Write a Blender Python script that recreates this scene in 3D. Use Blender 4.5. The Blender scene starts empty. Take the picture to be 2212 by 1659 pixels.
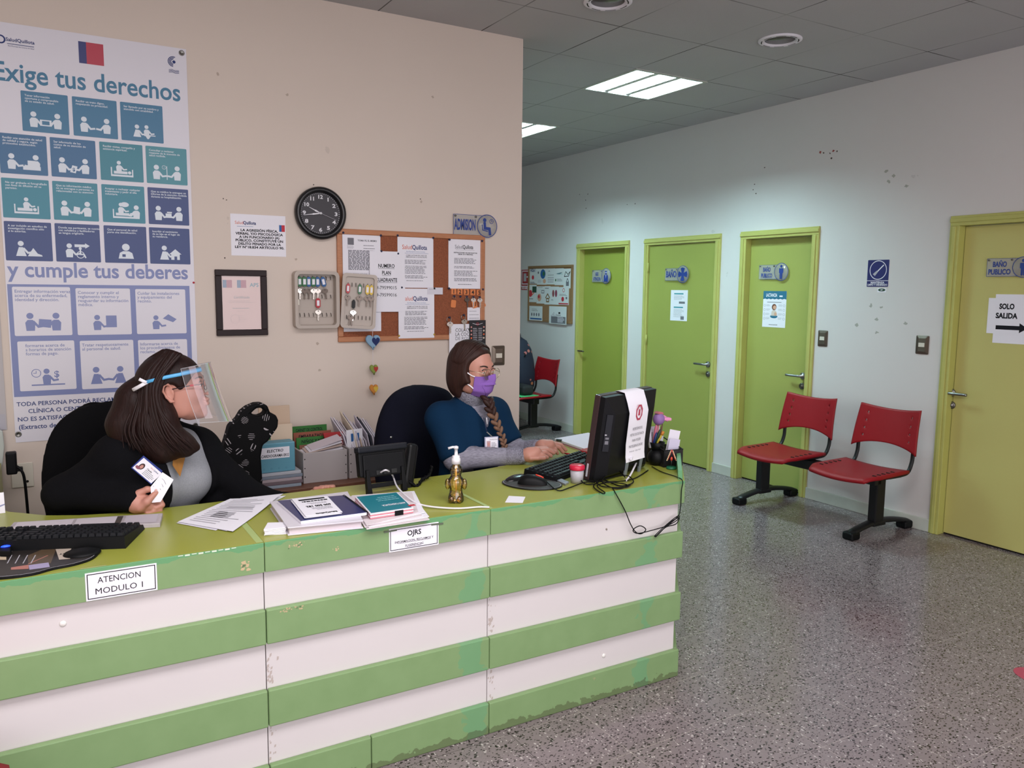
import bpy, bmesh, math, random
import numpy as np
from mathutils import Vector, Matrix
scene = bpy.context.scene
COL = scene.collection
R = math.radians
random.seed(7)

# ------------------------------------------------------------------ camera
CAM_H, YAW, PITCH, ROLL, FPX = 1.5678, 0.5313, 0.1178, 0.0100, 1734.7
_f = Vector((math.sin(YAW)*math.cos(PITCH), math.cos(YAW)*math.cos(PITCH), -math.sin(PITCH)))
_r = Vector((math.cos(YAW), -math.sin(YAW), 0)); _u = _r.cross(_f)
_r2 = _r*math.cos(ROLL) + _u*math.sin(ROLL); _u2 = -_r*math.sin(ROLL) + _u*math.cos(ROLL)
camd = bpy.data.cameras.new('camera'); camo = bpy.data.objects.new('camera', camd); COL.objects.link(camo)
camo.matrix_world = Matrix(((_r2.x, _u2.x, -_f.x, 0), (_r2.y, _u2.y, -_f.y, 0), (_r2.z, _u2.z, -_f.z, CAM_H), (0, 0, 0, 1)))
camd.sensor_width = 36.0; camd.lens = 36.0*FPX/2212.0; camd.clip_start = 0.05; camd.clip_end = 60
scene.camera = camo

# ------------------------------------------------------------------ world, daylight, exposure
w = bpy.data.worlds.new('world'); scene.world = w; w.use_nodes = True
w.node_tree.nodes['Background'].inputs[0].default_value = (0.80, 0.86, 1.0, 1)
w.node_tree.nodes['Background'].inputs[1].default_value = 0.9
def area(name, loc, rot, sx, sy, power, col):
    d = bpy.data.lights.new(name, 'AREA'); d.shape = 'RECTANGLE'; d.size = sx; d.size_y = sy; d.energy = power; d.color = col
    o = bpy.data.objects.new(name, d); COL.objects.link(o); o.location = loc; o.rotation_euler = rot; return o
# daylight coming in through the glazed entrance behind the camera
area('daylight_entrance', (0.2, -4.3, 1.55), (R(90), 0, 0), 6.4, 2.5, 182, (1.0, 0.955, 0.965))
# lit ceiling panels over the waiting area, above and behind the camera
area('ceiling_panels_waiting', (0.5, 0.7, 2.98), (0, 0, 0), 3.4, 1.2, 108, (1.0, 0.955, 0.97))
area('ceiling_panels_entrance', (0.6, -1.9, 2.98), (0, 0, 0), 3.6, 1.2, 50, (1.0, 0.955, 0.97))
scene.view_settings.view_transform = 'Standard'; scene.view_settings.look = 'None'
scene.view_settings.exposure = 0.0; scene.view_settings.gamma = 1.0
scene.view_settings.use_curve_mapping = False
cy = scene.cycles
cy.max_bounces = 8; cy.diffuse_bounces = 5; cy.glossy_bounces = 4; cy.transmission_bounces = 6; cy.transparent_max_bounces = 12
cy.sample_clamp_indirect = 4.0; cy.caustics_reflective = False; cy.caustics_refractive = False
cy.use_denoising = True

# ------------------------------------------------------------------ helpers: rays to measured planes
CAMP = Vector((0, 0, CAM_H))
def ray(px, py):
    return _r2*((px-1106)/FPX) + _u2*(-(py-829.5)/FPX) + _f
def on(px, py, axis, val):
    d = ray(px, py); return CAMP + d*((val-CAMP[axis])/d[axis])
YC, XR, YD, TOP, HC = 4.1417, 4.999, 2.3458, 0.8177, 2.9992
def B(px, py, y=YC):                      # point (x, z) on the cream wall
    p = on(px, py, 1, y); return p.x, p.z
def Wr(px, py, x=XR):                     # point (y, z) on the door wall
    p = on(px, py, 0, x); return p.y, p.z
def T(px, py, z=TOP):                     # point (x, y) on the counter top
    p = on(px, py, 2, z); return p.x, p.y

# ------------------------------------------------------------------ materials
def s2l(c):
    return tuple((x/12.92 if x <= 0.04045 else ((x+0.055)/1.055)**2.4) for x in c)
def hexc(h):
    return s2l(tuple(int(h[i:i+2], 16)/255 for i in (0, 2, 4)))
_M = {}
def mat(name, col=None, rough=0.5, metal=0.0, spec=0.5, noise=0.0, nscale=8.0, bump=0.0, bscale=60.0, alpha=1.0, trans=0.0, emit=None, estr=0.0, coat=0.0, sss=0.0, stretch=None, col2=None):
    if name in _M: return _M[name]
    m = bpy.data.materials.new(name); m.use_nodes = True; nt = m.node_tree; b = nt.nodes['Principled BSDF']
    c = hexc(col) if isinstance(col, str) else col
    b.inputs['Base Color'].default_value = (*c, 1); b.inputs['Roughness'].default_value = rough; b.inputs['Metallic'].default_value = metal
    b.inputs['Specular IOR Level'].default_value = spec; b.inputs['Alpha'].default_value = alpha
    b.inputs['Transmission Weight'].default_value = trans; b.inputs['Coat Weight'].default_value = coat
    if sss: b.inputs['Subsurface Weight'].default_value = sss; b.inputs['Subsurface Radius'].default_value = (0.012, 0.005, 0.003); b.inputs['Subsurface Scale'].default_value = 0.6
    if emit: b.inputs['Emission Color'].default_value = (*(hexc(emit) if isinstance(emit, str) else emit), 1); b.inputs['Emission Strength'].default_value = estr
    if noise or bump:
        tc = nt.nodes.new('ShaderNodeTexCoord'); src = tc.outputs['Object']
        if stretch:
            mp = nt.nodes.new('ShaderNodeMapping'); mp.inputs['Scale'].default_value = stretch; nt.links.new(src, mp.inputs[0]); src = mp.outputs[0]
    if noise:
        n = nt.nodes.new('ShaderNodeTexNoise'); n.inputs['Scale'].default_value = nscale; n.inputs['Detail'].default_value = 5; nt.links.new(src, n.inputs['Vector'])
        rp = nt.nodes.new('ShaderNodeValToRGB'); rp.color_ramp.elements[0].position = 0.3; rp.color_ramp.elements[1].position = 0.7
        c2 = (hexc(col2) if isinstance(col2, str) else col2) if col2 else tuple(min(1, x*(1+noise)) for x in c)
        c1 = c if col2 else tuple(x*(1-noise) for x in c)
        rp.color_ramp.elements[0].color = (*c1, 1); rp.color_ramp.elements[1].color = (*c2, 1)
        nt.links.new(n.outputs['Fac'], rp.inputs[0]); nt.links.new(rp.outputs[0], b.inputs['Base Color'])
    if bump:
        n2 = nt.nodes.new('ShaderNodeTexNoise'); n2.inputs['Scale'].default_value = bscale; n2.inputs['Detail'].default_value = 4; nt.links.new(src, n2.inputs['Vector'])
        bp = nt.nodes.new('ShaderNodeBump'); bp.inputs['Strength'].default_value = bump; bp.inputs['Distance'].default_value = 0.01
        nt.links.new(n2.outputs['Fac'], bp.inputs['Height']); nt.links.new(bp.outputs[0], b.inputs['Normal'])
    _M[name] = m; return m
def glass(name, col, mixf, rough=0.02, ior=1.45):
    """thin clear sheet: mostly see-through, with a gloss"""
    if name in _M: return _M[name]
    m = bpy.data.materials.new(name); m.use_nodes = True; nt = m.node_tree; nt.nodes.clear()
    out = nt.nodes.new('ShaderNodeOutputMaterial'); tr = nt.nodes.new('ShaderNodeBsdfTransparent'); gl = nt.nodes.new('ShaderNodeBsdfGlossy')
    tr.inputs[0].default_value = (*col, 1); gl.inputs['Roughness'].default_value = rough; gl.inputs[0].default_value = (1, 1, 1, 1)
    mx = nt.nodes.new('ShaderNodeMixShader'); fr = nt.nodes.new('ShaderNodeFresnel'); fr.inputs[0].default_value = ior
    ad = nt.nodes.new('ShaderNodeMath'); ad.operation = 'MULTIPLY_ADD'; ad.inputs[1].default_value = 1.0; ad.inputs[2].default_value = mixf; ad.use_clamp = True
    nt.links.new(fr.outputs[0], ad.inputs[0]); nt.links.new(ad.outputs[0], mx.inputs[0]); nt.links.new(tr.outputs[0], mx.inputs[1]); nt.links.new(gl.outputs[0], mx.inputs[2]); nt.links.new(mx.outputs[0], out.inputs[0])
    _M[name] = m; return m
def hazy(name, col, mixf, rough, ior, haze):
    m = glass(name, col, mixf, rough, ior); nt = m.node_tree; out = [n for n in nt.nodes if n.type == 'OUTPUT_MATERIAL'][0]
    src = out.inputs[0].links[0].from_socket; d = nt.nodes.new('ShaderNodeBsdfDiffuse'); d.inputs[0].default_value = (.85, .80, .83, 1)
    mx = nt.nodes.new('ShaderNodeMixShader'); mx.inputs[0].default_value = haze; nt.links.new(src, mx.inputs[1]); nt.links.new(d.outputs[0], mx.inputs[2]); nt.links.new(mx.outputs[0], out.inputs[0]); return m
def nodes(m): return m.node_tree, m.node_tree.nodes['Principled BSDF']
def mth(nt, op, a, b=None, c=None):
    n = nt.nodes.new('ShaderNodeMath'); n.operation = op
    for i, x in enumerate((a, b, c)):
        if x is None: continue
        if isinstance(x, (int, float)): n.inputs[i].default_value = x
        else: nt.links.new(x, n.inputs[i])
    return n.outputs[0]
def mixc(nt, fac, a, b):
    n = nt.nodes.new('ShaderNodeMix'); n.data_type = 'RGBA'
    for i, x in ((0, fac), (6, a), (7, b)):
        if isinstance(x, (int, float)): n.inputs[i].default_value = x
        elif isinstance(x, tuple): n.inputs[i].default_value = (*x, 1)
        else: nt.links.new(x, n.inputs[i])
    return n.outputs[2]

# ------------------------------------------------------------------ mesh builder
class MB:
    def __init__(s, M=None): s.v = []; s.f = []; s.mi = []; s.sm = []; s.mats = []; s.M = M or Matrix(); s.n = 0.0
    def _m(s, m):
        if m not in s.mats: s.mats.append(m)
        return s.mats.index(m)
    def add(s, vs, fs, m, smooth=False):
        b = len(s.v); i = s._m(m); M = s.M
        s.v += [M @ Vector(v) for v in vs]; s.f += [tuple(x+b for x in f) for f in fs]; s.mi += [i]*len(fs); s.sm += [smooth]*len(fs)
        return s
    def addbm(s, bm, m, smooth=False):
        bm.verts.index_update(); s.add([v.co.copy() for v in bm.verts], [[v.index for v in f.verts] for f in bm.faces], m, smooth); bm.free(); return s
    def box(s, a, b, m, bev=0.0, seg=2):
        bm = bmesh.new(); bmesh.ops.create_cube(bm, size=1)
        for v in bm.verts: v.co = Vector([(a[i]+b[i])/2 + v.co[i]*(b[i]-a[i]) for i in range(3)])
        if bev: bmesh.ops.bevel(bm, geom=bm.edges[:], offset=bev, segments=seg, profile=0.5, affect='EDGES')
        return s.addbm(bm, m)
    def prism(s, pts, z0, z1, m, bev=0.0, smooth=False):
        """outline in u,v raised from n=z0 to n=z1"""
        bm = bmesh.new(); vs = [bm.verts.new((p[0], p[1], z0)) for p in pts]; f = bm.faces.new(vs)
        r = bmesh.ops.extrude_face_region(bm, geom=[f]); 
        for e in r['geom']:
            if isinstance(e, bmesh.types.BMVert): e.co.z = z1
        bmesh.ops.recalc_face_normals(bm, faces=bm.faces[:])
        if bev:
            ed = [e for e in bm.edges if abs(e.verts[0].co.z-z1) < 1e-7 and abs(e.verts[1].co.z-z1) < 1e-7]
            bmesh.ops.bevel(bm, geom=ed, offset=bev, segments=2, profile=0.5, affect='EDGES')
        return s.addbm(bm, m, smooth)
    def tube(s, pts, r, m, n=8, closed=False, flat=None):
        pts = [Vector(p) for p in pts]; k = len(pts); rr = r if isinstance(r, (list, tuple)) else [r]*k
        vs = []; fs = []; up = None
        for i, p in enumerate(pts):
            a = pts[(i-1) % k] if (closed or i > 0) else p; b = pts[(i+1) % k] if (closed or i < k-1) else p
            t = (b-a).normalized() if (b-a).length > 1e-9 else Vector((0, 0, 1))
            if up is None: up = t.orthogonal().normalized() if not flat else Vector(flat)
            up = (up - t*up.dot(t)); up = up.normalized() if up.length > 1e-6 else t.orthogonal().normalized()
            sd = t.cross(up)
            q = rr[i]; ra, rb = (q if isinstance(q, tuple) else (q, q))
            for j in range(n):
                an = 2*math.pi*j/n; vs.append(p + up*(math.cos(an)*ra) + sd*(math.sin(an)*rb))
        for i in range(k if closed else k-1):
            for j in range(n):
                fs.append((i*n+j, i*n+(j+1) % n, ((i+1) % k)*n+(j+1) % n, ((i+1) % k)*n+j))
        if not closed: fs.append(tuple(range(n))[::-1]); fs.append(tuple((k-1)*n+j for j in range(n)))
        return s.add(vs, fs, m, True)
    def lathe(s, prof, m, n=24, c=(0, 0, 0), sy=1.0):
        vs = []; fs = []; k = len(prof)
        for r, z in prof:
            for j in range(n):
                a = 2*math.pi*j/n; vs.append((c[0]+r*math.cos(a), c[1]+r*sy*math.sin(a), c[2]+z))
        for i in range(k-1):
            for j in range(n): fs.append((i*n+j, i*n+(j+1) % n, (i+1)*n+(j+1) % n, (i+1)*n+j))
        if prof[0][0] > 1e-6 and abs(prof[0][1]-prof[1][1]) > 1e-7: fs.append(tuple(range(n))[::-1])
        if prof[-1][0] > 1e-6 and abs(prof[-1][1]-prof[-2][1]) > 1e-7: fs.append(tuple((k-1)*n+j for j in range(n)))
        return s.add(vs, fs, m, True)
    def ell(s, c, r, m, n=16, k=10):
        prof = []
        vs = [(c[0], c[1], c[2]-r[2])]; fs = []
        for i in range(1, k):
            th = math.pi*i/k
            for j in range(n):
                a = 2*math.pi*j/n; vs.append((c[0]+r[0]*math.sin(th)*math.cos(a), c[1]+r[1]*math.sin(th)*math.sin(a), c[2]-r[2]*math.cos(th)))
        vs.append((c[0], c[1], c[2]+r[2]))
        for j in range(n): fs.append((0, 1+(j+1) % n, 1+j)); fs.append((len(vs)-1, 1+(k-2)*n+j, 1+(k-2)*n+(j+1) % n))
        for i in range(k-2):
            for j in range(n): fs.append((1+i*n+j, 1+i*n+(j+1) % n, 1+(i+1)*n+(j+1) % n, 1+(i+1)*n+j))
        return s.add(vs, fs, m, True)
    # ---- flat print layers, in the u,v plane at height n
    def lay(s, dn=0.0005): s.n += dn; return s
    def rect(s, u0, v0, u1, v1, m):
        s.n += 4e-6
        return s.add([(u0, v0, s.n), (u1, v0, s.n), (u1, v1, s.n), (u0, v1, s.n)], [(0, 1, 2, 3)], m)
    def poly(s, pts, m):
        s.n += 4e-6; return s.add([(p[0], p[1], s.n) for p in pts], [tuple(range(len(pts)))], m)
    def disc(s, u, v, r, m, n=24, ry=None): return s.poly([(u+r*math.cos(2*math.pi*i/n), v+(ry or r)*math.sin(2*math.pi*i/n)) for i in range(n)], m)
    def ring(s, u, v, r, w, m, n=32, ry=None):
        s.n += 4e-6; ry = ry or r; q = (ry-w)/(r-w) if r > w else 1
        vs = []; 
        for i in range(n):
            a = 2*math.pi*i/n; vs.append((u+r*math.cos(a), v+ry*math.sin(a), s.n)); vs.append((u+(r-w)*math.cos(a), v+(ry-w)*math.sin(a), s.n))
        return s.add(vs, [(2*i, 2*((i+1) % n), 2*((i+1) % n)+1, 2*i+1) for i in range(n)], m)
    def line(s, pts, w, m):
        for a, b in zip(pts, pts[1:]):
            a = Vector((a[0], a[1], 0)); b = Vector((b[0], b[1], 0)); d = (b-a)
            if d.length < 1e-9: continue
            d.normalize(); o = Vector((-d.y, d.x, 0))*w/2; e = d*w*0.3
            s.poly([(a-o-e)[:2], (b-o+e)[:2], (b+o+e)[:2], (a+o-e)[:2]], m)
        return s
    def frame(s, u0, v0, u1, v1, t, m):
        s.rect(u0, v0, u1, v0+t, m); s.rect(u0, v1-t, u1, v1, m); s.rect(u0, v0+t, u0+t, v1-t, m); s.rect(u1-t, v0+t, u1, v1-t, m); return s
    def text(s, body, u, v, size, m, align='CENTER', bold=0.0, width=None, shear=0.0, rot=0.0, sx=1.0, ls=1.0):
        """lettering with its baseline at v; width squeezes it to a measured width"""
        s.n += 4e-6; cu = bpy.data.curves.new('t', 'FONT'); cu.body = body; cu.size = size; cu.align_x = align; cu.offset = bold*size; cu.resolution_u = 2 if size < 0.03 else 4; cu.shear = shear; cu.space_line = ls
        o = bpy.data.objects.new('t', cu); COL.objects.link(o)
        bpy.context.view_layer.update()
        me = bpy.data.meshes.new_from_object(o.evaluated_get(bpy.context.evaluated_depsgraph_get()))
        vs = [x.co.copy() for x in me.vertices]; fs = [tuple(p.vertices) for p in me.polygons]
        bpy.data.objects.remove(o); bpy.data.curves.remove(cu); bpy.data.meshes.remove(me)
        if not vs: return s
        if width:
            lo = min(x.x for x in vs); hi = max(x.x for x in vs); sx = width/max(1e-6, hi-lo)
        c, q = math.cos(rot), math.sin(rot)
        return s.add([(u + x.x*sx*c - x.y*q, v + x.x*sx*q + x.y*c, s.n) for x in vs], fs, m)
    def scrib(s, u0, v0, u1, rows, pitch, h, m, jag=0.3, gap=True, seed=0):
        """rows of print too small to read: broken strips"""
        rg = random.Random(seed)
        for i in range(rows):
            e = u1 - (u1-u0)*jag*rg.random(); u = u0
            while u < e-1e-6:
                wd = min(e-u, (u1-u0)*rg.uniform(0.05, 0.16)); v = v0-i*pitch
                s.rect(u, v-h, u+wd, v, m); u += wd + (u1-u0)*0.022
        return s
    def build(s, name, parent=None, world=True, smooth=None):
        me = bpy.data.meshes.new(name); vs = s.v
        if parent is not None and world:
            I = _MW[parent.name].inverted(); vs = [I @ v for v in vs]
        me.from_pydata([tuple(v) for v in vs], [], s.f)
        for m in s.mats: me.materials.append(m)
        for p, i, q in zip(me.polygons, s.mi, s.sm): p.material_index = i; p.use_smooth = q if smooth is None else smooth
        bm = bmesh.new(); bm.from_mesh(me); 
        if any(s.sm) : pass
        bm.to_mesh(me); bm.free(); me.update()
        o = bpy.data.objects.new(name, me); COL.objects.link(o)
        if parent is not None: o.parent = parent; _MW[o.name] = _MW[parent.name].copy()
        else: _MW[o.name] = Matrix()
        return o
_MW = {}
def tag(o, label, cat, group=None, kind=None):
    if label: o['label'] = label
    if cat: o['category'] = cat
    if group: o['group'] = group
    if kind: o['kind'] = kind
    return o
def thing(name, loc, label, cat, group=None, rz=0.0, kind=None):
    o = bpy.data.objects.new(name, None); COL.objects.link(o); o.empty_display_size = 0.05
    o.location = loc; o.rotation_euler = (0, 0, rz); _MW[o.name] = Matrix.Translation(Vector(loc)) @ Matrix.Rotation(rz, 4, 'Z')
    return tag(o, label, cat, group, kind)
def copy_tree(o, parent=None):
    c = o.copy(); COL.objects.link(c); c.parent = parent
    for ch in [x for x in bpy.data.objects if x.parent == o]: copy_tree(ch, c)
    _MW[c.name] = _MW[o.name].copy()
    return c
def plane(o, u, v):
    u = Vector(u).normalized(); v = Vector(v); v = (v-u*v.dot(u)).normalized(); n = u.cross(v); o = Vector(o)
    return Matrix(((u.x, v.x, n.x, o.x), (u.y, v.y, n.y, o.y), (u.z, v.z, n.z, o.z), (0, 0, 0, 1)))
def MBack(x, z, off=0.0, rot=0.0): return plane((x, YC-off, z), (1, 0, 0), (0, 0, 1)) @ Matrix.Rotation(rot, 4, 'Z')
def MDoor(y, z, off=0.0, rot=0.0): return plane((XR-off, y, z), (0, -1, 0), (0, 0, 1)) @ Matrix.Rotation(rot, 4, 'Z')
def MFront(x, z, off=0.0, rot=0.0): return plane((x, YD-off, z), (1, 0, 0), (0, 0, 1)) @ Matrix.Rotation(rot, 4, 'Z')
def MTop(x, y, z=TOP, rot=0.0): return Matrix.Translation((x, y, z)) @ Matrix.Rotation(rot, 4, 'Z')
def rrect(u0, v0, u1, v1, r, n=4):
    p = []
    for cu, cv, a in ((u1-r, v1-r, 0), (u0+r, v1-r, 90), (u0+r, v0+r, 180), (u1-r, v0+r, 270)):
        p += [(cu+r*math.cos(R(a+90*i/n)), cv+r*math.sin(R(a+90*i/n))) for i in range(n+1)]
    return p
def cr(pts, n=6, closed=False):
    """Catmull-Rom through the points"""
    P = [Vector(p) for p in pts]; k = len(P); out = []
    for i in range(k if closed else k-1):
        g = lambda j: P[j % k] if closed else P[max(0, min(k-1, j))]
        a, b, c, d = g(i-1), g(i), g(i+1), g(i+2)
        for t in range(n):
            t /= n; out.append(0.5*((2*b)+(c-a)*t+(2*a-5*b+4*c-d)*t*t+(3*b-a-3*c+d)*t**3))
    if not closed: out.append(P[-1])
    return out
# ------------------------------------------------------------------ room materials
def wall_mat(name, col, var=0.03):
    m = mat(name, col, 0.75, spec=0.3); nt, b = nodes(m)
    tc = nt.nodes.new('ShaderNodeTexCoord'); n = nt.nodes.new('ShaderNodeTexNoise'); n.inputs['Scale'].default_value = 1.3; n.inputs['Detail'].default_value = 6
    nt.links.new(tc.outputs['Object'], n.inputs['Vector']); c = hexc(col)
    o = mixc(nt, mth(nt, 'MULTIPLY', n.outputs['Fac'], 1.0), tuple(x*(1-var*2) for x in c), tuple(min(1, x*(1+var)) for x in c))
    n3 = nt.nodes.new('ShaderNodeTexNoise'); n3.inputs['Scale'].default_value = 5; n3.inputs['Detail'].default_value = 9; nt.links.new(tc.outputs['Object'], n3.inputs['Vector'])
    st = mth(nt, 'MULTIPLY', mth(nt, 'GREATER_THAN', n3.outputs['Fac'], 0.735), 0.25)
    nt.links.new(mixc(nt, st, o, tuple(x*0.55 for x in c)), b.inputs['Base Color'])
    n2 = nt.nodes.new('ShaderNodeTexNoise'); n2.inputs['Scale'].default_value = 120; nt.links.new(tc.outputs['Object'], n2.inputs['Vector'])
    bp = nt.nodes.new('ShaderNodeBump'); bp.inputs['Strength'].default_value = 0.06; nt.links.new(n2.outputs['Fac'], bp.inputs['Height']); nt.links.new(bp.outputs[0], b.inputs['Normal'])
    return m
M_CREAM = wall_mat('cream_paint', 'd9cbc0')
M_WHITE_WALL = wall_mat('white_paint', 'd8d4d2')
def grid_fac(nt, sock, pitch, phase, half):
    a = mth(nt, 'FRACT', mth(nt, 'ADD', mth(nt, 'DIVIDE', mth(nt, 'SUBTRACT', sock, phase), pitch), 0.5))
    return mth(nt, 'LESS_THAN', mth(nt, 'ABSOLUTE', mth(nt, 'SUBTRACT', a, 0.5)), half/pitch)
def make_ceiling_mat():
    m = mat('ceiling_tile', 'd9d4d0', 0.9, spec=0.1); nt, b = nodes(m); tc = nt.nodes.new('ShaderNodeTexCoord'); sp = nt.nodes.new('ShaderNodeSeparateXYZ'); nt.links.new(tc.outputs['Object'], sp.inputs[0])
    g = mth(nt, 'MAXIMUM', grid_fac(nt, sp.outputs[0], 0.61, 2.822, 0.0035), grid_fac(nt, sp.outputs[1], 0.61, 3.671, 0.0035))
    n = nt.nodes.new('ShaderNodeTexNoise'); n.inputs['Scale'].default_value = 1.7; n.inputs['Detail'].default_value = 3; nt.links.new(tc.outputs['Object'], n.inputs['Vector'])
    rp = nt.nodes.new('ShaderNodeValToRGB'); rp.color_ramp.elements[0].position = 0.35; rp.color_ramp.elements[0].color = (0.12, 0.12, 0.12, 1); rp.color_ramp.elements[1].position = 0.62; rp.color_ramp.elements[1].color = (0.95, 0.95, 0.95, 1); nt.links.new(n.outputs['Fac'], rp.inputs[0])
    f = mth(nt, 'MULTIPLY', g, rp.outputs[0])
    base = mixc(nt, n.outputs['Fac'], hexc('b4b3b5'), hexc('bfbec0'))
    nt.links.new(mixc(nt, f, base, hexc('3a3632')), b.inputs['Base Color'])
    n2 = nt.nodes.new('ShaderNodeTexNoise'); n2.inputs['Scale'].default_value = 160; nt.links.new(tc.outputs['Object'], n2.inputs['Vector'])
    bp = nt.nodes.new('ShaderNodeBump'); bp.inputs['Strength'].default_value = 0.15; bp.inputs['Distance'].default_value = 0.01; nt.links.new(n2.outputs['Fac'], bp.inputs['Height']); nt.links.new(bp.outputs[0], b.inputs['Normal'])
    return m
def make_floor_mat():
    m = mat('terrazzo', '8a807c', 0.28, spec=0.4); nt, b = nodes(m); tc = nt.nodes.new('ShaderNodeTexCoord'); sp = nt.nodes.new('ShaderNodeSeparateXYZ'); nt.links.new(tc.outputs['Object'], sp.inputs[0])
    def vor(scale, sx, sy, rot):
        mp = nt.nodes.new('ShaderNodeMapping'); mp.inputs['Scale'].default_value = (sx, sy, 1); mp.inputs['Rotation'].default_value = (0, 0, rot); nt.links.new(tc.outputs['Object'], mp.inputs[0])
        v = nt.nodes.new('ShaderNodeTexVoronoi'); v.inputs['Scale'].default_value = scale; nt.links.new(mp.outputs[0], v.inputs['Vector']); 
        q = nt.nodes.new('ShaderNodeSeparateXYZ'); nt.links.new(v.outputs['Color'], q.inputs[0]); return v, q
    n = nt.nodes.new('ShaderNodeTexNoise'); n.inputs['Scale'].default_value = 1.1; n.inputs['Detail'].default_value = 5; nt.links.new(tc.outputs['Object'], n.inputs['Vector'])
    col = mixc(nt, n.outputs['Fac'], hexc('807477'), hexc('9e9195'))
    n2 = nt.nodes.new('ShaderNodeTexNoise'); n2.inputs['Scale'].default_value = 90; n2.inputs['Detail'].default_value = 2; nt.links.new(tc.outputs['Object'], n2.inputs['Vector'])
    col = mixc(nt, mth(nt, 'MULTIPLY', n2.outputs['Fac'], 0.5), col, hexc('5f5753'))
    for sc, sx, sy, rot, thr, rad, c in ((64, 1, 1.9, 0.4, 0.62, 0.40, '1f1a1a'), (62, 1.6, 1, 1.1, 0.86, 0.36, 'c0b8b6'), (100, 1, 1.5, 2.0, 0.55, 0.42, '352e2e'), (115, 1.2, 1, 0.2, 0.90, 0.38, 'cfc7c4'), (48, 1.8, 1, 2.6, 0.90, 0.34, '171313')):
        v, q = vor(sc, sx, sy, rot)
        f = mth(nt, 'MULTIPLY', mth(nt, 'GREATER_THAN', q.outputs[0], thr), mth(nt, 'LESS_THAN', v.outputs['Distance'], mth(nt, 'MULTIPLY_ADD', q.outputs[1], rad*0.7, rad*0.45)))
        col = mixc(nt, mth(nt, 'MULTIPLY', f, 0.95), col, hexc(c))
    g = mth(nt, 'MAXIMUM', grid_fac(nt, sp.outputs[0], 0.302, 2.270, 0.0016), grid_fac(nt, sp.outputs[1], 0.302, 2.008, 0.0016))
    col = mixc(nt, mth(nt, 'MULTIPLY', g, 0.55), col, mixc(nt, mth(nt, 'GREATER_THAN', n.outputs['Fac'], 0.52), hexc('b0a6a0'), hexc('2c2826')))
    nt.links.new(col, b.inputs['Base Color'])
    nt.links.new(mth(nt, 'MULTIPLY_ADD', n.outputs['Fac'], 0.20, 0.09), b.inputs['Roughness'])
    return m
M_CEIL = make_ceiling_mat(); M_FLOOR = make_floor_mat()
M_BASE = mat('baseboard_paint', 'c3c4ba', 0.55, noise=0.10, nscale=6)
M_DARK = mat('shadow_gap_dark', '17140f', 0.9)
M_DOORS = {1: mat('door_lime_hall', '949c42', 0.45, noise=0.03, nscale=2), 2: mat('door_lime_mid', '9ba150', 0.45, noise=0.03, nscale=2), 3: mat('door_lime_bath', 'a3a857', 0.45, noise=0.03, nscale=2), 4: mat('door_yellow_lime', 'c2bc74', 0.45, noise=0.04, nscale=2)}
M_FRAME = mat('door_frame_lime', 'b9b868', 0.5, noise=0.05, nscale=5)
M_CHROME = mat('brushed_steel', '9a9a98', 0.28, 1.0)
M_STEELD = mat('dull_steel', '7b7975', 0.4, 1.0)
M_BRONZE = mat('bronze_plate', '6e6258', 0.35, 0.75)
M_SWITCH = mat('switch_ivory', 'd8d2c4', 0.4)
M_BLACK = mat('ink_black', '141416', 0.6)
M_PAPER = mat('paper_white', 'eceaf2', 0.85, spec=0.2)
M_INK = mat('print_black', '1c1c22', 0.8, spec=0.2)
M_GREY = mat('print_grey', '77767e', 0.8, spec=0.2)
M_LGREY = mat('print_light_grey', 'b4b2ba', 0.8, spec=0.2)
M_NAVY = mat('print_navy', '25356f', 0.7)
M_RED = mat('print_red', 'c2313f', 0.7)
M_BLUE = mat('print_blue', '2c62a0', 0.7)
M_TEAL = mat('print_teal', '2f8f9c', 0.7)
M_ORANGE = mat('print_orange', 'd5643c', 0.7)

# ------------------------------------------------------------------ shell
X0, Y0, Y1, HX = -3.0, -4.0, 10.0, 2.486
def structure(name, mb, parent=None):
    o = mb.build(name, parent); 
    if parent is None: o['kind'] = 'structure'
    return o
mb = MB(); mb.add([(X0, Y0, 0), (XR+0.3, Y0, 0), (XR+0.3, Y1, 0), (X0, Y1, 0)], [(0, 1, 2, 3)], M_FLOOR); structure('floor', mb)
LT = [(3.432, 4.281), (3.432, 6.111)]; TS = 0.610
mb = MB(); xs = [X0, 3.432, 4.042, XR+0.1]; ys = [Y0, 4.281, 4.891, 6.111, 6.721, Y1]
for i in range(3):
    for j in range(5):
        if i == 1 and j in (1, 3): continue
        mb.add([(xs[i], ys[j], HC), (xs[i], ys[j+1], HC), (xs[i+1], ys[j+1], HC), (xs[i+1], ys[j], HC)], [(0, 1, 2, 3)], M_CEIL)
structure('ceiling', mb)
mb = MB(); mb.box((HX-0.15, YC+0.15, 0), (HX, Y1, HC), M_WHITE_WALL); structure('wall_hall', mb)
mb = MB(); mb.box((HX-0.15, Y1, 0), (XR+0.1, Y1+0.1, HC), M_WHITE_WALL); structure('wall_end', mb)
mb = MB(); mb.box((X0-0.1, Y0, 0), (X0, YC+0.15, HC), M_CREAM); structure('wall_left', mb)
mb = MB()
for a, b in (((X0, Y0-0.1, 0), (-2.9, Y0, HC)), ((3.4, Y0-0.1, 0), (XR+0.1, Y0, HC)), ((-2.9, Y0-0.1, 2.7), (3.4, Y0, HC))): mb.box(a, b, M_CREAM)
structure('wall_front', mb)
DOORS = {1: (6.262, 7.150), 2: (5.036, 6.032), 3: (4.040, 4.812), 4: (2.10, 3.045)}; DH = 2.05
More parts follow.
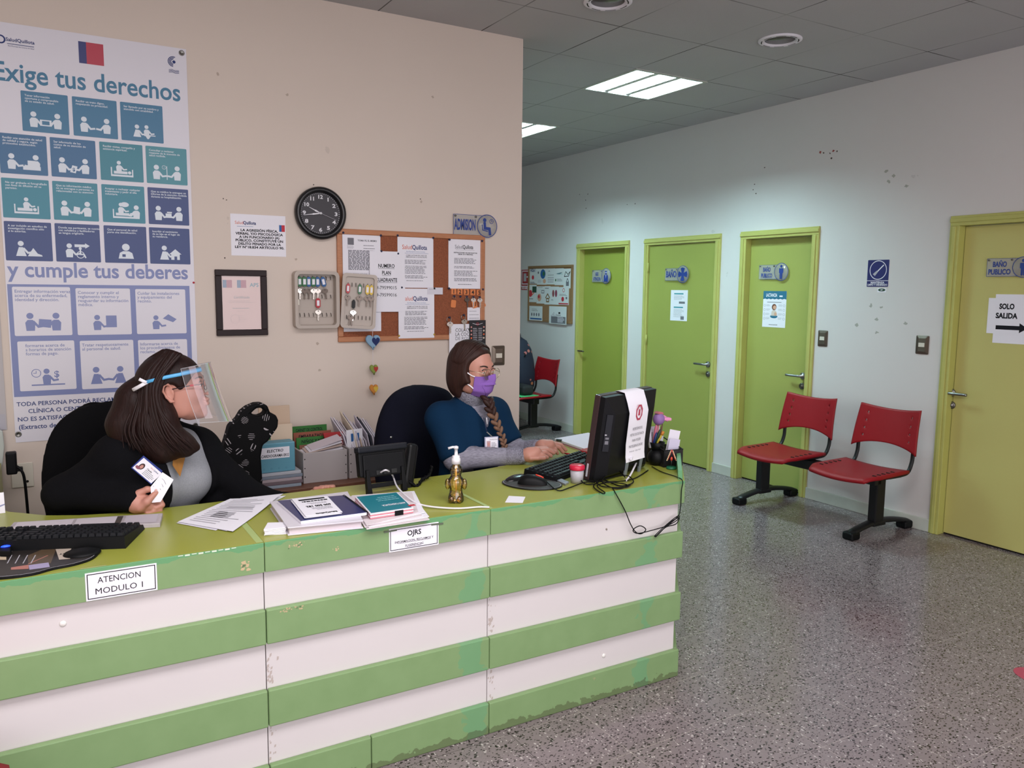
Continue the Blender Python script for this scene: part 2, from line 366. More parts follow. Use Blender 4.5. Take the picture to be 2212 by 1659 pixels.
mb = MB(); M_W = M_WHITE_WALL; edges = [Y0] + sum([[DOORS[k][0]+0.03, DOORS[k][1]-0.03] for k in (4, 3, 2, 1)], []) + [Y1]
for i in range(0, len(edges), 2): mb.box((XR, edges[i], 0), (XR+0.14, edges[i+1], HC), M_W)
for k in DOORS: mb.box((XR, DOORS[k][0]+0.03, DH-0.03), (XR+0.14, DOORS[k][1]-0.03, HC), M_W)
# chipped paint and scuffs, where the photo shows them
def blot(mb, pts, r, m, seed, off=0.0004, onto='door'):
    rg = random.Random(seed)
    for px, py in pts:
        y, z = Wr(px, py) if onto == 'door' else B(px, py)
        mb.M = MDoor(y, z, off) if onto == 'door' else MBack(y, z, off); n = 9
        mb.poly([(r*rg.uniform(0.4, 1.2)*math.cos(2*math.pi*i/n), r*rg.uniform(0.3, 1.0)*math.sin(2*math.pi*i/n)) for i in range(n)], m)
    mb.M = Matrix()
M_SCUFF = mat('wall_scuff', 'a5a49c', 0.8); M_CHIPD = mat('wall_chip_dark', '4a3f38', 0.8); M_CHIPR = mat('wall_chip_red', '8c3430', 0.8)
blot(mb, [(1772, 329), (1800, 326)], 0.014, M_CHIPR, 1); blot(mb, [(1779, 330), (1793, 331), (1796, 342), (1808, 327)], 0.008, M_CHIPD, 2)
blot(mb, [(1252, 420), (1270, 419), (1265, 432), (1266, 450), (1355, 442), (1372, 440), (1630, 398), (1627, 410), (1633, 418), (1652, 362), (1146, 478)], 0.008, M_CHIPD, 3)
blot(mb, [(1920, 392), (1930, 380), (1914, 370), (1958, 402), (1882, 660), (1904, 664), (1894, 690), (1956, 698), (1851, 702), (1894, 718)], 0.016, M_SCUFF, 4)
structure('wall_right', mb)
mb = MB(); mb.box((X0, YC, 0), (HX, YC+0.15, HC), M_CREAM); blot(mb, [(482, 429), (489, 432), (908, 430), (486, 557), (677, 399)], 0.005, M_CHIPD, 7, onto='back'); blot(mb, [(640, 560), (910, 436), (685, 742), (470, 160), (620, 205), (935, 210), (690, 800)], 0.010, mat('cream_scuff', 'b5a598', 0.8), 8, onto='back'); structure('wall_back', mb)
mb = MB()
for a, b in ((DOORS[4][1], DOORS[3][0]), (DOORS[3][1], DOORS[2][0]), (DOORS[2][1], DOORS[1][0]), (DOORS[1][1], Y1)):
    mb.box((XR-0.014, a, 0), (XR, b, 0.085), M_BASE, 0.003)
structure('baseboard_right', mb)

# ------------------------------------------------------------------ doors in the right wall
def door(k, rec, hinge_y=None, kick=True):
    a, b = DOORS[k]; d = thing('door_%d' % k, (XR, (a+b)/2, 0), None, None, kind='structure')
    fm = MB(); fw = 0.062
    def member(y0, y1, z0, z1, vert):
        fm.box((XR-0.016, y0, z0), (XR+0.10, y1, z1), M_FRAME, 0.003)
        if vert: fm.box((XR-0.024, (y0+y1)/2-0.010, z0), (XR-0.014, (y0+y1)/2+0.016, z1), M_FRAME, 0.004)
        else: fm.box((XR-0.024, y0, (z0+z1)/2-0.010), (XR-0.014, y1, (z0+z1)/2+0.016), M_FRAME, 0.004)
    member(a, a+fw, 0, DH-fw, True); member(b-fw, b, 0, DH-fw, True); member(a, b, DH-fw, DH, False)
    fm.build('door_frame', d)
    lm = MB(); xx = XR+rec
    lm.box((xx, a+fw+0.003, 0.012), (xx+0.04, b-fw-0.003, DH-fw-0.003), M_DOORS[k], 0.002)
    lm.build('door_leaf', d)
    g = MB(); g.box((xx+0.012, a+fw-0.001, 0.0005), (xx+0.05, b-fw+0.001, 0.012), M_DARK); g.build('door_gap_shade', d)  # dark strip standing in for the shade in the gap under the leaf
    return d, xx
def lever(d, xx, px, py, pxe, pye, plx, ply):
    """rosette, lever and the lock below it"""
    y, z = Wr(px, py, xx); ye, ze = Wr(pxe, pye, xx-0.05); yl, zl = Wr(plx, ply, xx)
    m = MB(plane((xx, y, z), (0, -1, 0), (0, 0, 1))); m.lathe([(0.026, 0), (0.026, 0.008), (0.022, 0.011), (0.009, 0.011), (0.009, 0.05)], M_CHROME, 20)
    m.M = Matrix(); L = 0.125*(1 if ye > y else -1)
    m.tube(cr([(xx-0.045, y, z), (xx-0.052, y+L*0.12, z), (xx-0.052, y+L*0.6, z), (xx-0.050, y+L, z)], 5), 0.0095, M_CHROME, 10); m.build('door_handle', d)
    m = MB(plane((xx, yl, zl), (0, -1, 0), (0, 0, 1))); m.lathe([(0.025, 0), (0.025, 0.007), (0.020, 0.010), (0.012, 0.010), (0.010, 0.018), (0.0, 0.018)], M_STEELD, 20); m.lay(0.0185); m.rect(-0.001, -0.006, 0.001, 0.006, M_BLACK); m.build('lock', d)
d1, x1 = door(1, 0.045); lever(d1, x1, 1254, 757, 1264, 760, 1254, 772)
d2, x2 = door(2, 0.002); lever(d2, x2, 1530, 787, 1497, 787, 1530, 808)
d3, x3 = door(3, 0.045); lever(d3, x3, 1735, 812, 1694, 808, 1733, 834)
d4, x4 = door(4, 0.045); lever(d4, x4, 2056, 848, 2090, 853, 2056, 875)
DXL = {1: x1, 2: x2, 3: x3, 4: x4}
for z in (1.78, 1.1, 0.25):
    m = MB(); m.tube([(XR-0.010, DOORS[2][1]-0.064, z-0.045), (XR-0.010, DOORS[2][1]-0.064, z+0.045)], 0.008, M_FRAME, 8); m.build('hinge', d2)

# ------------------------------------------------------------------ ceiling lights
M_TUBE = mat('lamp_tube', (1, 1, 1), 0.5, emit=(0.62, 0.95, 1.0), estr=205.0)
M_REFL = mat('lamp_reflector', (0.80, 0.84, 0.84), 0.35, 0.6)
M_TRIM = mat('lamp_trim', 'b9bcb6', 0.5)
def troffer(x, y, label):
    d = thing('ceiling_light', (x+TS/2, y+TS/2, HC), label, 'ceiling light', 'recessed louvre lights lit in the hallway ceiling')
    z0, z1 = HC, HC+0.08
    h = MB(); t = 0.012
    for a, b in (((x, y, z0), (x+t, y+TS, z1)), ((x+TS-t, y, z0), (x+TS, y+TS, z1)), ((x+t, y, z0), (x+TS-t, y+t, z1)), ((x+t, y+TS-t, z0), (x+TS-t, y+TS, z1)), ((x, y, z1), (x+TS, y+TS, z1+0.006))): h.box(a, b, M_REFL)
    hs = h.build('housing', d)
    f = MB(); 
    for a, b in (((x-0.008, y-0.008, z0-0.006), (x+TS+0.008, y+0.016, z0+0.001)), ((x-0.008, y+TS-0.016, z0-0.006), (x+TS+0.008, y+TS+0.008, z0+0.001)), ((x-0.008, y+0.016, z0-0.006), (x+0.016, y+TS-0.016, z0+0.001)), ((x+TS-0.016, y+0.016, z0-0.006), (x+TS+0.008, y+TS-0.016, z0+0.001))): f.box(a, b, M_TRIM)
    f.build('trim_frame', d)
    l = MB(); w = TS-2*t
    for i in (1, 2):
        xc = x+t+w*i/3; l.add([(xc-0.022, y+t, z0+0.004), (xc+0.022, y+t, z0+0.004), (xc, y+t, z0+0.055), (xc-0.022, y+TS-t, z0+0.004), (xc+0.022, y+TS-t, z0+0.004), (xc, y+TS-t, z0+0.055)], [(0, 1, 4, 3), (1, 2, 5, 4), (2, 0, 3, 5)], M_REFL)
    for j in range(1, 7):
        yc = y+t+w*j/7; l.box((x+t, yc-0.002, z0+0.004), (x+TS-t, yc+0.002, z0+0.042), M_REFL)
    l.build('louvre', hs)
    for i in range(3):
        xc = x+t+w*(i+0.5)/3; m = MB(); m.box((xc-0.026, y+0.02, z0+0.056), (xc+0.026, y+TS-0.02, z0+0.066), M_TUBE); m.build('lamp_panel', hs)
troffer(*LT[0], 'lit square louvre light nearest in the hallway ceiling, seen whole')
troffer(*LT[1], 'lit square louvre light farther down the hallway, half hidden by the cream wall')
def downlight(px, py, label):
    p = on(px, py, 2, HC); d = thing('downlight', p, label, 'ceiling light', 'round unlit downlights in the ceiling')
    r = MB(); r.lathe([(0.122, 0.0), (0.122, -0.006), (0.112, -0.010), (0.092, -0.010), (0.084, -0.002), (0.084, 0.0)], M_PAPER, 36, p)
    for i in range(8):
        r.M = Matrix.Translation(p) @ Matrix.Rotation(2*math.pi*i/8, 4, 'Z'); r.n = -0.0105; q = [(0.102*math.cos(a), 0.102*math.sin(a)) for a in np.linspace(-0.25, 0.25, 5)]; r.line(q, 0.006, M_DARK)
    r.M = Matrix(); r.build('trim_ring', d)
    g = MB(); g.lathe([(0.0, -0.001), (0.084, -0.001), (0.084, 0.0)], mat('frosted_lamp_glass', '4d4a46', 0.25), 36, p); g.build('lens', d)
downlight(1685, 86, 'round unlit downlight in ceiling beside the lit louvre panel, seen whole')
downlight(1313, 3, 'round unlit downlight cut by the top edge of the picture')

# ------------------------------------------------------------------ reception desk
def desk_green():
    m = mat('desk_green_paint', '88a872', 0.45, spec=0.4); nt, b = nodes(m); tc = nt.nodes.new('ShaderNodeTexCoord'); sp = nt.nodes.new('ShaderNodeSeparateXYZ'); nt.links.new(tc.outputs['Object'], sp.inputs[0])
    n = nt.nodes.new('ShaderNodeTexNoise'); n.inputs['Scale'].default_value = 14; n.inputs['Detail'].default_value = 5; nt.links.new(tc.outputs['Object'], n.inputs['Vector'])
    c = mixc(nt, n.outputs['Fac'], hexc('789664'), hexc('85a271'))
    fx = None
    for x in (0.537, 1.299):
        d = mth(nt, 'ABSOLUTE', mth(nt, 'SUBTRACT', sp.outputs[0], x - 0.0)); f = mth(nt, 'LESS_THAN', d, mth(nt, 'MULTIPLY_ADD', n.outputs['Fac'], 0.16, -0.045)); fx = f if fx is None else mth(nt, 'MAXIMUM', fx, f)
    c = mixc(nt, mth(nt, 'MULTIPLY', fx, 0.5), c, hexc('60a076'))
    # repainted upper lip on the first board, and grime low down by the floor
    n2 = nt.nodes.new('ShaderNodeTexNoise'); n2.inputs['Scale'].default_value = 30; n2.inputs['Detail'].default_value = 6; nt.links.new(tc.outputs['Object'], n2.inputs['Vector'])
    lip = mth(nt, 'GREATER_THAN', sp.outputs[2], mth(nt, 'MULTIPLY_ADD', n.outputs['Fac'], -0.05, 0.831))
    c = mixc(nt, mth(nt, 'MULTIPLY', lip, 0.6), c, hexc('4f9a6a'))
    gr = mth(nt, 'LESS_THAN', sp.outputs[2], mth(nt, 'MULTIPLY_ADD', n2.outputs['Fac'], 0.07, -0.012))
    c = mixc(nt, mth(nt, 'MULTIPLY', gr, 0.55), c, hexc('4c4f33'))
    nt.links.new(c, b.inputs['Base Color']); return m
M_DG = desk_green(); M_DLIME = mat('counter_lime_laminate', '9da243', 0.30, spec=0.5, noise=0.04, nscale=3)
M_DWHITE = mat('desk_white_panel', 'd6d0d0', 0.40, noise=0.015, nscale=3)
M_CHIP = mat('bare_chipped_wood', 'c2ad88', 0.8); M_CHIPG = mat('chip_dark_green', '5d7350', .8); M_SEAM = mat('counter_joint_filler', 'a9bd78', 0.5); M_LIPW = mat('worn_white_edge', 'd8e3cf', 0.6)
desk = thing('reception_desk', (0.7, 2.6, 0), 'long curved reception counter with green and white striped front', 'reception desk')
S = (-1.0, 0.537, 1.299, 2.183)
left_in = [(0.4, 2.886), (0.184, 2.897), (0.08, 2.925), (-0.014, 2.973), (-0.12, 3.08), (-0.19, 3.22), (-0.22, 3.5), (-1.0, 3.5)]
right_in = [(1.50, 2.885), (1.685, 2.920), (1.77, 2.955), (1.87, 3.03), (1.95, 3.13), (1.99, 3.285), (2.43, 3.285), (2.43, 2.64), (2.36, 2.558)]
yF = YD+0.004
for pts, nm in (([(-1.0, yF), (0.5365, yF), (0.5365, 2.886)] + left_in, 0), ([(0.5375, yF), (1.2985, yF), (1.2985, 2.880), (0.9, 2.892), (0.5375, 2.886)], 1), ([(1.2995, yF), (2.183, yF)] + right_in[::-1] + [(1.2995, 2.880)], 2)):
    m = MB(); m.prism(pts, TOP-0.022, TOP, M_DLIME, 0.0015)
    m.n = TOP+0.0004
    if nm == 0: m.rect(0.516, yF+0.004, 0.5365, 2.70, M_SEAM); m.n += .0003; m.line([(0.06+0.02*i, 2.3505+0.001*(i % 3)) for i in range(4)], .002, M_LIPW)
    if nm == 2: m.rect(1.2995, yF+0.004, 1.314, 2.72, M_SEAM)
    m.build('countertop', desk)
for i in range(3):
    m = MB(); m.box((S[i]+0.0015, YD+0.020, 0.02), (S[i+1]-(0.0015 if i < 2 else 0.016), YD+0.036, TOP-0.022), M_DWHITE); 
    M_SCR = mat('panel_scuff', 'b9aca6', 0.7); rg = random.Random(i+3); m.M = MFront(0, 0, -0.0195)
    if i > 0:
        for k in range(40):
            z = rg.choice((rg.uniform(0.12, 0.23), rg.uniform(0.37, 0.49), rg.uniform(0.37, 0.42))); u = S[i]+0.004+abs(rg.gauss(0, 0.012)); q = rg.uniform(0.001, 0.004)
            m.poly([(u-q, z-q*rg.uniform(.6, 2.5)), (u+q*.7, z-q), (u+q, z+q*1.5), (u-q*.6, z+q*rg.uniform(.5, 2))], M_SCR)
    m.M = Matrix(); m.build('front_panel', desk)
BANDS = ((0.727, 0.8172), (0.502, 0.610), (0.240, 0.357), (0.0, 0.115))
rgb = random.Random(5)
def chips(m, u, v, w, h, n, seed):
    rg = random.Random(seed); m.M = MFront(u, v, 0.0005)
    for i in range(n):
        cu, cv = rg.uniform(-w, w), rg.uniform(-h, h)*(1-0.0); r = rg.uniform(0.15, 0.5)*h
        m.poly([(cu+r*rg.uniform(.5, 1.5)*math.cos(a), cv+r*rg.uniform(.5, 1.2)*math.sin(a)) for a in np.linspace(0, 5.5, 8)], M_CHIP if rg.random() < 0.9 else M_CHIPG)  # a few chips take a darker green instead of bare wood
    m.M = Matrix()
for bi, (z0, z1) in enumerate(BANDS):
    ss = list(S) if bi < 3 else [-1.0, 0.537, 0.862, 1.299, 2.183]
    for i in range(len(ss)-1):
        m = MB(); m.box((ss[i]+0.001, YD, z0), (ss[i+1]-0.001, YD+0.020, z1), M_DG, 0.004 if bi else 0.0015)
        if bi == 0 and i == 0: chips(m, 0.482, 0.757, 0.009, 0.014, 12, 1); m.M = MFront(0, 0, 0.0004); [m.rect(0.30+0.018*k, 0.8145-0.002*(k % 2), 0.313+0.018*k, 0.817, M_LIPW) for k in range(9)]; m.M = Matrix()
        if bi == 0 and i == 1: chips(m, 0.632, 0.796, 0.026, 0.007, 22, 2); chips(m, 0.750, 0.765, 0.012, 0.006, 8, 3)
        if bi == 1 and i == 1: chips(m, 0.612, 0.600, 0.034, 0.006, 26, 4)
        if bi == 3 and i == 3: chips(m, 1.75, 0.094, 0.014, 0.004, 6, 6)
        m.build('trim_board', desk)
DV = Vector((.177, .212, 0)).normalized(); DN = Vector((DV.y, -DV.x, 0)); DM = plane((2.168, YD+.022, 0), DV, (0, 0, 1)); DL = .33      # slanted end of the counter
m = MB(DM); m.box((0, .02, -.020), (DL, TOP-.022, -.004), M_DWHITE); m.build('side_panel', desk)
m = MB(); m.box((2.385, 2.62, 0.02), (2.40, 3.27, TOP-.022), M_DWHITE); m.build('side_panel', desk)
for z0, z1 in BANDS:
    m = MB(DM); m.box((.004, z0, -.002), (DL, z1, .016), M_DG, .003); m.build('side_trim_board', desk)
m = MB(DM); m.prism([(.0, .73), (DL*.86, .73), (DL*.86, .868), (DL*.80, .876), (.05, .845), (.0, .822)], -.002, .016, M_DG, .003); m.build('end_board', desk)
m = MB(); m.box((-1.0, YD+0.036, 0), (2.15, YD+0.05, 0.70), mat('desk_inside', '6b6a55', 0.7)); m.build('inner_panel', desk)
for px, py, c in ((136, 1347, 'e9e6e2'), (1304, 1416, 'e9e6e2'), (1310, 1143, '8a7f77')):
    p = on(px, py, 1, YD+0.02); m = MB(plane(p, (1, 0, 0), (0, 0, 1))); r = 0.009 if py != 1143 else 0.004; m.lathe([(r, 0), (r*0.9, 0.002), (r*0.5, 0.004), (0, 0.0045)], mat('screw_cap_'+c, c, 0.35), 16); m.build('screw_cap', desk)
# ------------------------------------------------------------------ things on the cream wall
def fig(m, u, v, s, c, flip=1, dress=False, seat=False):
    """a simple pictogram figure, s tall from waist to crown"""
    m.disc(u, v+s*0.82, s*0.17, c, 16)
    if dress: m.poly([(u-.12*s, v+.58*s), (u+.12*s, v+.58*s), (u+.3*s, v), (u-.3*s, v)], c)
    else: m.poly([(u-.2*s*1, v), (u-.24*s, v+.45*s), (u-.12*s, v+.6*s), (u+.12*s, v+.6*s), (u+.24*s, v+.45*s), (u+.2*s, v)], c)
    m.line([(u+.16*s*flip, v+.5*s), (u+.38*s*flip, v+.22*s), (u+.62*s*flip, v+.26*s)], .12*s, c)
M_VINYL = mat('banner_vinyl', 'dcd9e2', 0.42, spec=0.4)
M_BT = [mat('banner_petrol', '2f6f94', 0.42), mat('banner_petrol_deep', '27608c', 0.42), mat('banner_teal', '2a7c8e', 0.42), mat('banner_teal_light', '3f8896', 0.42), mat('banner_turquoise', '2b7f93', 0.42), mat('banner_navy', '243a75', 0.42)]
M_PERI = mat('banner_periwinkle', '7680b0', 0.42); M_HEADT = mat('banner_heading_petrol', '2d7093', 0.42); M_VIN2 = mat('banner_white_print', 'd5dde6', 0.42); M_FLAGB = mat('flag_blue', '2c3470', 0.45); M_FLAGR = mat('flag_red', 'b43348', 0.45)
bx0, bx1, bz0, bz1 = -0.120, 0.652, 0.868, 2.662
ban = thing('wall_banner', (0.27, YC-0.004, bz0), 'tall vinyl banner of patients rights with blue pictogram tiles on the cream wall', 'banner')
m = MB(); NU = 14
m.M = MBack(0, 0, 0.003)
for i in range(NU):                                      # a sheet with a faint sag between its eyelets
    for j in range(20):
        q = lambda a, b: (bx0+(bx1-bx0)*a/NU, bz0+(bz1-bz0)*b/20, 0.0)
        m.add([q(i, j), q(i+1, j), q(i+1, j+1), q(i, j+1)], [(0, 1, 2, 3)], M_VINYL)
m.add([(bx0, bz0, -.002), (bx1, bz0, -.002), (bx1, bz1, -.002), (bx0, bz1, -.002)], [(3, 2, 1, 0)], M_VINYL)
m.lay(.0006)
m.text('Exige tus derechos', 0.250, 2.424, 0.112, M_HEADT, bold=0.016, width=0.735)
m.text('y cumple tus deberes', 0.258, 1.600, 0.092, M_PERI, bold=0.022, width=0.735)
m.rect(.207, 2.537, .237, 2.629, M_FLAGB); m.rect(.237, 2.537, .305, 2.629, M_FLAGR)
m.text('SaludQuillota', -0.012, 2.588, 0.020, M_NAVY, bold=0.02, width=.105); m.rect(-.06, 2.576, .038, 2.5785, M_NAVY); m.text('Red Municipal de Centros de Salud', -.01, 2.5665, 0.0075, M_NAVY, width=.095)
m.ring(-.083, 2.592, .018, .006, M_NAVY)
for k in range(3): m.line([(.594+.022*(1-.25*k)*math.cos(a), 2.598+.022*(1-.25*k)*math.sin(a)) for a in np.linspace(1.2+.2*k, 4.6, 10)], .0035, M_NAVY)
m.disc(.597, 2.597, .007, M_NAVY); 
for k in range(4): m.line([(.574, 2.560-.004*k), (.586, 2.563-.004*k), (.600, 2.559-.004*k), (.617, 2.561-.004*k)], .0018, M_NAVY)
tiles = [(2.391, [(-.022, 0), (.171, 0), (.362, 0)]), (2.207, [(-.113, 1), (.077, 1), (.270, 2), (.460, 3)]), (2.020, [(-.113, 4), (.077, 4), (.270, 4), (.461, 5)]), (1.837, [(-.113, 5), (.077, 5), (.271, 5), (.460, 5)])]
TX = ['Tener información\noportuna y comprensible\nde su estado de salud.', 'Recibir un trato digno,\nrespetando su privacidad.', 'Ser llamado por su nombre y\natendido con amabilidad.',
      'Recibir una atención de salud\nde calidad y segura, según\nprotocolos establecidos.', 'Ser informado de los\ncostos de su atención de\nsalud.', 'Recibir visitas, compañía y\nasistencia espiritual.', 'Consultar o reclamar\nrespecto de la atención de\nsalud recibida.',
      'No ser grabado ni fotografiado\ncon fines de difusión sin su\npermiso.', 'Que su información médica\nno se entregue a personas no\nrelacionadas con su atención.', 'Aceptar o rechazar cualquier\ntratamiento y pedir el alta\nvoluntaria.', 'Que su médico le entregue un\ninforme de la atención recibida\ndurante su hospitalización.',
      'A ser incluido en estudios de\ninvestigación científica sólo\nsi lo autoriza.', 'Donde sea pertinente, se cuente\ncon señalética y facilitadores\nen lengua originaria.', 'Que el personal de salud\nporte una identificación.', 'Inscribir el nacimiento\nde su hijo en el lugar de\nsu residencia.']
base_n = m.n; k = 0
for zt, row in tiles:
    for x, ci in row:
        m.n = base_n; m.poly(rrect(x, zt-.168, x+.177, zt, .004), M_BT[ci]); m.lay()
        m.text(TX[k], x+.014, zt-.022, 0.0124, M_VIN2, 'LEFT', bold=.012, ls=.95)
        cx, cz, W_ = x+.088, zt-.148, M_VIN2; s = .066
        if k in (0, 3, 8, 10, 1, 4, 6): fig(m, cx-.045, cz, s, W_, 1); fig(m, cx+.045, cz, s, W_, -1)
        if k == 0: m.rect(cx-.022, cz+.008, cx+.022, cz+.034, W_); m.lay(.0003); m.rect(cx-.014, cz+.013, cx+.014, cz+.029, M_BT[ci])
        if k == 2: fig(m, cx-.022, cz, .055, W_, 1, True); fig(m, cx+.018, cz+.006, .05, W_, 1); m.rect(cx+.005, cz+.008, cx+.055, cz+.012, W_); m.poly([(cx+.012, cz+.008), (cx+.035, cz+.008), (cx+.026, cz-.006), (cx+.02, cz-.006)], W_)
        if k == 4: m.add([(cx-.016, cz+.004, m.n+.0002), (cx+.006, cz, m.n+.0002), (cx+.014, cz+.03, m.n+.0002), (cx-.006, cz+.034, m.n+.0002)], [(0, 1, 2, 3)], W_); m.lay(.0004); m.text('$', cx-.001, cz+.009, .02, M_BT[ci], bold=.03)
        if k == 3: m.rect(cx-.004, cz, cx+.062, cz+.016, W_); m.rect(cx+.014, cz+.016, cx+.044, cz+.04, W_)
        if k == 6: m.rect(cx-.0015, cz, cx+.0015, cz+.062, W_); m.ring(cx-.012, cz+.056, .009, .0015, W_); m.text('?', cx-.012, cz+.051, .012, W_)
        if k == 8: m.poly([(cx-.012, cz+.012), (cx+.014, cz+.008), (cx+.016, cz+.038), (cx-.008, cz+.042)], W_)
        if k == 10: m.rect(cx-.014, cz+.012, cx+.012, cz+.032, W_); m.rect(cx-.008, cz+.034, cx+.014, cz+.040, W_)
        if k in (5, 7, 9):
            m.rect(cx-.046, cz, cx+.046, cz+.008, W_); m.rect(cx-.046, cz+.008, cx-.041, cz+.040, W_); m.rect(cx+.041, cz+.008, cx+.046, cz+.034, W_); m.rect(cx-.034, cz+.012, cx+.022, cz+.024, W_); m.disc(cx+.031, cz+.019, .007, W_); fig(m, cx-.012+.012*(k == 7), cz+.02, .05, W_, 1)
            if k == 9: m.disc(cx+.004, cz+.062, .018, W_, 16, .011); fig(m, cx+.052, cz, .062, W_, -1)
        if k == 11: fig(m, cx-.03, cz, s, W_, 1, True); m.poly([(cx-.006, cz), (cx+.05, cz), (cx+.048, cz+.006), (cx+.032, cz+.012), (cx+.016, cz+.036), (cx+.002, cz+.014)], W_)
        if k == 12: fig(m, cx-.035, cz, .062, W_, 1); m.rect(cx-.014, cz+.046, cx+.028, cz+.058, W_); m.poly([(cx+.028, cz+.040), (cx+.046, cz+.052), (cx+.028, cz+.064)], W_); m.ring(cx+.008, cz+.012, .016, .003, W_); m.disc(cx+.008, cz+.040, .006, W_); m.line([(cx+.008, cz+.034), (cx+.008, cz+.014), (cx+.022, cz+.014), (cx+.028, cz)], .006, W_)
        if k == 13: m.disc(cx, cz+.052, .016, W_); m.poly([(cx-.032, cz), (cx-.026, cz+.026), (cx-.012, cz+.034), (cx+.012, cz+.034), (cx+.026, cz+.026), (cx+.032, cz)], W_); m.lay(.0003); m.rect(cx-.016, cz+.008, cx-.002, cz+.02, M_BT[ci])
        if k == 14: fig(m, cx-.025, cz, s, W_, 1, True); m.rect(cx+.004, cz, cx+.042, cz+.026, W_); m.poly([(cx-.004, cz+.026), (cx+.05, cz+.026), (cx+.023, cz+.05)], W_); m.lay(.0003); m.rect(cx+.018, cz, cx+.030, cz+.016, M_BT[ci])
        k += 1
m.n = base_n; m.rect(-.115, 1.088-.016, .628, 1.567, M_PERI); m.lay()
TD = ['Entregar información veraz\nacerca de su enfermedad,\nidentidad y dirección.', 'Conocer y cumplir el\nreglamento interno y\nresguardar su información\nmédica.', 'Cuidar las instalaciones\ny equipamiento del\nrecinto.', '    formarse acerca de\n    s horarios de atención\n    formas de pago.', 'Tratar respetuosamente\nal personal de salud.', 'Informarse acerca de\nlos procedimientos de\nreclamo.']
n2 = m.n
for k, (x0, x1, z1, z0) in enumerate([(-.098, .124, 1.556, 1.341), (.145, .368, 1.552, 1.340), (.390, .608, 1.550, 1.340), (-.091, .129, 1.317, 1.096), (.151, .372, 1.314, 1.092), (.392, .608, 1.312, 1.092)]):
    m.n = n2; m.poly(rrect(x0, z0, x1, z1, .006), M_VINYL); m.lay()
    m.text(TD[k], x0+.008, z1-.026, 0.0195, M_PERI, 'LEFT', bold=.008, ls=.93)
    cx, cz = (x0+x1)/2, z0+.022; P_ = M_PERI
    if k in (0, 4): fig(m, cx-.05, cz, .08, P_, 1, k == 4); fig(m, cx+.05, cz, .08, P_, -1, k == 4)
    if k == 0: m.poly([(cx-.02, cz+.018), (cx+.028, cz+.012), (cx+.032, cz+.048), (cx-.016, cz+.052)], P_)
    if k == 1: fig(m, cx-.03, cz, .07, P_); m.rect(cx+.006, cz+.012, cx+.05, cz+.066, P_)
    if k == 2: fig(m, cx-.025, cz, .066, P_); m.poly([(cx+.005, cz+.05), (cx+.05, cz+.032), (cx+.066, cz+.046), (cx+.03, cz+.07)], P_)
    if k == 3: m.ring(cx-.045, cz+.056, .019, .003, P_); m.line([(cx-.045, cz+.066), (cx-.045, cz+.056), (cx-.056, cz+.056)], .0025, P_); fig(m, cx-.005, cz+.006, .07, P_); m.rect(cx-.065, cz, cx+.065, cz+.006, P_); m.text('$', cx+.034, cz+.036, .04, P_, bold=.02)
m.n = base_n
for tx, x, z, al in (('TODA PERSONA PODRÁ RECLAMAR SUS DERECHOS ANTE EL', -.108, 1.030, .0262), ('CLÍNICA O CENTRO MÉDICO PRIVADO QUE LO ATENDIÓ', -.066, .997, .0262), ('NO ES SATISFACTORIA PODRÁ RECURRIR A LA', -.108, .962, .0262), ('(Extracto de la Ley', -.106, .926, .0290)): m.text(tx, x, z, al, M_BT[5], 'LEFT', bold=.014)
m.build('sheet', ban)
for x, z in ((.632, 2.642), (-.108, .905), (.632, .888), (-.100, 2.642)):
    e = MB(MBack(x, z, 0.003)); e.lathe([(.0125, 0), (.0125, .002), (.009, .003), (.007, .001)], M_STEELD, 20); e.build('eyelet', ban)
px_ = MB(MBack(.648, 1.583, .003)); px_.lathe([(.005, 0), (.0045, .006), (0, .007)], M_RED, 12)
tag(px_.build('push_pin'), 'red push pin on the edge of the tall banner', 'push pin')

def sheet(name, label, cat, p0, p1, off, draw, wall='back', group=None, m0=None, rot=0.0, curl=0.0):
    """a hung sheet between two measured corners; draw(m, w, h) prints on it from its lower corner"""
    (a, z1), (b, z0) = ((B if wall == 'back' else Wr)(*p) for p in (p0, p1))
    w, h = abs(b-a), z1-z0
    M = (MBack if wall == 'back' else MDoor)(a, z0, off, rot)
    m = MB(M); k = 6; c = m0 or M_PAPER; t = .0008
    prof = [curl*((i/k-.0)**2) for i in range(k, -1, -1)]
    vs = []
    for i in range(k+1):
        for u in (0, w): vs += [(u, h*i/k, prof[i]+t), (u, h*i/k, prof[i])]
    fs = []
    for i in range(k):
        q = 4*i; fs += [(q, q+2, q+6, q+4), (q+3, q+1, q+5, q+7), (q+1, q, q+4, q+5), (q+2, q+3, q+7, q+6)]
    fs += [(1, 3, 2, 0), (4*k, 4*k+2, 4*k+3, 4*k+1)]
    m.add(vs, fs, c); m.n = t+curl+.0004
    draw(m, w, h); o = m.build(name); tag(o, label, cat, group); return o
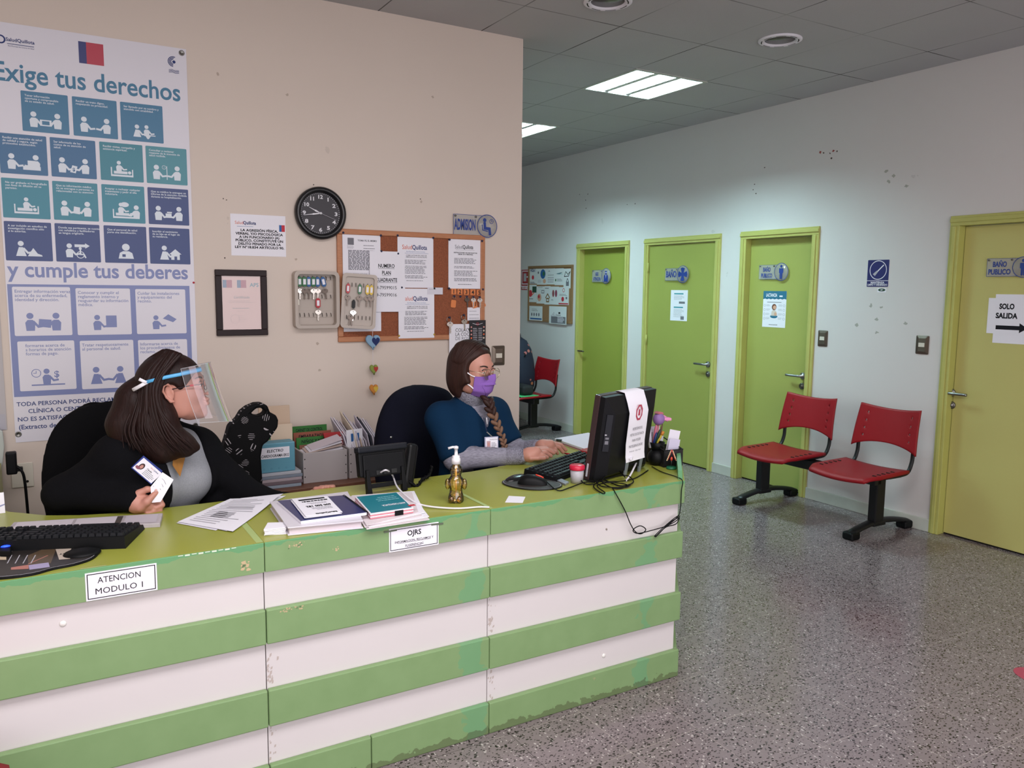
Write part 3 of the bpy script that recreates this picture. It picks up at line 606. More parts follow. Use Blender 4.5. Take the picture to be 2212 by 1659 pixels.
# printed warning notice taped to the wall
def d_(m, w, h):
    m.text('Salud', .020, h-.049, .022, M_ORANGE, 'LEFT', width=.040); m.text('Quillota', .060, h-.049, .022, M_NAVY, 'LEFT', bold=.03, width=.062); m.rect(.030, h-.060, .108, h-.0585, M_BLUE)
    m.rect(w-.032, h-.078, w-.020, h-.045, M_BLUE); m.rect(w-.020, h-.078, w-.004, h-.045, M_RED)
    for i, t in enumerate(('LA AGRESIÓN FÍSICA,', 'VERBAL Y/O PSICOLÓGICA', 'A UN FUNCIONARIO (A)', 'PÚBLICO, CONSTITUYE UN', 'DELITO PENADO POR LA', 'LEY N°18.834 ARTÍCULO 90.')): m.text(t, w*.515, h-.083-.0165*i, .0165, M_INK, bold=.035, width=(.182, .232, .196, .232, .208, .240)[i])
sheet('wall_notice', 'white notice warning against aggression taped above the framed certificate', 'notice', (497, 461), (618, 555), .001, d_)
# framed certificate
c = thing('framed_certificate', (.865, YC, 1.32), 'dark framed pinkish certificate hanging below the taped white notice', 'picture frame')
(fx0, fz1), (fx1, fz0) = (0.745, 1.648), (0.992, 1.324); M_WOODD = mat('dark_wood_frame', '281c1e', 0.5, spec=.25)
m = MB(); t = .030
for a, b in (((fx0, YC-.020, fz0), (fx1, YC, fz0+t)), ((fx0, YC-.020, fz1-t), (fx1, YC, fz1)), ((fx0, YC-.020, fz0+t), (fx0+t, YC, fz1-t)), ((fx1-t, YC-.020, fz0+t), (fx1, YC, fz1-t))): m.box(a, b, M_WOODD, .003)
m.build('frame', c)
m = MB(MBack(fx0+t, fz0+t, .006)); w_, h_ = fx1-fx0-2*t, fz1-fz0-2*t; M_CERT = mat('certificate_paper', 'cfa9a2', 0.35); M_CP = mat('faded_print', 'a88885', 0.6)
m.rect(0, 0, w_, h_, M_CERT); m.lay()
for u in (.006, .074): m.rect(u, h_-.058, u+.018, h_-.02, mat('faded_flag_blue', '5a6f8e', .5)); m.rect(u+.018, h_-.058, u+.044, h_-.02, mat('faded_flag_red', 'a8606e', .5))
m.text('APS', w_-.030, h_-.052, .026, mat('aps_teal', '4b7f90', .5), bold=.02); m.text('Certificado', w_*.5, h_-.110, .017, M_GREY, shear=.25); m.scrib(.03, h_-.122, w_-.02, 2, .007, .0016, M_CP, .3); m.scrib(.05, h_-.158, w_-.05, 1, .01, .002, M_GREY, .1); m.scrib(.07, h_-.172, w_-.07, 1, .01, .0014, M_CP)
m.ring(.06, h_-.212, .022, .0012, M_CP); m.scrib(.075, h_-.195, w_-.06, 4, .009, .0012, M_CP, .5); m.scrib(.006, h_-.28, .05, 1, .01, .0014, M_CP)
m.build('certificate', c)
m = MB(MBack(fx0+t, fz0+t, .010)); m.rect(0, 0, w_, h_, glass('picture_glass', (1, 1, 1), .01)); m.build('glass', c)
# wall clock 9:43
cx, cz = 1.272, 1.944; RC = .133
c = thing('wall_clock', (cx, YC, cz), 'round black wall clock with white numerals above the cork board corner', 'clock'); M_CB = mat('clock_black_plastic', '17171a', .3); M_CF = mat('clock_face', '3a383d', .55); M_CW = mat('clock_white', 'dedde2', .5)
MC = MBack(cx, cz)
m = MB(MC); m.lathe([(RC*.97, 0), (RC, .010), (RC, .030), (RC*.95, .040), (RC*.86, .042), (RC*.80, .034), (RC*.79, .014)], M_CB, 56); m.build('rim', c)
m = MB(MC); m.lathe([(0, .0148), (RC*.795, .0148)], M_CF, 48); m.n = .0155
for i in range(12):
    a = R(90-30*(i+1)); s = str(i+1); m.text(s, RC*.625*math.cos(a), RC*.625*math.sin(a)-.009, .026, M_CW, bold=.035, sx=1.35 if len(s) == 1 else 1.12)
for i in range(60):
    a = 2*math.pi*i/60; r = RC*.765; L = .006 if i % 5 == 0 else .0035; m.line([(r*math.cos(a), r*math.sin(a)), ((r-L)*math.cos(a), (r-L)*math.sin(a))], .0016, M_CW)
m.build('dial', c)
def hand(nm, deg, L, w, tail, n):
    m = MB(MC @ Matrix.Rotation(R(90-deg), 4, 'Z')); m.prism([(-tail, -w*.5), (L*.45, -w), (L*.5, -w*.55), (L, -.0008), (L, .0008), (L*.5, w*.55), (L*.45, w), (-tail, w*.5)], n, n+.0012, M_CW); m.build(nm, c)
hand('hour_hand', 296.0, .066, .0042, .008, .018); hand('minute_hand', 261.5, .088, .0040, .008, .0205)
m = MB(MC @ Matrix.Rotation(R(90-111), 4, 'Z')); m.prism([(-.018, -.0008), (.088, -.0006), (.088, .0006), (-.018, .0008)], .023, .0238, M_LGREY); m.build('second_hand', c)
m = MB(MC); m.lathe([(.006, .014), (.006, .026), (0, .026)], M_CW, 14); m.build('hub', c)
# cork board
M_CORK = mat('cork', '8d5136', .9, noise=.22, nscale=160, bump=.2, bscale=200); M_FRW = mat('board_frame_wood', 'b67a55', .45, noise=.12, nscale=30, stretch=(1, 1, 12))
c = thing('cork_board', (1.79, YC, 1.285), 'wide wood framed cork board covered with notices behind the seated purple mask worker', 'notice board')
kx0, kx1, kz0, kz1 = 1.358, 2.236, 1.278, 1.872; t = .028
m = MB()
for a, b in (((kx0, YC-.018, kz0), (kx1, YC, kz0+t)), ((kx0, YC-.018, kz1-t), (kx1, YC, kz1)), ((kx0, YC-.018, kz0+t), (kx0+t, YC, kz1-t)), ((kx1-t, YC-.018, kz0+t), (kx1, YC, kz1-t))): m.box(a, b, M_FRW, .004)
m.build('frame', c); m = MB(); m.box((kx0+t*.5, YC-.008, kz0+t*.5), (kx1-t*.5, YC-.002, kz1-t*.5), M_CORK); m.build('cork_panel', c)
PB = 'papers pinned on the cork board'
def d_(m, w, h):
    m.rect(.028, h-.058, .062, h-.022, M_GREY); m.scrib(.026, h-.062, .066, 3, .006, .003, M_LGREY, .2); m.text('TOMA FE, EL MISMO', w*.65, h-.038, .012, M_GREY, bold=.03); m.scrib(.115, h-.058, .185, 2, .015, .003, M_GREY, .2)
    m.scrib(.030, h-.085, w-.032, 17, .0062, .0042, M_GREY, .06, seed=1); m.text('R E S O L U C I O N :', w*.46, h-.212, .009, M_GREY); m.scrib(.040, h-.222, w-.032, 8, .0065, .004, M_GREY, .1, seed=2); m.scrib(.03, .03, w-.1, 2, .01, .004, M_LGREY)
sheet('notice_paper', 'long typed resolution paper pinned at the cork board upper corner by the key cabinet', 'paper', (738, 504), (822, 715), .0095, d_, group=PB)
def sq(m, w, h):
    m.text('Salud', .026, h-.066, .034, M_ORANGE, 'LEFT', width=.058); m.text('Quillota', .086, h-.066, .034, M_NAVY, 'LEFT', bold=.02, width=.088); m.rect(.03, h-.088, w-.03, h-.0868, M_BLUE); m.text('Red Municipal de Centros de Salud', w*.5, h-.081, .0075, M_BLUE, width=.11)
    m.text('COMO ACTUAR EN CASO DE\nEMERGENCIA O CATASTROFE', w*.52, h-.102, .0092, M_GREY, bold=.02)
    m.scrib(.040, h-.124, w-.036, 4, .0062, .0028, M_GREY, .2, seed=3); m.scrib(.034, h-.156, w-.036, 7, .0066, .0028, M_GREY, .2, seed=4); m.scrib(.034, h-.208, w-.036, 3, .0066, .0028, M_GREY, .3, seed=5); m.scrib(.05, .040, w-.06, 1, .01, .0026, M_GREY, .05, seed=6)
sheet('notice_paper', 'emergency instructions page with orange and blue heading, upper one of two on the cork', 'paper', (857, 511), (934.5, 622), .0095, sq, group=PB)
sheet('notice_paper', 'emergency instructions page half under the phone number sheet, lower one of two', 'paper', (857.5, 623), (935, 729), .0185, sq, group=PB)
def d_(m, w, h):
    for i, (t, z) in enumerate((('NUMERO', .087), ('PLAN', .124), ('CUADRANTE', .162))):
        q = (.094, .050, .122)[i]; m.text(t, w*.47, h-z, .028, M_INK, bold=.02, width=q); m.rect(w*.47-q/2, h-z-.006, w*.47+q/2, h-z-.0045, M_INK)
    m.text('9-79599015', w*.47, h-.203, .026, M_INK, width=.116); m.text('9-79599016', w*.47, h-.242, .026, M_INK, width=.116)
sheet('notice_paper', 'white NUMERO PLAN CUADRANTE phone number sheet pinned over the other papers', 'paper', (795, 542), (872, 673), .0205, d_, group=PB)
def d_(m, w, h):
    m.text('Salud', .040, h-.052, .030, M_GREY, 'LEFT', width=.048); m.text('Quillota', .090, h-.052, .030, M_INK, 'LEFT', bold=.015, width=.066); m.rect(.045, h-.060, w-.05, h-.059, M_GREY)
    m.text('INSTRUCCIONES USO RECOLECTOR\nORINA 24 H. PERSONAL', w*.5, h-.078, .009, M_INK, bold=.03)
    for z, r in ((.106, 5), (.152, 2), (.176, 5), (.218, 3)): m.scrib(.036, h-z, w-.03, r, .0068, .003, M_GREY, .25, seed=int(z*1000))
    m.scrib(.06, h-.252, w-.06, 1, .01, .003, M_GREY, .1)
sheet('notice_paper', 'typed instructions page with grey heading pinned above the orange numbers', 'paper', (967, 516), (1039.5, 624), .0095, d_, group=PB)
M_STICK = mat('scrap_paper', 'd9d6e0', .8)
sheet('paper_scrap', 'small torn handwritten scrap pinned between the emergency pages and the numbers', 'paper', (920, 621), (953, 636), .0205, lambda m, w, h: m.scrib(.01, h-.008, w*.7, 1, .01, .003, M_LGREY), group=PB, m0=M_STICK)
sheet('paper_note', 'square handwritten note pinned above the dark menu card', 'paper', (1008, 664), (1039, 692), .0095, lambda m, w, h: m.scrib(.012, h-.02, w-.012, 3, .02, .004, M_LGREY, .4), group=PB)
def d_(m, w, h):
    for i, t in enumerate(('COLACIONES', 'LA COCINA', 'DE ROSITA')): m.text(t, .038, h-.044-.024*i, .028, M_INK if i < 2 else M_GREY, 'LEFT', width=(.155, .130, .128)[i])
sheet('menu_sheet', 'white COLACIONES sheet hanging over the cork board bottom edge', 'paper', (967, 700), (1035, 760), .0195, d_, group=PB)
def d_(m, w, h):
    m.ring(w*.5, h-.022, .008, .002, M_RED); m.line([(w*.2, h-.018), (w*.4, h-.024), (w*.6, h-.024), (w*.8, h-.018)], .002, M_PAPER); rg = random.Random(2)
    for i in range(6): m.scrib(w*.22, h-.045-.013*i, w*.5, 2, .005, .0025, M_LGREY, .3, seed=i); m.scrib(w*.55, h-.045-.013*i, w*.82, 2, .005, .0025, M_LGREY, .3, seed=i+9)
    for i in range(4):
        for u in (.12, .88): m.disc(w*u, h-.04-.021*i, .0055, rg.choice((mat('menu_pink', 'c98d86', .6), mat('menu_cream', 'd0c0ae', .6), M_ORANGE)), 10)
    m.rect(w*.55, .012, w*.95, .024, M_ORANGE)
sheet('menu_card', 'dark printed menu card at the cork board lower corner above the worker head', 'card', (1010, 691.5), (1045, 752), .0215, d_, group=PB, m0=mat('menu_black', '1d1b20', .5))
ORN = mat('orange_card', 'dd8149', .6); M_KEY = mat('nickel_key', 'b9b0a4', .32, .9); M_KEYD = mat('dark_key', '6a5f58', .4, .8); M_KEYW = mat('bright_key', 'e4dcd4', .25, .8); M_PIN = mat('pin_dark_blue', '232a4a', .35)
def key_shape(m, u, v, s, mt, rot=0.0, n0=0.0):
    """a key hanging down from (u, v): bow with hole, blade with teeth"""
    M0 = m.M; m.M = M0 @ Matrix.Translation((u, v, n0)) @ Matrix.Rotation(rot, 4, 'Z')
    bow = [(.5*s*.55*math.cos(a)*1.15, -.20*s+.22*s*math.sin(a)) for a in np.linspace(R(-60), R(240), 16)]
    m.prism(bow + [(-.07*s, -.45*s), (-.07*s, -1.0*s), (0, -1.06*s), (.055*s, -1.0*s), (.03*s, -.93*s), (.07*s, -.87*s), (.03*s, -.8*s), (.07*s, -.73*s), (.07*s, -.45*s)], 0, .0022, mt, .0004)
    m.n = .0026; m.disc(0, -.10*s, .055*s, M_BLACK, 10); m.rect(-.012*s, -.95*s, .012*s, -.45*s, M_KEYD); m.M = M0
for i in range(5):
    px = (978, 986, 1000, 1014, 1028.5)[i]; u, v = B(978+13.9*i if i else 978.5, 629.5+0.6*i); 
    m = MB(MBack(u, v, .009)); m.box((-.0155, -.0165, 0), (.0155, .0165, .001), ORN); m.n = .0014; m.text(str(i+1), 0, -.0115, .033, M_BLACK, bold=.02)
    tag(m.build('number_card'), 'small orange card numbered %d on the cork board' % (i+1), 'card', 'orange number cards on the cork board')
    p = MB(MBack(u+.001, v-.027, .008)); p.lathe([(.003, 0), (.003, .004), (.006, .005), (.0055, .009), (0, .010)], M_PIN, 12); tag(p.build('push_pin'), 'dark blue push pin under the orange card numbered %d' % (i+1), 'push pin', 'dark blue push pins on the cork board')
    if i == 1: continue
    k = thing('hanging_key', (u, YC-.014, v-.03), ('orange key tag hanging from the pin under card 1', '', 'dark worn key hanging under orange card 3', 'pale key with orange tag under orange card 4', 'pale key with slanted orange tag under orange card 5')[i], 'key', 'keys hung on the cork board')
    if i != 2:
        g = MB(MBack(u, v-.030, .012) @ Matrix.Rotation((-.1, 0, 0, .22, .5)[i], 4, 'Z')); g.prism(rrect(-.016, -.062, .016, -.018, .007), 0, .003, ORN, .0008)
        if i == 4: g.n = .0034; g.text('5', .004, -.05, .03, M_BLACK, bold=.03)
        if i == 3: g.n = .0034; g.line([(.004, -.05), (.010, -.03)], .005, M_BLACK)
        g.build('key_tag', k)
    g = MB(MBack(u, v-.027, .016)); g.tube([(.008*math.cos(a), -.008+.010*math.sin(a), 0) for a in np.linspace(0, 6.28, 13)[:-1]], .0009, M_CHROME, 6, True); g.build('ring', k)
    if i != 0: g = MB(MBack(u, v-.034, .0165)); key_shape(g, 0, 0, .052, (0, 0, M_KEYD, M_KEYW, M_KEYW)[i], (0, 0, .1, .02, .05)[i]); g.build('key', k)
for (px, py, lab, mt) in ((967.5, 686, 'pale key on a ring hung at the cork board edge above the white menu sheet', M_KEYW), (998.5, 681, 'thin key on a bright ring hung beside the square handwritten note', M_KEY)):
    u, v = B(px, py); k = thing('hanging_key', (u, YC-.014, v), lab, 'key', 'keys hung on the cork board'); g = MB(MBack(u, v, .013)); g.tube([(.014*math.cos(a), -.012+.014*math.sin(a), 0) for a in np.linspace(0, 6.28, 21)[:-1]], .0016, M_CHROME, 6, True); g.build('ring', k)
    g = MB(MBack(u, v-.024, .0245)); key_shape(g, 0, 0, .062 if mt is M_KEYW else .058, mt, .08); g.build('key', k)
    p = MB(MBack(u, v+.002, .008)); p.lathe([(.003, 0), (.003, .012), (.006, .013), (.0055, .017), (0, .018)], M_PIN, 12); tag(p.build('push_pin'), 'push pin holding the %s' % ('pale ringed key above the white menu sheet' if mt is M_KEYW else 'thin ringed key beside the square note'), 'push pin', 'dark blue push pins on the cork board')
M_PIN2 = mat('pin_yellow', 'b9963c', .4); M_PIN3 = mat('pin_green', '1f5a3a', .4)
for px, py, mt, lab in ((739, 503, M_PIN, 'outer top corner of the typed resolution paper'), (820, 509, M_PIN, 'inner top corner of the typed resolution paper'), (856, 509, M_PIN, 'near top corner of the upper emergency page'), (933, 514, M_PIN, 'far top corner of the upper emergency page'), (968, 518, M_PIN, 'near top corner of the instructions page with grey heading'), (1038, 521, M_PIN, 'far top corner of the instructions page with grey heading'), (967, 623, M_PIN, 'lower corner of the instructions page beside card 1'), (1040, 625, M_PIN, 'lower corner of the instructions page beside card 5'), (821, 543, M_PIN, 'top of the phone number sheet, nearer the resolution paper'), (857, 548, M_PIN, 'top of the phone number sheet, nearer the emergency page'), (808, 620, M_PIN, 'side of the phone number sheet beside the key cabinet'), (865, 621, M_PIN, 'side of the phone number sheet over the emergency pages'), (935, 623, M_BLACK, 'torn handwritten scrap'), (859, 725, M_PIN2, 'lower near corner of the lower emergency page'), (935, 722, M_PIN2, 'lower far corner of the lower emergency page'), (973, 699.5, M_PIN3, 'top corner of the white menu sheet'), (1010, 711, M_BLACK, 'dark menu card edge')):
    u, v = B(px, py); p = MB(MBack(u, v, .010)); p.lathe([(.0035, 0), (.0035, .006), (.0062, .007), (.0055, .012), (0, .013)], mt, 12)
    tag(p.build('push_pin'), '%s push pin in the %s' % ({M_PIN: 'dark blue', M_BLACK: 'black', M_PIN2: 'brass yellow', M_PIN3: 'green'}[mt], lab), 'push pin', 'push pins holding papers on the cork board')
# key cabinet
M_KB = mat('cabinet_grey_enamel', 'b4a89e', .45, noise=.02, nscale=5)
kb = thing('key_cabinet', (1.24, YC, 1.35), 'open grey metal key cabinet with rows of hooks beside the cork board', 'key cabinet')
ax0, ax1, az0, az1, dp = 1.121, 1.352, 1.356, 1.648, .055
def shell(m, w, h, d, t, r):
    """open tray: rounded rim walls and a back"""
    o = rrect(0, 0, w, h, r, 5); i = rrect(t, t, w-t, h-t, r*.7, 5); n = len(o)
    vs = [(*p, 0) for p in o]+[(*p, d) for p in o]+[(*p, d) for p in i]+[(*p, .008) for p in i]; fs = []
    for k in range(n): q = (k+1) % n; fs += [(k, q, n+q, n+k), (n+k, n+q, 2*n+q, 2*n+k), (2*n+k, 2*n+q, 3*n+q, 3*n+k)]
    fs += [tuple(range(n))[::-1], tuple(3*n+k for k in range(n))]; m.add(vs, fs, M_KB)
m = MB(MBack(ax0, az0, .001)); shell(m, ax1-ax0, az1-az0, dp, .016, .022); kbb = m.build('cabinet_body', kb)
kw, kh = ax1-ax0, az1-az0
for z in (.245, .150, .055):
    m = MB(MBack(ax0, az0, .009)); m.box((.022, z, 0), (kw-.022, z+.034, .003), M_KB, .001)
    for i in range(8): u = .034+(kw-.068)*i/7; m.tube([(u, z+.022, .003), (u, z+.018, .012), (u, z+.004, .014), (u, z+.008, .018)], .0016, M_STEELD, 6)
    m.build('hook_bar', kbb)
hx, hy = ax1+.003, YC-dp; th = R(-14); sag = R(-3.5)
MD = Matrix.Translation((hx, hy, az0+.002)) @ Matrix.Rotation(th, 4, 'Z') @ plane((0, 0, 0), (1, 0, 0), (0, 0, 1)) @ Matrix.Rotation(sag, 4, 'Z')
dw, dh = .181, .286
m = MB(MD @ Matrix.Translation((0, 0, -.018))); shell(m, dw, dh, .022, .016, .02); kbd = m.build('cabinet_door', kb)
for z in (.215, .045):
    m = MB(MD @ Matrix.Translation((0, 0, -.009)))
    for i in range(7): u = .030+(dw-.060)*i/6; m.tube([(u, z+.022, 0), (u, z+.018, .010), (u, z+.002, .011), (u, z+.006, .015)], .0015, M_STEELD, 6)
    m.build('hook_bar', kbd)
m = MB(); m.tube([(hx-.002, hy+.004, az0+.02), (hx-.002, hy+.004, az1-.02)], .004, M_KB, 8); m.build('hinge', kb)
m = MB(MBack(ax0+.020, az0+.12, .046)); m.box((-.004, 0, 0), (.003, .028, .006), M_SWITCH, .001); m.build('latch', kbb)
TC = {'green': mat('tag_green', '24683c', .4), 'blue': mat('tag_blue', '235a94', .4), 'red': mat('tag_red', 'b3222e', .4), 'yellow': mat('tag_yellow', 'd8b52e', .4), 'black': M_BLACK}
def keytag(M, col, label, key, rot=0.0, s=1.0, kk=True, sqz=1.0):
    k = thing('key_with_tag', M.translation, label, 'key', 'tagged keys in the key cabinet'); Mx = M @ Matrix.Rotation(rot, 4, 'Z') @ Matrix.Diagonal((sqz, 1, 1, 1))
    g = MB(Mx); w2, L = .0125*s, .052*s
    g.prism([(-w2*.35, 0), (w2*.35, 0), (w2, -.010), (w2, -L+.008), (w2*.3, -L), (-w2*.3, -L), (-w2, -L+.008), (-w2, -.010)], 0, .004, TC[col], .001); g.n = .0045
    if col != 'black': g.rect(-w2*.55, -L+.012, w2*.55, -.012, M_PAPER)
    g.build('key_tag', k)
    g = MB(Mx); g.tube([(.006*math.cos(a), -L-.006+.008*math.sin(a), .002) for a in np.linspace(0, 6.28, 11)[:-1]], .0007, M_CHROME, 5, True); g.build('ring', k)
    if kk: g = MB(M @ Matrix.Translation((math.sin(rot)*L, -L-.010, .001))); key_shape(g, 0, 0, .052, key, rot*.9); g.build('key', k)
Zt = .264; ord_ = ['first', 'second', 'third', 'fourth', 'fifth', 'last']
for i, (col, kt) in enumerate((('green', M_KEYW), ('green', M_KEYD), ('blue', M_KEYD), ('green', M_KEYW), ('blue', M_KEYW), ('blue', M_KEYD))):
    u = .034+(kw-.068)*i/7; keytag(MBack(ax0+u, az0+Zt, .024+.004*(i % 2)), col, '%s tagged key, %s in the top row inside the cabinet' % (col, ord_[i]), kt, .22 if i == 5 else 0.0)
keytag(MBack(ax0+.034+(kw-.068)*4/7, az0+.155, .024), 'red', 'red tagged bright key hanging alone in the middle of the cabinet', M_KEYW)
for i, (u, z, col, lab, kt) in enumerate(((0, .232, 'red', 'red tagged key on the open cabinet door', M_KEYD), (3, .232, 'green', 'green tagged key on the open cabinet door', M_KEYD), (5, .232, 'yellow', 'yellow tagged key on the cabinet door, nearer the green tag', M_KEYD), (6, .232, 'yellow', 'yellow tagged key on the cabinet door, at its outer edge', M_KEYD), (1.6, .150, 'black', 'black fob with a bright key low on the cabinet door', M_KEYW))):
    keytag(MD @ Matrix.Translation((.030+(dw-.060)*u/6, z, .003+.004*(i % 2))), col, lab, kt, 0, 1.0 if col != 'black' else .9, sqz=.8)
k = thing('key_with_tag', MD @ Vector((.055, .06, .004)), 'pair of plain keys on the lowest hooks of the cabinet door', 'key', 'tagged keys in the key cabinet')
for r in (-.12, .14): g = MB(MD @ Matrix.Translation((.050, .066, .004+r*.01))); key_shape(g, 0, 0, .052, M_KEYD, r); g.build('key', k)
# hanging felt hearts
hm = thing('heart_mobile', (1.555, YC-.05, 1.43), 'string of three felt hearts in blue, green and orange hanging from the cork board', 'hanging decoration')
def heart(s): return [(s*.0625*16*math.sin(t)**3/16*1.0*8, s*(13*math.cos(t)-5*math.cos(2*t)-2*math.cos(3*t)-math.cos(4*t))/32) for t in np.linspace(0, 2*math.pi, 40)[:-1]]
yh = YC-.05
def ppt(px, py): p = on(px, py, 1, yh); return p.x, p.z
m = MB(); xs_, _ = ppt(805, 735); m.tube([(*ppt(804.5, 668)[:1], yh, ppt(804.5, 668)[1]), (xs_, yh, ppt(805, 735)[1]), (xs_, yh, ppt(806, 840)[1])], .0009, M_PAPER, 6); m.tube([(xs_+.005*math.cos(a), yh, ppt(804, 663)[1]+.006*math.sin(a)) for a in np.linspace(0, 6.28, 13)[:-1]], .001, M_CHROME, 6, True); m.build('string', hm)
for px, py, s, c1, c2, k in ((805, 737, .085, '87a9c4', '23305f', 1), (807, 797, .058, '8a9a4a', 'b03a36', 2), (807, 840, .060, 'd08a3e', 'd9b84a', 3)):
    u, v = ppt(px, py); m = MB(plane((u, yh-.004, v), (1, 0, 0), (0, 0, 1))); sc = (1.0, 1, 1)
    pts = [(p[0]*(.95 if k == 1 else .78), p[1]*1.05) for p in heart(s)]; m.prism(pts, -.007, .007, mat('felt_'+c1, c1, .95, bump=.3, bscale=300), .004)
    m.n = .0078; m.poly([(p[0]*.55+s*.16, p[1]*.60) for p in pts], mat('felt_'+c2, c2, .95)); m.build('heart', hm)
# light switches
def switch(M, label, w=.086, h=.116):
    s = thing('light_switch', M.translation, label, 'light switch'); m = MB(M)
    bm = bmesh.new(); o = rrect(-w/2, -h/2, w/2, h/2, .006); i = rrect(-w*.28, -h/2+.018, w*.28, h/2-.018, .004); n = len(o)
    bm.free(); vs = [(*p, 0) for p in o]+[(*p, .004) for p in o]+[(*p, .011) for p in i]; fs = []
    for k in range(n): q = (k+1) % n; fs += [(k, q, n+q, n+k), (n+k, n+q, 2*n+q, 2*n+k)]
    fs.append(tuple(2*n+k for k in range(n))); m.add(vs, fs, M_BRONZE); m.build('plate', s)
    m = MB(M); m.box((-w*.24, -.0135, .010), (w*.24, .0135, .0145), M_SWITCH, .0012); m.build('rocker', s)
switch(MBack(2.335, 1.175, .001), 'bronze light switch on the cream wall behind the purple mask worker')
switch(MDoor(*Wr(1778, 731), .001), 'bronze light switch beside the lime public bathroom door frame', .082, .118)
switch(MDoor(*Wr(1993, 745), .001), 'bronze light switch beside the yellow exit door', .088, .122)
# acrylic signs
M_ACR = mat('acrylic_clear_grey', 'c9c7c4', .15, alpha=.40, coat=.5); M_SB = mat('sign_blue', '27408c', .4)
def sign(M, w, h, lines, icon, label, r, cu, fs=None, lw=None):
    """w,h plate from its upper corner; disc of radius r centred at cu along u"""
    s = thing('acrylic_sign', M.translation, label, 'sign'); m = MB(M @ Matrix.Translation((0, 0, .010)))
    m.prism(rrect(0, -h, w, 0, .004), 0, .003, M_ACR); m.n = .0036; m.frame(0, -h, w, 0, .0022, M_SB)
    k = len(lines)
    for i, t in enumerate(lines):
        sz = (h*.70 if k == 1 else h*.40); m.text(t, (cu-r)*.5, -h*(.72 if k == 1 else (.46 + .42*i)), sz, M_SB, bold=.035, width=(min(lw[i], cu-r-.012) if lw else None))
    m.build('plate', s)
    m = MB(M @ Matrix.Translation((cu, -h/2, .0145))); m.lathe([(0, 0), (r, 0), (r, .003), (0, .003)], M_ACR, 40); m.n = .0036; m.ring(0, 0, r*.99, r*.06, M_SB, 40); S_ = M_SB
    if icon == 'seat': m.disc(-r*.25, r*.5, r*.17, S_); m.line([(-r*.25, r*.25), (-r*.22, -r*.2), (r*.22, -r*.22), (r*.28, -r*.7)], r*.25, S_); m.line([(-r*.5, r*.1), (-r*.45, -r*.35), (r*.05, -r*.45)], r*.08, S_); m.ring(r*.42, r*.42, r*.2, r*.04, S_, 20); m.line([(r*.42, r*.55), (r*.42, r*.42), (r*.52, r*.42)], r*.04, S_)
    if icon == 'cross':
        for a in range(4):
            A = R(90*a); c_, s_ = math.cos(A), math.sin(A); m.poly([(x*c_-y*s_, x*s_+y*c_) for x, y in ((-r*.10, 0), (-r*.36, r*.68), (0, r*.80), (r*.36, r*.68), (r*.10, 0))], S_)
    if icon == 'man': m.disc(0, r*.62, r*.16, S_); m.poly([(-r*.3, r*.4), (r*.3, r*.4), (r*.3, -r*.12), (r*.2, -r*.12), (r*.18, -r*.8), (r*.02, -r*.8), (0, -r*.15), (-r*.02, -r*.8), (-r*.18, -r*.8), (-r*.2, -r*.12), (-r*.3, -r*.12)], S_)
    if icon == 'doctor': m.disc(0, r*.45, r*.24, S_); m.poly([(-r*.45, -r*.75), (-r*.45, r*.0), (-r*.2, r*.18), (r*.2, r*.18), (r*.45, 0), (r*.45, -r*.75)], S_); m.lay(.0003); m.poly([(-r*.06, r*.15), (r*.06, r*.15), (0, -r*.35)], M_PAPER); m.rect(-r*.25, r*.40, r*.25, r*.46, M_PAPER)
    m.build('disc', s)
    for u in (.012, cu-r-.006): m = MB(M @ Matrix.Translation((u, -.010, 0))); m.lathe([(.004, 0), (.004, .015), (.006, .015), (.005, .019), (0, .019)], M_STEELD, 12); m.build('standoff', s)
x_, z_ = B(977, 462); sign(MBack(x_, z_, .001), .222, .118, ['ADMISION'], 'seat', 'blue lettered clear ADMISION sign on the cream wall above the cork board', .066, .214, lw=[.155])
def dsign(p0, xx, p1, pc, r, lines, icon, label, lw=None):
    (y, z), (y1, z1), (yc, _) = Wr(*p0, xx), Wr(*p1, xx), Wr(*pc, xx); sign(MDoor(y, z, XR-xx+.001), y-y1, z-z1, lines, icon, label, r, y-yc, lw=lw)
dsign((1440, 580), DXL[2], (1475, 606), (1478, 593), .078, ['BAÑO'], 'cross', 'clear BAÑO sign with blue cross disc on the middle lime door', [.135])
dsign((1643, 573), DXL[3], (1682, 603), (1691, 587), .070, ['BAÑO', 'PUBLICO'], 'man', 'clear BAÑO PUBLICO sign with standing man on the narrow lime door', [.075, .112])
dsign((1282, 584), DXL[1], (1310, 609), (1312, 596), .078, ['BOX', 'ATENCION'], 'doctor', 'clear ATENCION sign with doctor disc on the farthest lime door', [.05, .13])
dsign((2136, 559), DXL[4], (2200, 597), (2214, 576), .062, ['BAÑO', 'PUBLICO'], 'man', 'clear BAÑO PUBLICO sign on the yellow exit door at the picture edge', [.082, .132])
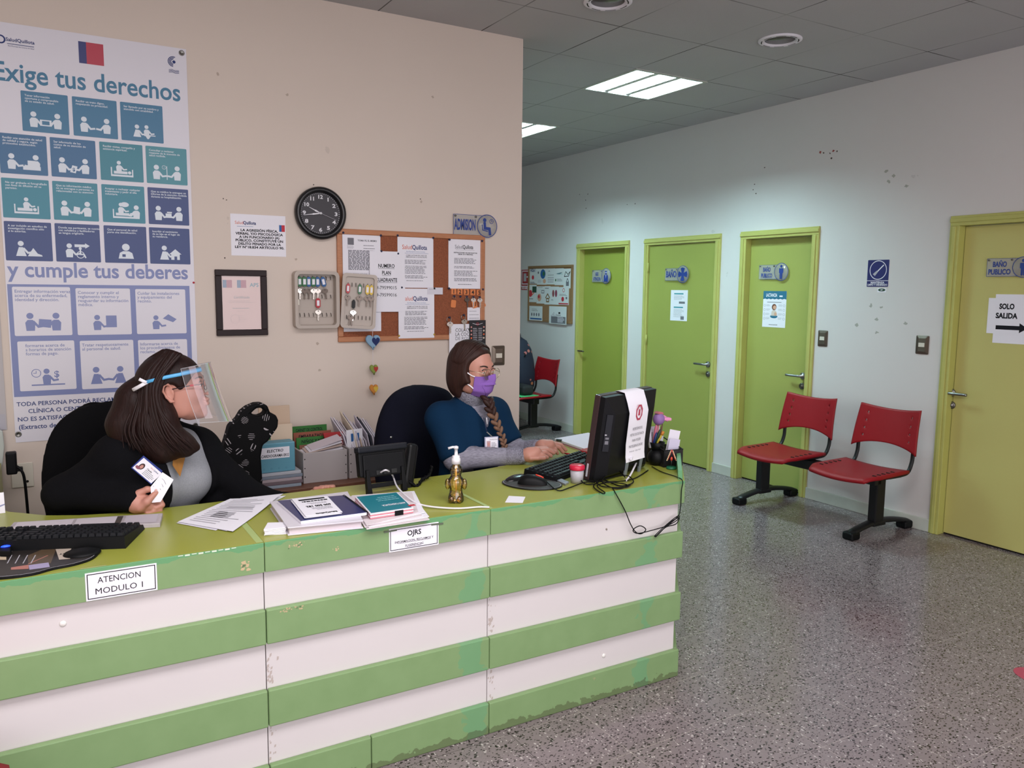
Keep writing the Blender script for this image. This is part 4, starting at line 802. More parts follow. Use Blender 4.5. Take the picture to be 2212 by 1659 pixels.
# papers on the doors and the door wall
def dsheet(name, label, cat, p0, p1, xx, draw, off=.001, m0=None, group=None):
    (a, z1), (b, z0) = Wr(*p0, xx), Wr(*p1, xx); w, h = a-b, z1-z0; m = MB(MDoor(a, z0, XR-xx+off)); m.box((0, 0, 0), (w, h, .0008), m0 or M_PAPER); m.n = .0013; draw(m, w, h); return tag(m.build(name), label, cat, group)
def d_(m, w, h):
    m.rect(w*.2, h*.86, w*.75, h*.90, M_TEAL); m.scrib(w*.2, h*.82, w*.85, 5, h*.03, h*.012, M_LGREY, .3); m.rect(w*.5, h*.56, w*.85, h*.63, M_GREY); m.rect(w*.2, h*.42, w*.75, h*.46, M_TEAL); m.scrib(w*.2, h*.38, w*.85, 8, h*.035, h*.012, M_LGREY, .3); m.rect(w*.62, h*.04, w*.82, h*.15, M_GREY)
dsheet('door_notice', 'white printed notice with teal headings on the middle lime door', 'notice', (1450, 626.5), (1484, 694), DXL[2], d_)
def d_(m, w, h):
    m.rect(0, h*.80, w, h, mat('poster_teal', '2c6f8c', .5)); m.text('LACTANCIA', w*.36, h*.845, .036, M_PAPER, bold=.03, width=w*.48); m.poly(rrect(w*.70, h*.84, w*.84, h*.88, .004), M_PAPER)
    m.poly([(0, h*.8)]+[(w*i/12, h*(.77+.02*(i % 2))) for i in range(13)]+[(w, h*.8)], mat('poster_teal', '2c6f8c', .5)); m.rect(w*.18, h*.685, w*.8, h*.70, M_GREY)
    for i in range(4):
        for u in (.08, .92): m.ring(w*u, h*(.60-.12*i), w*.045, w*.012, M_LGREY, 14)
        m.scrib(w*.15, h*(.63-.12*i), w*.33, 3, h*.02, h*.008, M_LGREY, .3, seed=i); m.scrib(w*.68, h*(.63-.12*i), w*.86, 3, h*.02, h*.008, M_LGREY, .3, seed=i+5)
    m.disc(w*.5, h*.30, w*.16, mat('poster_teal', '2c6f8c', .5), 20, h*.05); m.poly([(w*.38, h*.32), (w*.40, h*.44), (w*.5, h*.5), (w*.6, h*.44), (w*.64, h*.32)], mat('poster_cream', 'd9c9bd', .6)); m.lay(.0003); m.disc(w*.5, h*.56, w*.10, mat('poster_brown', '6b3c2c', .6), 18, h*.085); m.lay(.0003); m.disc(w*.52, h*.55, w*.07, mat('poster_skin', 'd8a68c', .6), 18, h*.055); m.disc(w*.57, h*.37, w*.06, mat('poster_skin', 'd8a68c', .6), 14)
    m.scrib(w*.3, h*.08, w*.8, 1, .01, h*.015, M_GREY)
dsheet('lactation_poster', 'white and teal LACTANCIA poster with nursing mother on the narrow lime door', 'poster', (1650, 628.5), (1696, 708.5), DXL[3], d_)
def d_(m, w, h):
    m.poly(rrect(0, 0, w, h, .004), mat('sign_indigo', '1f1f63', .4)); m.lay(.0004); m.rect(0, h*.215, w, h*.235, M_PAPER); m.ring(w*.5, h*.62, w*.40, w*.03, M_PAPER, 36); m.line([(w*.74, h*.80), (w*.46, h*.56)], w*.045, M_PAPER); m.poly([(w*.50, h*.55), (w*.44, h*.60), (w*.26, h*.47), (w*.36, h*.40)], M_LGREY); m.text('MANTENGA', w*.5, h*.118, .019, M_PAPER, bold=.03); m.text('LIMPIO Y ORDENADO', w*.5, h*.04, .017, M_PAPER, bold=.03, width=w*.92)
dsheet('cleaning_sign', 'dark blue sign with broom circle on white wall above the red seats', 'sign', (1876, 562), (1918.5, 619.5), XR, d_)
m = MB(MDoor(*Wr(1905, 627), .001)); m.box((-.034, -.014, 0), (.034, .014, .0006), M_PAPER); m.n = .001; m.disc(0, .002, .028, mat('sticker_green', '163f2c', .5), 28, .010); m.lay(.0003); m.text('IST', 0, -.003, .013, M_PAPER, bold=.03); tag(m.build('round_sticker'), 'small dark green oval sticker just below the broom sign', 'sticker')
def d_(m, w, h):
    m.text('SOLO', w*.45, h*.70, .044, M_INK, bold=.045, width=.088); m.text('SALIDA', w*.455, h*.44, .044, M_INK, bold=.045, width=.128); m.rect(w*.22, h*.12, w*.78, h*.235, M_INK); m.poly([(w*.78, h*.04), (w*.97, h*.178), (w*.78, h*.315)], M_INK)
dsheet('exit_notice', 'white SOLO SALIDA sheet with black arrow on the yellow door', 'notice', (2137, 643.5), (2222, 724), DXL[4], d_, .0025)
dsheet('backing_paper', 'plain white sheet behind the SOLO SALIDA notice on the yellow door', 'paper', (2152, 635.5), (2240, 746), DXL[4], lambda m, w, h: None)
# hall notice board
hb = thing('hall_cork_board', (XR, 7.68, 1.19), 'cork board crowded with health leaflets in the hallway', 'notice board'); y0h, y1h, z0h, z1h = 7.215, 8.130, 1.195, 1.835; t = .028
m = MB()
for a, b in (((y0h, z0h), (y1h, z0h+t)), ((y0h, z1h-t), (y1h, z1h)), ((y0h, z0h+t), (y0h+t, z1h-t)), ((y1h-t, z0h+t), (y1h, z1h-t))): m.box((XR-.02, a[0], a[1]), (XR, b[0], b[1]), mat('hall_frame_wood', '8c6a45', .5), .003)
m.build('frame', hb); m = MB(); m.box((XR-.008, y0h+.01, z0h+.01), (XR-.002, y1h-.01, z1h-.01), mat('hall_cork', '9a7350', .9, noise=.15, nscale=120)); m.build('cork_panel', hb)
HB = 'leaflets on the hallway cork board'; MW = mat('leaflet_white', 'dfe3e4', .8)
def leaf(px0, py0, px1, py1, off, label, draw): dsheet('leaflet', label, 'leaflet', (px0, py0), (px1, py1), XR, draw, off, MW, HB)
leaf(1144.5, 581, 1161.5, 613, .010, 'leaflet headed HOLA with red virus in the hallway board top row', lambda m, w, h: (m.text('HOLA !', w*.5, h*.8, .05, M_NAVY, bold=.04, width=w*.6), m.disc(w*.5, h*.42, w*.14, M_RED), m.scrib(w*.15, h*.12, w*.85, 2, h*.06, h*.03, M_INK)))
leaf(1162, 580.5, 1182.5, 615, .011, 'leaflet with a blue and green globe in the hallway board top row', lambda m, w, h: (m.disc(w*.62, h*.66, w*.26, M_BLUE), m.lay(.0003), m.disc(w*.70, h*.68, w*.12, TC['green']), m.disc(w*.78, h*.22, w*.15, mat('poster_skin', 'd8a68c', .6), 12, h*.14), m.scrib(w*.1, h*.3, w*.5, 4, h*.05, h*.02, M_LGREY), m.disc(w*.15, h*.75, w*.07, M_GREY)))
leaf(1183, 580, 1200, 614.5, .010, 'pale leaflet with small face drawings in the hallway board top row', lambda m, w, h: (m.scrib(w*.15, h*.6, w*.9, 1, .02, h*.03, M_GREY, .05), m.scrib(w*.15, h*.45, w*.9, 3, h*.13, h*.07, M_LGREY, .05), m.line([(w*.2, h*.8), (w*.3, h*.85), (w*.4, h*.8)], .006, M_GREY)))
leaf(1200.5, 580, 1219, 616, .011, 'leaflet with small grey plane drawing in the hallway board top row', lambda m, w, h: (m.poly([(w*.1, h*.68), (w*.9, h*.78), (w*.6, h*.66)], M_GREY), m.scrib(w*.3, h*.72, w*.95, 2, h*.05, h*.02, M_TEAL), m.scrib(w*.25, h*.38, w*.9, 3, h*.06, h*.025, M_GREY), m.disc(w*.12, h*.3, w*.07, TC['green'], 10, h*.08)))
leaf(1219.5, 580.5, 1234.5, 623, .010, 'leaflet with black outline drawings at the hallway board top corner', lambda m, w, h: (m.line([(w*.1, h*.6), (w*.3, h*.85), (w*.6, h*.7), (w*.9, h*.85), (w*.7, h*.62), (w*.1, h*.6)], .008, M_INK), m.rect(w*.35, h*.12, w*.75, h*.34, M_GREY), m.line([(w*.4, h*.34), (w*.55, h*.5), (w*.7, h*.34)], .008, M_INK)))
leaf(1141.5, 615, 1160.5, 653, .012, 'leaflet with red virus and dark green square in the hallway board middle row', lambda m, w, h: (m.rect(w*.55, h*.55, w*1.0, h*.9, mat('leaf_green', '1d4a3a', .6)), m.disc(w*.35, h*.5, w*.2, M_RED), m.line([(w*.5, h*.4), (w*.75, h*.55)], .012, M_ORANGE), m.scrib(w*.15, h*.2, w*.8, 1, .02, h*.03, M_INK)))
leaf(1161, 618.5, 1178, 656, .010, 'leaflet with a hand washing drawing in the hallway board middle row', lambda m, w, h: (m.disc(w*.35, h*.35, w*.25, mat('poster_skin', 'd8a68c', .6)), m.lay(.0003), m.disc(w*.3, h*.4, w*.12, M_RED), m.frame(w*.6, h*.6, w*.95, h*.78, .008, M_GREY), m.scrib(w*.2, h*.95, w*.9, 1, .02, h*.02, M_GREY)))
leaf(1178.5, 618, 1190.5, 658, .012, 'leaflet with a small house drawing in the hallway board middle row', lambda m, w, h: (m.frame(w*.3, h*.12, w*.8, h*.36, .014, mat('leaf_brown', '7d5c2f', .6)), m.line([(w*.2, h*.36), (w*.55, h*.58), (w*.9, h*.36)], .014, mat('leaf_brown', '7d5c2f', .6)), m.scrib(w*.1, h*.9, w*.9, 1, .02, h*.03, M_INK)))
leaf(1190.8, 619, 1208.5, 658.5, .010, 'leaflet with a pair of lungs in the hallway board middle row', lambda m, w, h: (m.disc(w*.35, h*.62, w*.13, mat('lung_a', '8e4a4e', .6), 14, h*.2), m.disc(w*.68, h*.62, w*.13, mat('lung_b', '8f3f58', .6), 14, h*.2), m.scrib(w*.1, h*.3, w*.4, 2, h*.05, h*.02, M_GREY)))
leaf(1208.8, 620, 1230.5, 659, .012, 'leaflet with red prohibition ring and virus at the hallway board middle row end', lambda m, w, h: (m.ring(w*.5, h*.82, w*.11, w*.03, M_RED), m.scrib(w*.1, h*.6, w*.9, 2, h*.06, h*.025, M_GREY), m.disc(w*.42, h*.32, w*.13, M_RED), m.rect(w*.7, h*.32, w*.85, h*.45, M_GREY), m.rect(w*.02, h*.03, w*.95, h*.10, M_RED)))
leaf(1147, 660.5, 1175, 693.5, .022, 'leaflet with blue footer hung low on the hallway board, nearer the fire hose sign', lambda m, w, h: (m.scrib(w*.2, h*.8, w*.7, 2, h*.1, h*.03, M_GREY), [m.disc(w*(.2+.18*i), h*.42, w*.05, M_GREY, 12, h*.12) for i in range(4)], m.rect(w*.08, h*.08, w*.95, h*.18, M_BLUE)))
leaf(1190, 661, 1227, 701.5, .022, 'grey photo leaflet hung low on the hallway board, nearer the lime door', lambda m, w, h: (m.rect(w*.12, h*.04, w*.95, h*.42, M_GREY), m.lay(.0003), m.scrib(w*.5, h*.38, w*.92, 5, h*.06, h*.03, M_PAPER), [m.rect(w*(.12+.07*i), h*.42, w*(.16+.07*i), h*(.5+.08*(i % 3)), M_LGREY) for i in range(5)], m.rect(w*.55, h*.58, w*.65, h*.68, M_INK), m.scrib(w*.45, h*.52, w*.75, 1, .02, h*.03, M_INK)))
def d_(m, w, h):
    m.rect(.0, h*.20, w, h*.98, mat('fire_red', 'a52a2c', .5)); m.lay(.0003); m.frame(.012, h*.27, w-.012, h*.93, .010, M_PAPER); m.rect(w*.28, h*.42, w*.62, h*.8, M_LGREY); m.rect(w*.66, h*.6, w*.84, h*.66, M_PAPER); m.rect(0, 0, w, h*.16, mat('fire_red', 'a52a2c', .5)); m.lay(.0003); m.text('RED HÚMEDA', w*.5, h*.045, .036, M_PAPER, bold=.03, width=w*.8)
dsheet('fire_hose_sign', 'red fire hose RED HUMEDA sign at the hallway board edge', 'sign', (1127, 582), (1143.5, 626.5), XR, d_)
# ------------------------------------------------------------------ waiting benches
M_REDP = mat('red_plastic', '8e101a', .5, spec=.3); M_BLKM = mat('black_enamel', '141416', .45, spec=.3); M_BLKP = mat('black_plastic', '0b0c0e', .5, spec=.18)
def bench(name, label, seats, peds, ends, x0=0.0):
    b = thing(name, (4.66+x0, sum(seats)/len(seats), 0), label, 'bench', 'red plastic beam benches along the door wall')
    m = MB(); m.box((4.565+x0, ends[0], .335), (4.635+x0, ends[1], .405), M_BLKM, .006); m.build('beam', b)
    for y in peds:
        m = MB(); m.box((4.595+x0, y-.030, .07), (4.685+x0, y+.030, .40), M_BLKM, .008); m.box((4.580+x0, y-.036, .062), (4.700+x0, y+.036, .088), M_BLKM, .006); m.build('pedestal', b)
        m = MB(); pts = [(4.38+.62*t+x0, y, .034+.050*math.sin(math.pi*t)**.8) for t in np.linspace(0, 1, 15)]; m.tube(pts, [(.017, .034)]*15, M_BLKM, 10, flat=(0, 0, 1)); m.build('foot', b)
        for xx in (4.405, 4.955): m = MB(); m.box((xx-.045+x0, y-.040, .0), (xx+.040+x0, y+.040, .052), M_BLKP, .014, 3); m.build('foot_pad', b)
    for y in seats:
        # seat shell
        m = MB(); NU, NV = 14, 12; top = []
        for j in range(NV+1):
            v = j/NV; xx = 4.295+.405*v; hw = .205+.035*min(1, v/.22) - .012*max(0, v-.5)
            for i in range(NU+1):
                u = i/NU*2-1; z = .437+.010*math.exp(-((u)**2)*1.0)*-1 + .012*v - (.016*max(0, 1-v/.12)) + .006*u*u; top.append((xx+x0-(.014*(1-u*u) if j == 0 else 0), y+u*hw, z))
        n = len(top); vs = top+[(p[0], p[1], p[2]-.020) for p in top]; fs = []
        for j in range(NV):
            for i in range(NU): a = j*(NU+1)+i; fs += [(a, a+NU+1, a+NU+2, a+1), (n+a, n+a+1, n+a+NU+2, n+a+NU+1)]
        rim = [i for i in range(NU+1)]+[j*(NU+1)+NU for j in range(1, NV+1)]+[NV*(NU+1)+i for i in range(NU-1, -1, -1)]+[j*(NU+1) for j in range(NV-1, 0, -1)]
        for a, c in zip(rim, rim[1:]+rim[:1]): fs.append((a, c, n+c, n+a))
        m.add(vs, fs, M_REDP, True); m.n = 0
        for k in range(5):
            for sy in (-1, 1): m.box((4.40+.045*k+x0, y+sy*.196-.012, .437), (4.408+.045*k+x0, y+sy*.196+.012, .4432+.0014*k), M_DARK)
        m.build('seat', b)
        # backrest, curved, with slots
        m = MB(); NU, NV = 40, 20; g = []
        for j in range(NV+1):
            v = j/NV
            for i in range(NU+1):
                u = i/NU*2-1; hw = .235-.020*v; arch = .050*(1-u*u)**.8*(1-v); dip = -.020*(1-u*u)*v
                z = .535+.290*v+arch*(1-v)+dip; xx = 4.745+.058*v+.030*(1-u*u)-.006*math.sin(v*3.1); g.append((xx+x0, y+u*hw, z))
        n = len(g); vs = g+[(p[0]+.013, p[1], p[2]) for p in g]; fs = []; hole = {(5, j) for j in (4, 8, 12, 16)} | {(34, j) for j in (4, 8, 12, 16)}
        for j in range(NV):
            for i in range(NU):
                if (i, j) in hole:
                    a = j*(NU+1)+i
                    for p, q in ((a, a+1), (a+1, a+NU+2), (a+NU+2, a+NU+1), (a+NU+1, a)): fs.append((q, p, n+p, n+q))
                    continue
                a = j*(NU+1)+i; fs += [(a, a+NU+1, a+NU+2, a+1), (n+a, n+a+1, n+a+NU+2, n+a+NU+1)]
        rim = [i for i in range(NU+1)]+[j*(NU+1)+NU for j in range(1, NV+1)]+[NV*(NU+1)+i for i in range(NU-1, -1, -1)]+[j*(NU+1) for j in range(NV-1, 0, -1)]
        for a, c in zip(rim, rim[1:]+rim[:1]): fs.append((a, c, n+c, n+a))
        m.add(vs, fs, M_REDP, True); m.build('backrest', b)
        for sy in (-1, 1):
            m = MB(); yy = y+sy*.200; m.tube(cr([(4.50+x0, yy, .415), (4.66+x0, yy, .415), (4.735+x0, yy, .43), (4.770+x0, yy, .49), (4.778+x0, yy, .56), (4.790+x0, yy, .66)], 5), [(.010, .014)]*26, M_BLKM, 8, flat=(0, 0, 1)); m.build('upright', b)
        m = MB(); m.box((4.54+x0, y-.21, .405), (4.66+x0, y+.21, .420), M_BLKM, .004); m.build('seat_bracket', b)
bench('beam_bench', 'two seat red plastic bench on a black beam between the lime and yellow doors', (3.885, 3.255), (4.150, 3.195), (3.165, 4.18))
bench('beam_bench', 'red plastic bench in the hallway beside the farthest lime door, partly behind the wall', (7.345, 7.985), (7.39, 8.30), (7.25, 8.40), -.03)
fb = copy_tree([o for o in bpy.data.objects if o.name == 'beam_bench'][0]); fb.location = (-.483, 1.640, 0); fb.rotation_euler = (0, 0, math.pi); fb['label'] = 'red plastic seat corner at the picture border in front of the counter'
# backpack, pouch and folder on the far bench
M_FLORAL = mat('floral_navy_fabric', '1d2234', .85); nt, bb = nodes(M_FLORAL); tc = nt.nodes.new('ShaderNodeTexCoord'); vo = nt.nodes.new('ShaderNodeTexVoronoi'); vo.inputs['Scale'].default_value = 17; nt.links.new(tc.outputs['Object'], vo.inputs['Vector']); q = nt.nodes.new('ShaderNodeSeparateXYZ'); nt.links.new(vo.outputs['Color'], q.inputs[0])
f = mth(nt, 'MULTIPLY', mth(nt, 'LESS_THAN', vo.outputs['Distance'], .30), mth(nt, 'GREATER_THAN', q.outputs[0], .45)); nt.links.new(mixc(nt, f, hexc('1a2033'), mixc(nt, q.outputs[1], hexc('b05a78'), hexc('c07a50'))), bb.inputs['Base Color'])
bp = thing('backpack', (4.53, 7.62, .455), 'dark navy floral backpack standing on the hallway bench', 'backpack', rz=0)
m = MB(); k = 9; prof = [(.0, .20, .13), (.06, .235, .15), (.2, .240, .155), (.34, .225, .14), (.46, .19, .12), (.55, .12, .085), (.585, .05, .04)]
vs = []; fs = []; n = 20
for z, a, c in prof: vs += [(4.53+c*math.copysign(abs(math.cos(t))**.7, math.cos(t)), 7.605+a*math.copysign(abs(math.sin(t))**.7, math.sin(t)), .455+z) for t in np.linspace(0, 2*math.pi, n+1)[:-1]]
for i in range(len(prof)-1):
    for j in range(n): fs.append((i*n+j, i*n+(j+1) % n, (i+1)*n+(j+1) % n, (i+1)*n+j))
fs += [tuple(range(n))[::-1], tuple((len(prof)-1)*n+j for j in range(n))]; m.add(vs, fs, M_FLORAL, True); m.build('pack_body', bp)
m = MB(); m.tube(cr([(4.53, 7.56, 1.02), (4.52, 7.56, 1.075), (4.53, 7.62, 1.085), (4.54, 7.66, 1.03)], 5), .022, M_FLORAL, 10); m.build('carry_handle', bp)
m = MB(); m.tube([(4.50+.0, 7.40+.02*math.cos(t), .86+.02*math.sin(t)) for t in np.linspace(0, 6.28, 13)[:-1]], .005, M_BLKP, 6, True); m.build('patch', bp)
po = MB(Matrix.Translation((4.42, 7.30, .452))); po.box((-.07, -.135, .0), (.07, .17, .105), mat('pouch_black', '18191c', .7), .035, 4); tag(po.build('pouch'), 'soft black pouch on the hallway bench seat in front of the backpack', 'pouch')
fo = MB(); fo.box((4.30, 7.13, .4415), (4.52, 7.50, .4505), mat('folder_green', '4fc07a', .5), .002); tag(fo.build('document_folder'), 'bright green folder under the black pouch on the hallway bench', 'folder')

# ------------------------------------------------------------------ signs taped to the counter front
def fsign(p0, p1, label, draw, rot):
    (a, z1), (b, z0) = B(*p0, YD), B(*p1, YD); w, h = b-a, .077; m = MB(MFront(a, z1-h, .0006)); m.box((0, 0, 0), (w, h, .0008), M_PAPER); m.n = .0012; m.frame(.004, .004, w-.004, h-.004, .0022, M_INK); draw(m, w, h); return tag(m.build('counter_sign'), label, 'sign')
fsign((183, 1239), (338, 1219), 'white ATENCION MODULO 1 sign on the counter front, below the mouse pad', lambda m, w, h: (m.text('ATENCION', w*.47, h*.59, .0235, M_INK, width=w*.60), m.text('MODULO 1', w*.47, h*.20, .0235, M_INK, width=w*.66)), 0)
fsign((840, 1143), (947, 1128), 'white OJRS information and complaints sign taped to the counter front', lambda m, w, h: (m.text('OJRS', w*.50, h*.60, .024, M_INK, bold=.02, width=w*.28), m.text('INFORMACION, RECLAMOS Y\nSUGERENCIAS', w*.5, h*.34, .0102, M_INK, bold=.01, ls=1.5), m.rect(w*.17, h*.315, w*.83, h*.325, M_INK), m.rect(w*.35, h*.115, w*.65, h*.125, M_INK)), 0)
m = MB(MFront(0, 0, .0025)); M_TAPE = mat('old_tape', '5c6654', .4)
for px, py, w_, h_, r in ((843, 1147, .022, .003, .05), (944, 1131, .022, .003, -.1)): u, v = B(px, py, YD); m.poly([(u-w_, v-h_), (u+w_, v-h_+r*.02), (u+w_, v+h_*.4), (u-w_, v+h_)], M_TAPE)
tag(m.build('tape_strip'), 'dull strips of tape holding the OJRS sign', 'tape')

# ------------------------------------------------------------------ things on the counter
CT = TOP+.0006
def slab(pts, z0, z1, m_, name=None, label=None, cat=None, group=None, bev=0.0):
    m = MB(); m.prism(pts, z0, z1, m_, bev); 
    return tag(m.build(name), label, cat, group) if name else m
def quad(*ps, z=TOP): return [T(*p, z) for p in ps]
def keyboard(name, org, ang, L, D, label, cat='keyboard', thick=.022, back=.034):
    """org = corner, L along local x, D along local y; the far row (y=D) is the raised one"""
    k = thing(name, (org[0], org[1], CT), label, cat, rz=ang); Mk = Matrix.Translation((org[0], org[1], CT)) @ Matrix.Rotation(ang, 4, 'Z')
    m = MB(Mk); vs = [(0, 0, 0), (L, 0, 0), (L, D, 0), (0, D, 0), (.004, .004, thick*.7), (L-.004, .004, thick*.7), (L-.004, D-.004, back), (.004, D-.004, back)]
    m.add(vs, [(3, 2, 1, 0), (0, 1, 5, 4), (1, 2, 6, 5), (2, 3, 7, 6), (3, 0, 4, 7), (4, 5, 6, 7)], M_BLKP); m.build('case', k)
    kx = []; p = .0190; x = .010
    cols = [(x+i*p, 1) for i in range(15)]; nav = [(x+15*p+.007+i*p, 1) for i in range(3)]; nump = [(x+18*p+.014+i*p, 1) for i in range(4)]
    rows = np.linspace(.016, D-.026, 6); M_KC = mat('keycap_black', '15171b', .5, spec=.25)
    m = MB(Mk)
    for r, y in enumerate(rows):
        zb = thick*.7+(back-thick*.7)*(y/D); 
        for grp in (cols, nav, nump):
            i = 0
            while i < len(grp):
                wd = 1
                if grp is cols and r == 0 and i == 3: wd = 6
                if grp is cols and r in (1, 2, 3) and i in (0, 13): wd = 2 if i == 13 else 1
                if grp is nav and r == 1 and i != 1: i += 1; continue
                if grp is nav and r == 2: i += 1; continue
                s = L/.452; x0, x1 = grp[i][0]*s, (grp[min(i+wd-1, len(grp)-1)][0]+p)*s; g = .0012; h = .0085; t = .0022
                m.add([(x0+g, y-.0085, zb), (x1-g, y-.0085, zb), (x1-g, y+.0085, zb), (x0+g, y+.0085, zb), (x0+g+t, y-.0060, zb+h), (x1-g-t, y-.0060, zb+h), (x1-g-t, y+.0062, zb+h+.001), (x0+g+t, y+.0062, zb+h+.001)], [(0, 1, 5, 4), (1, 2, 6, 5), (2, 3, 7, 6), (3, 0, 4, 7), (4, 5, 6, 7)], M_KC); i += wd
    m.build('keys', k); return k
# seen from behind: its raised row faces the camera
p_fr, p_br = Vector(T(270, 1187)), Vector(T(313, 1143)); ang = math.atan2((p_br-p_fr).y, (p_br-p_fr).x)-math.pi/2
keyboard('keyboard', (p_br.x, p_br.y), ang+math.pi, .455, .190, 'black keyboard at the counter end beside the picture mouse pad')
m = MB(); a, b_, c_, d_ = quad((14, 1156), (30, 1137), (352, 1117), (346, 1139)); M_STRIP = mat('taped_grey_paper', 'b3abb0', .5, noise=.15, nscale=25)
m.prism([a, d_, c_, b_], CT, CT+.013, M_STRIP, .002); m.n = CT+.0136
def lerp2(a, b, t): return (a[0]+(b[0]-a[0])*t, a[1]+(b[1]-a[1])*t)
for t0, t1, c in ((.03, .40, 'cfc8cf'), (.42, .69, 'cdc6cd'), (.69, .73, '4a423f'), (.75, .97, 'bdb6bf')): m.poly([lerp2(lerp2(a, d_, t0), lerp2(b_, c_, t0), .1), lerp2(lerp2(a, d_, t1), lerp2(b_, c_, t1), .1), lerp2(lerp2(a, d_, t1), lerp2(b_, c_, t1), .92), lerp2(lerp2(a, d_, t0), lerp2(b_, c_, t0), .92)], mat('strip_'+c, c, .6))
tag(m.build('paper_covered_strip'), 'long flat strip covered in taped grey papers behind the counter end keyboard', 'strip')
# picture mouse pad with gel rest
mp = thing('mouse_pad', (*T(90, 1215), CT), 'wavy mouse pad with a dark photo print beside the ATENCION MODULO 1 sign', 'mouse pad'); out = [T(*p) for p in ((-60, 1256), (-20, 1254), (30, 1250), (75, 1243), (115, 1232), (160, 1223), (195, 1212), (212, 1200), (211, 1191), (199, 1186), (180, 1182), (120, 1180), (60, 1184), (20, 1195), (-20, 1214), (-60, 1226))]
out = [(p.x, p.y) for p in cr([(*p, 0) for p in out], 4, True)]; cg = (sum(p[0] for p in out)/len(out), sum(p[1] for p in out)/len(out))
m = MB(); m.prism(out, CT, CT+.005, M_BLKP, .001); m.n = CT+.0054; ins = [(cg[0]+(p[0]-cg[0])*.965, cg[1]+(p[1]-cg[1])*.94) for p in out]; m.poly(ins, M_LGREY); m.lay(.0003); ins = [(cg[0]+(p[0]-cg[0])*.955, cg[1]+(p[1]-cg[1])*.92) for p in out]; m.poly(ins, mat('pad_dark_print', '2a2624', .35)); m.lay(.0003)
m.poly([T(*p) for p in ((95, 1190), (60, 1205), (62, 1228), (110, 1222), (122, 1190))], mat('pad_green_red', '5a4a38', .35)); m.poly([T(*p) for p in ((120, 1190), (155, 1189), (148, 1200), (152, 1212), (128, 1214))], mat('pad_cream', 'c4b6a8', .35)); m.poly([T(*p) for p in ((62, 1226), (105, 1220), (108, 1230), (64, 1236))], mat('pad_lilac', 'a9a0c4', .35)); m.poly([T(*p) for p in ((24, 1231), (62, 1225), (62, 1234), (24, 1236))], mat('pad_skin', 'b7766a', .35)); m.line([T(103, 1205), T(62, 1223)], .004, mat('pad_skin', 'b7766a', .35))
for i in range(4): m.line([T(16+17*i, 1222), T(26+17*i, 1204)], .0025, M_LGREY)
m.text('IST', *T(137, 1200), .016, M_INK, bold=.03, rot=math.pi-.1); m.build('pad', mp)
m = MB(); cx_, cy_ = T(178, 1200); m.ell((cx_, cy_, CT+.006), (.048, .040, .013), M_BLKP, 24, 8); m.build('wrist_rest', mp)
m = MB(); q = quad((-40, 1206), (24, 1207), (26, 1190), (-40, 1190)); m.prism(q, CT+.006, CT+.020, M_BLKP, .003); u_ = thing('usb_hub', (*T(0, 1200), CT), 'small black device with a lit blue light at the counter end', 'device'); m.build('case', u_)
m = MB(); p_ = T(13, 1196); m.ell((p_[0], p_[1], CT+.020), (.012, .006, .004), mat('led_blue', '1030ff', .3, emit='1a3cff', estr=4.0), 14, 6); m.build('led', u_)
slab(quad((-40, 1214), (14, 1214), (14, 1208), (-40, 1206)), CT, CT+.006, mat('beige_plastic', 'cdbba0', .5), 'cream_plug', 'cream plastic tab under the small blue lit device', 'plug')
# loose printed sheets
def flat_sheet(pts, z, label, draws, curlc=None, name='printed_sheet', group='loose printed sheets on the counter'):
    P = [T(*p) for p in pts]; m = MB(); N = 8; vs = []; fs = []
    for j in range(N+1):
        for i in range(N+1):
            a = lerp2(P[0], P[1], i/N); b = lerp2(P[3], P[2], i/N); q = lerp2(a, b, j/N); zz = z
            if curlc: 
                for (ci, cj, hgt) in curlc: zz += hgt*max(0, 1-math.hypot(i/N-ci, j/N-cj)/.7)**2
            vs.append((*q, zz))
    n = len(vs); vs += [(v[0], v[1], v[2]-.0006) for v in vs]
    for j in range(N):
        for i in range(N): a = j*(N+1)+i; fs += [(a, a+1, a+N+2, a+N+1), (n+a, n+a+N+1, n+a+N+2, n+a+1)]
    m.add(vs, fs, M_PAPER, True)
    def at(u, v): 
        q = lerp2(lerp2(P[0], P[1], u), lerp2(P[3], P[2], u), v); zz = z+.0006
        for (ci, cj, hgt) in (curlc or ()): zz += hgt*max(0, 1-math.hypot(u-ci, v-cj)/.7)**2
        return (*q, zz)
    for (u0, v0, u1, v1, mt) in draws:
        for a_ in range(4):
            ua, ub = u0+(u1-u0)*a_/4, u0+(u1-u0)*(a_+1)/4; m.add([at(ua, v0), at(ub, v0), at(ub, v1), at(ua, v1)], [(0, 1, 2, 3)], mt)
    return tag(m.build(name), label, 'paper', group)
flat_sheet(((381, 1131), (466, 1147), (618, 1072), (548, 1074)), CT+.0014, 'printed sheet lowest of the loose fan beside the hand with the ID card', [])
flat_sheet(((388, 1128), (490, 1149), (612, 1068), (520, 1078)), CT+.0026, 'printed sheet middle of the loose fan beside the hand with the ID card', [])
rows_ = []
rg = random.Random(4)
for i in range(15):
    u = .10+.058*i; rows_.append((u, .10+.05*rg.random(), u+.018, .55+.35*rg.random(), M_LGREY))
rows_ += [(.28, .30, .47, .62, M_LGREY), (.60, .3, .66, .8, M_LGREY)]
flat_sheet(((384, 1130), (503, 1151), (606, 1077), (497, 1080)), CT+.0040, 'printed sheet with grey tables, topmost of the loose fan', [(v0, u0, v1, u1, m_) for (u0, v0, u1, v1, m_) in rows_], [(1, 1, .012)])
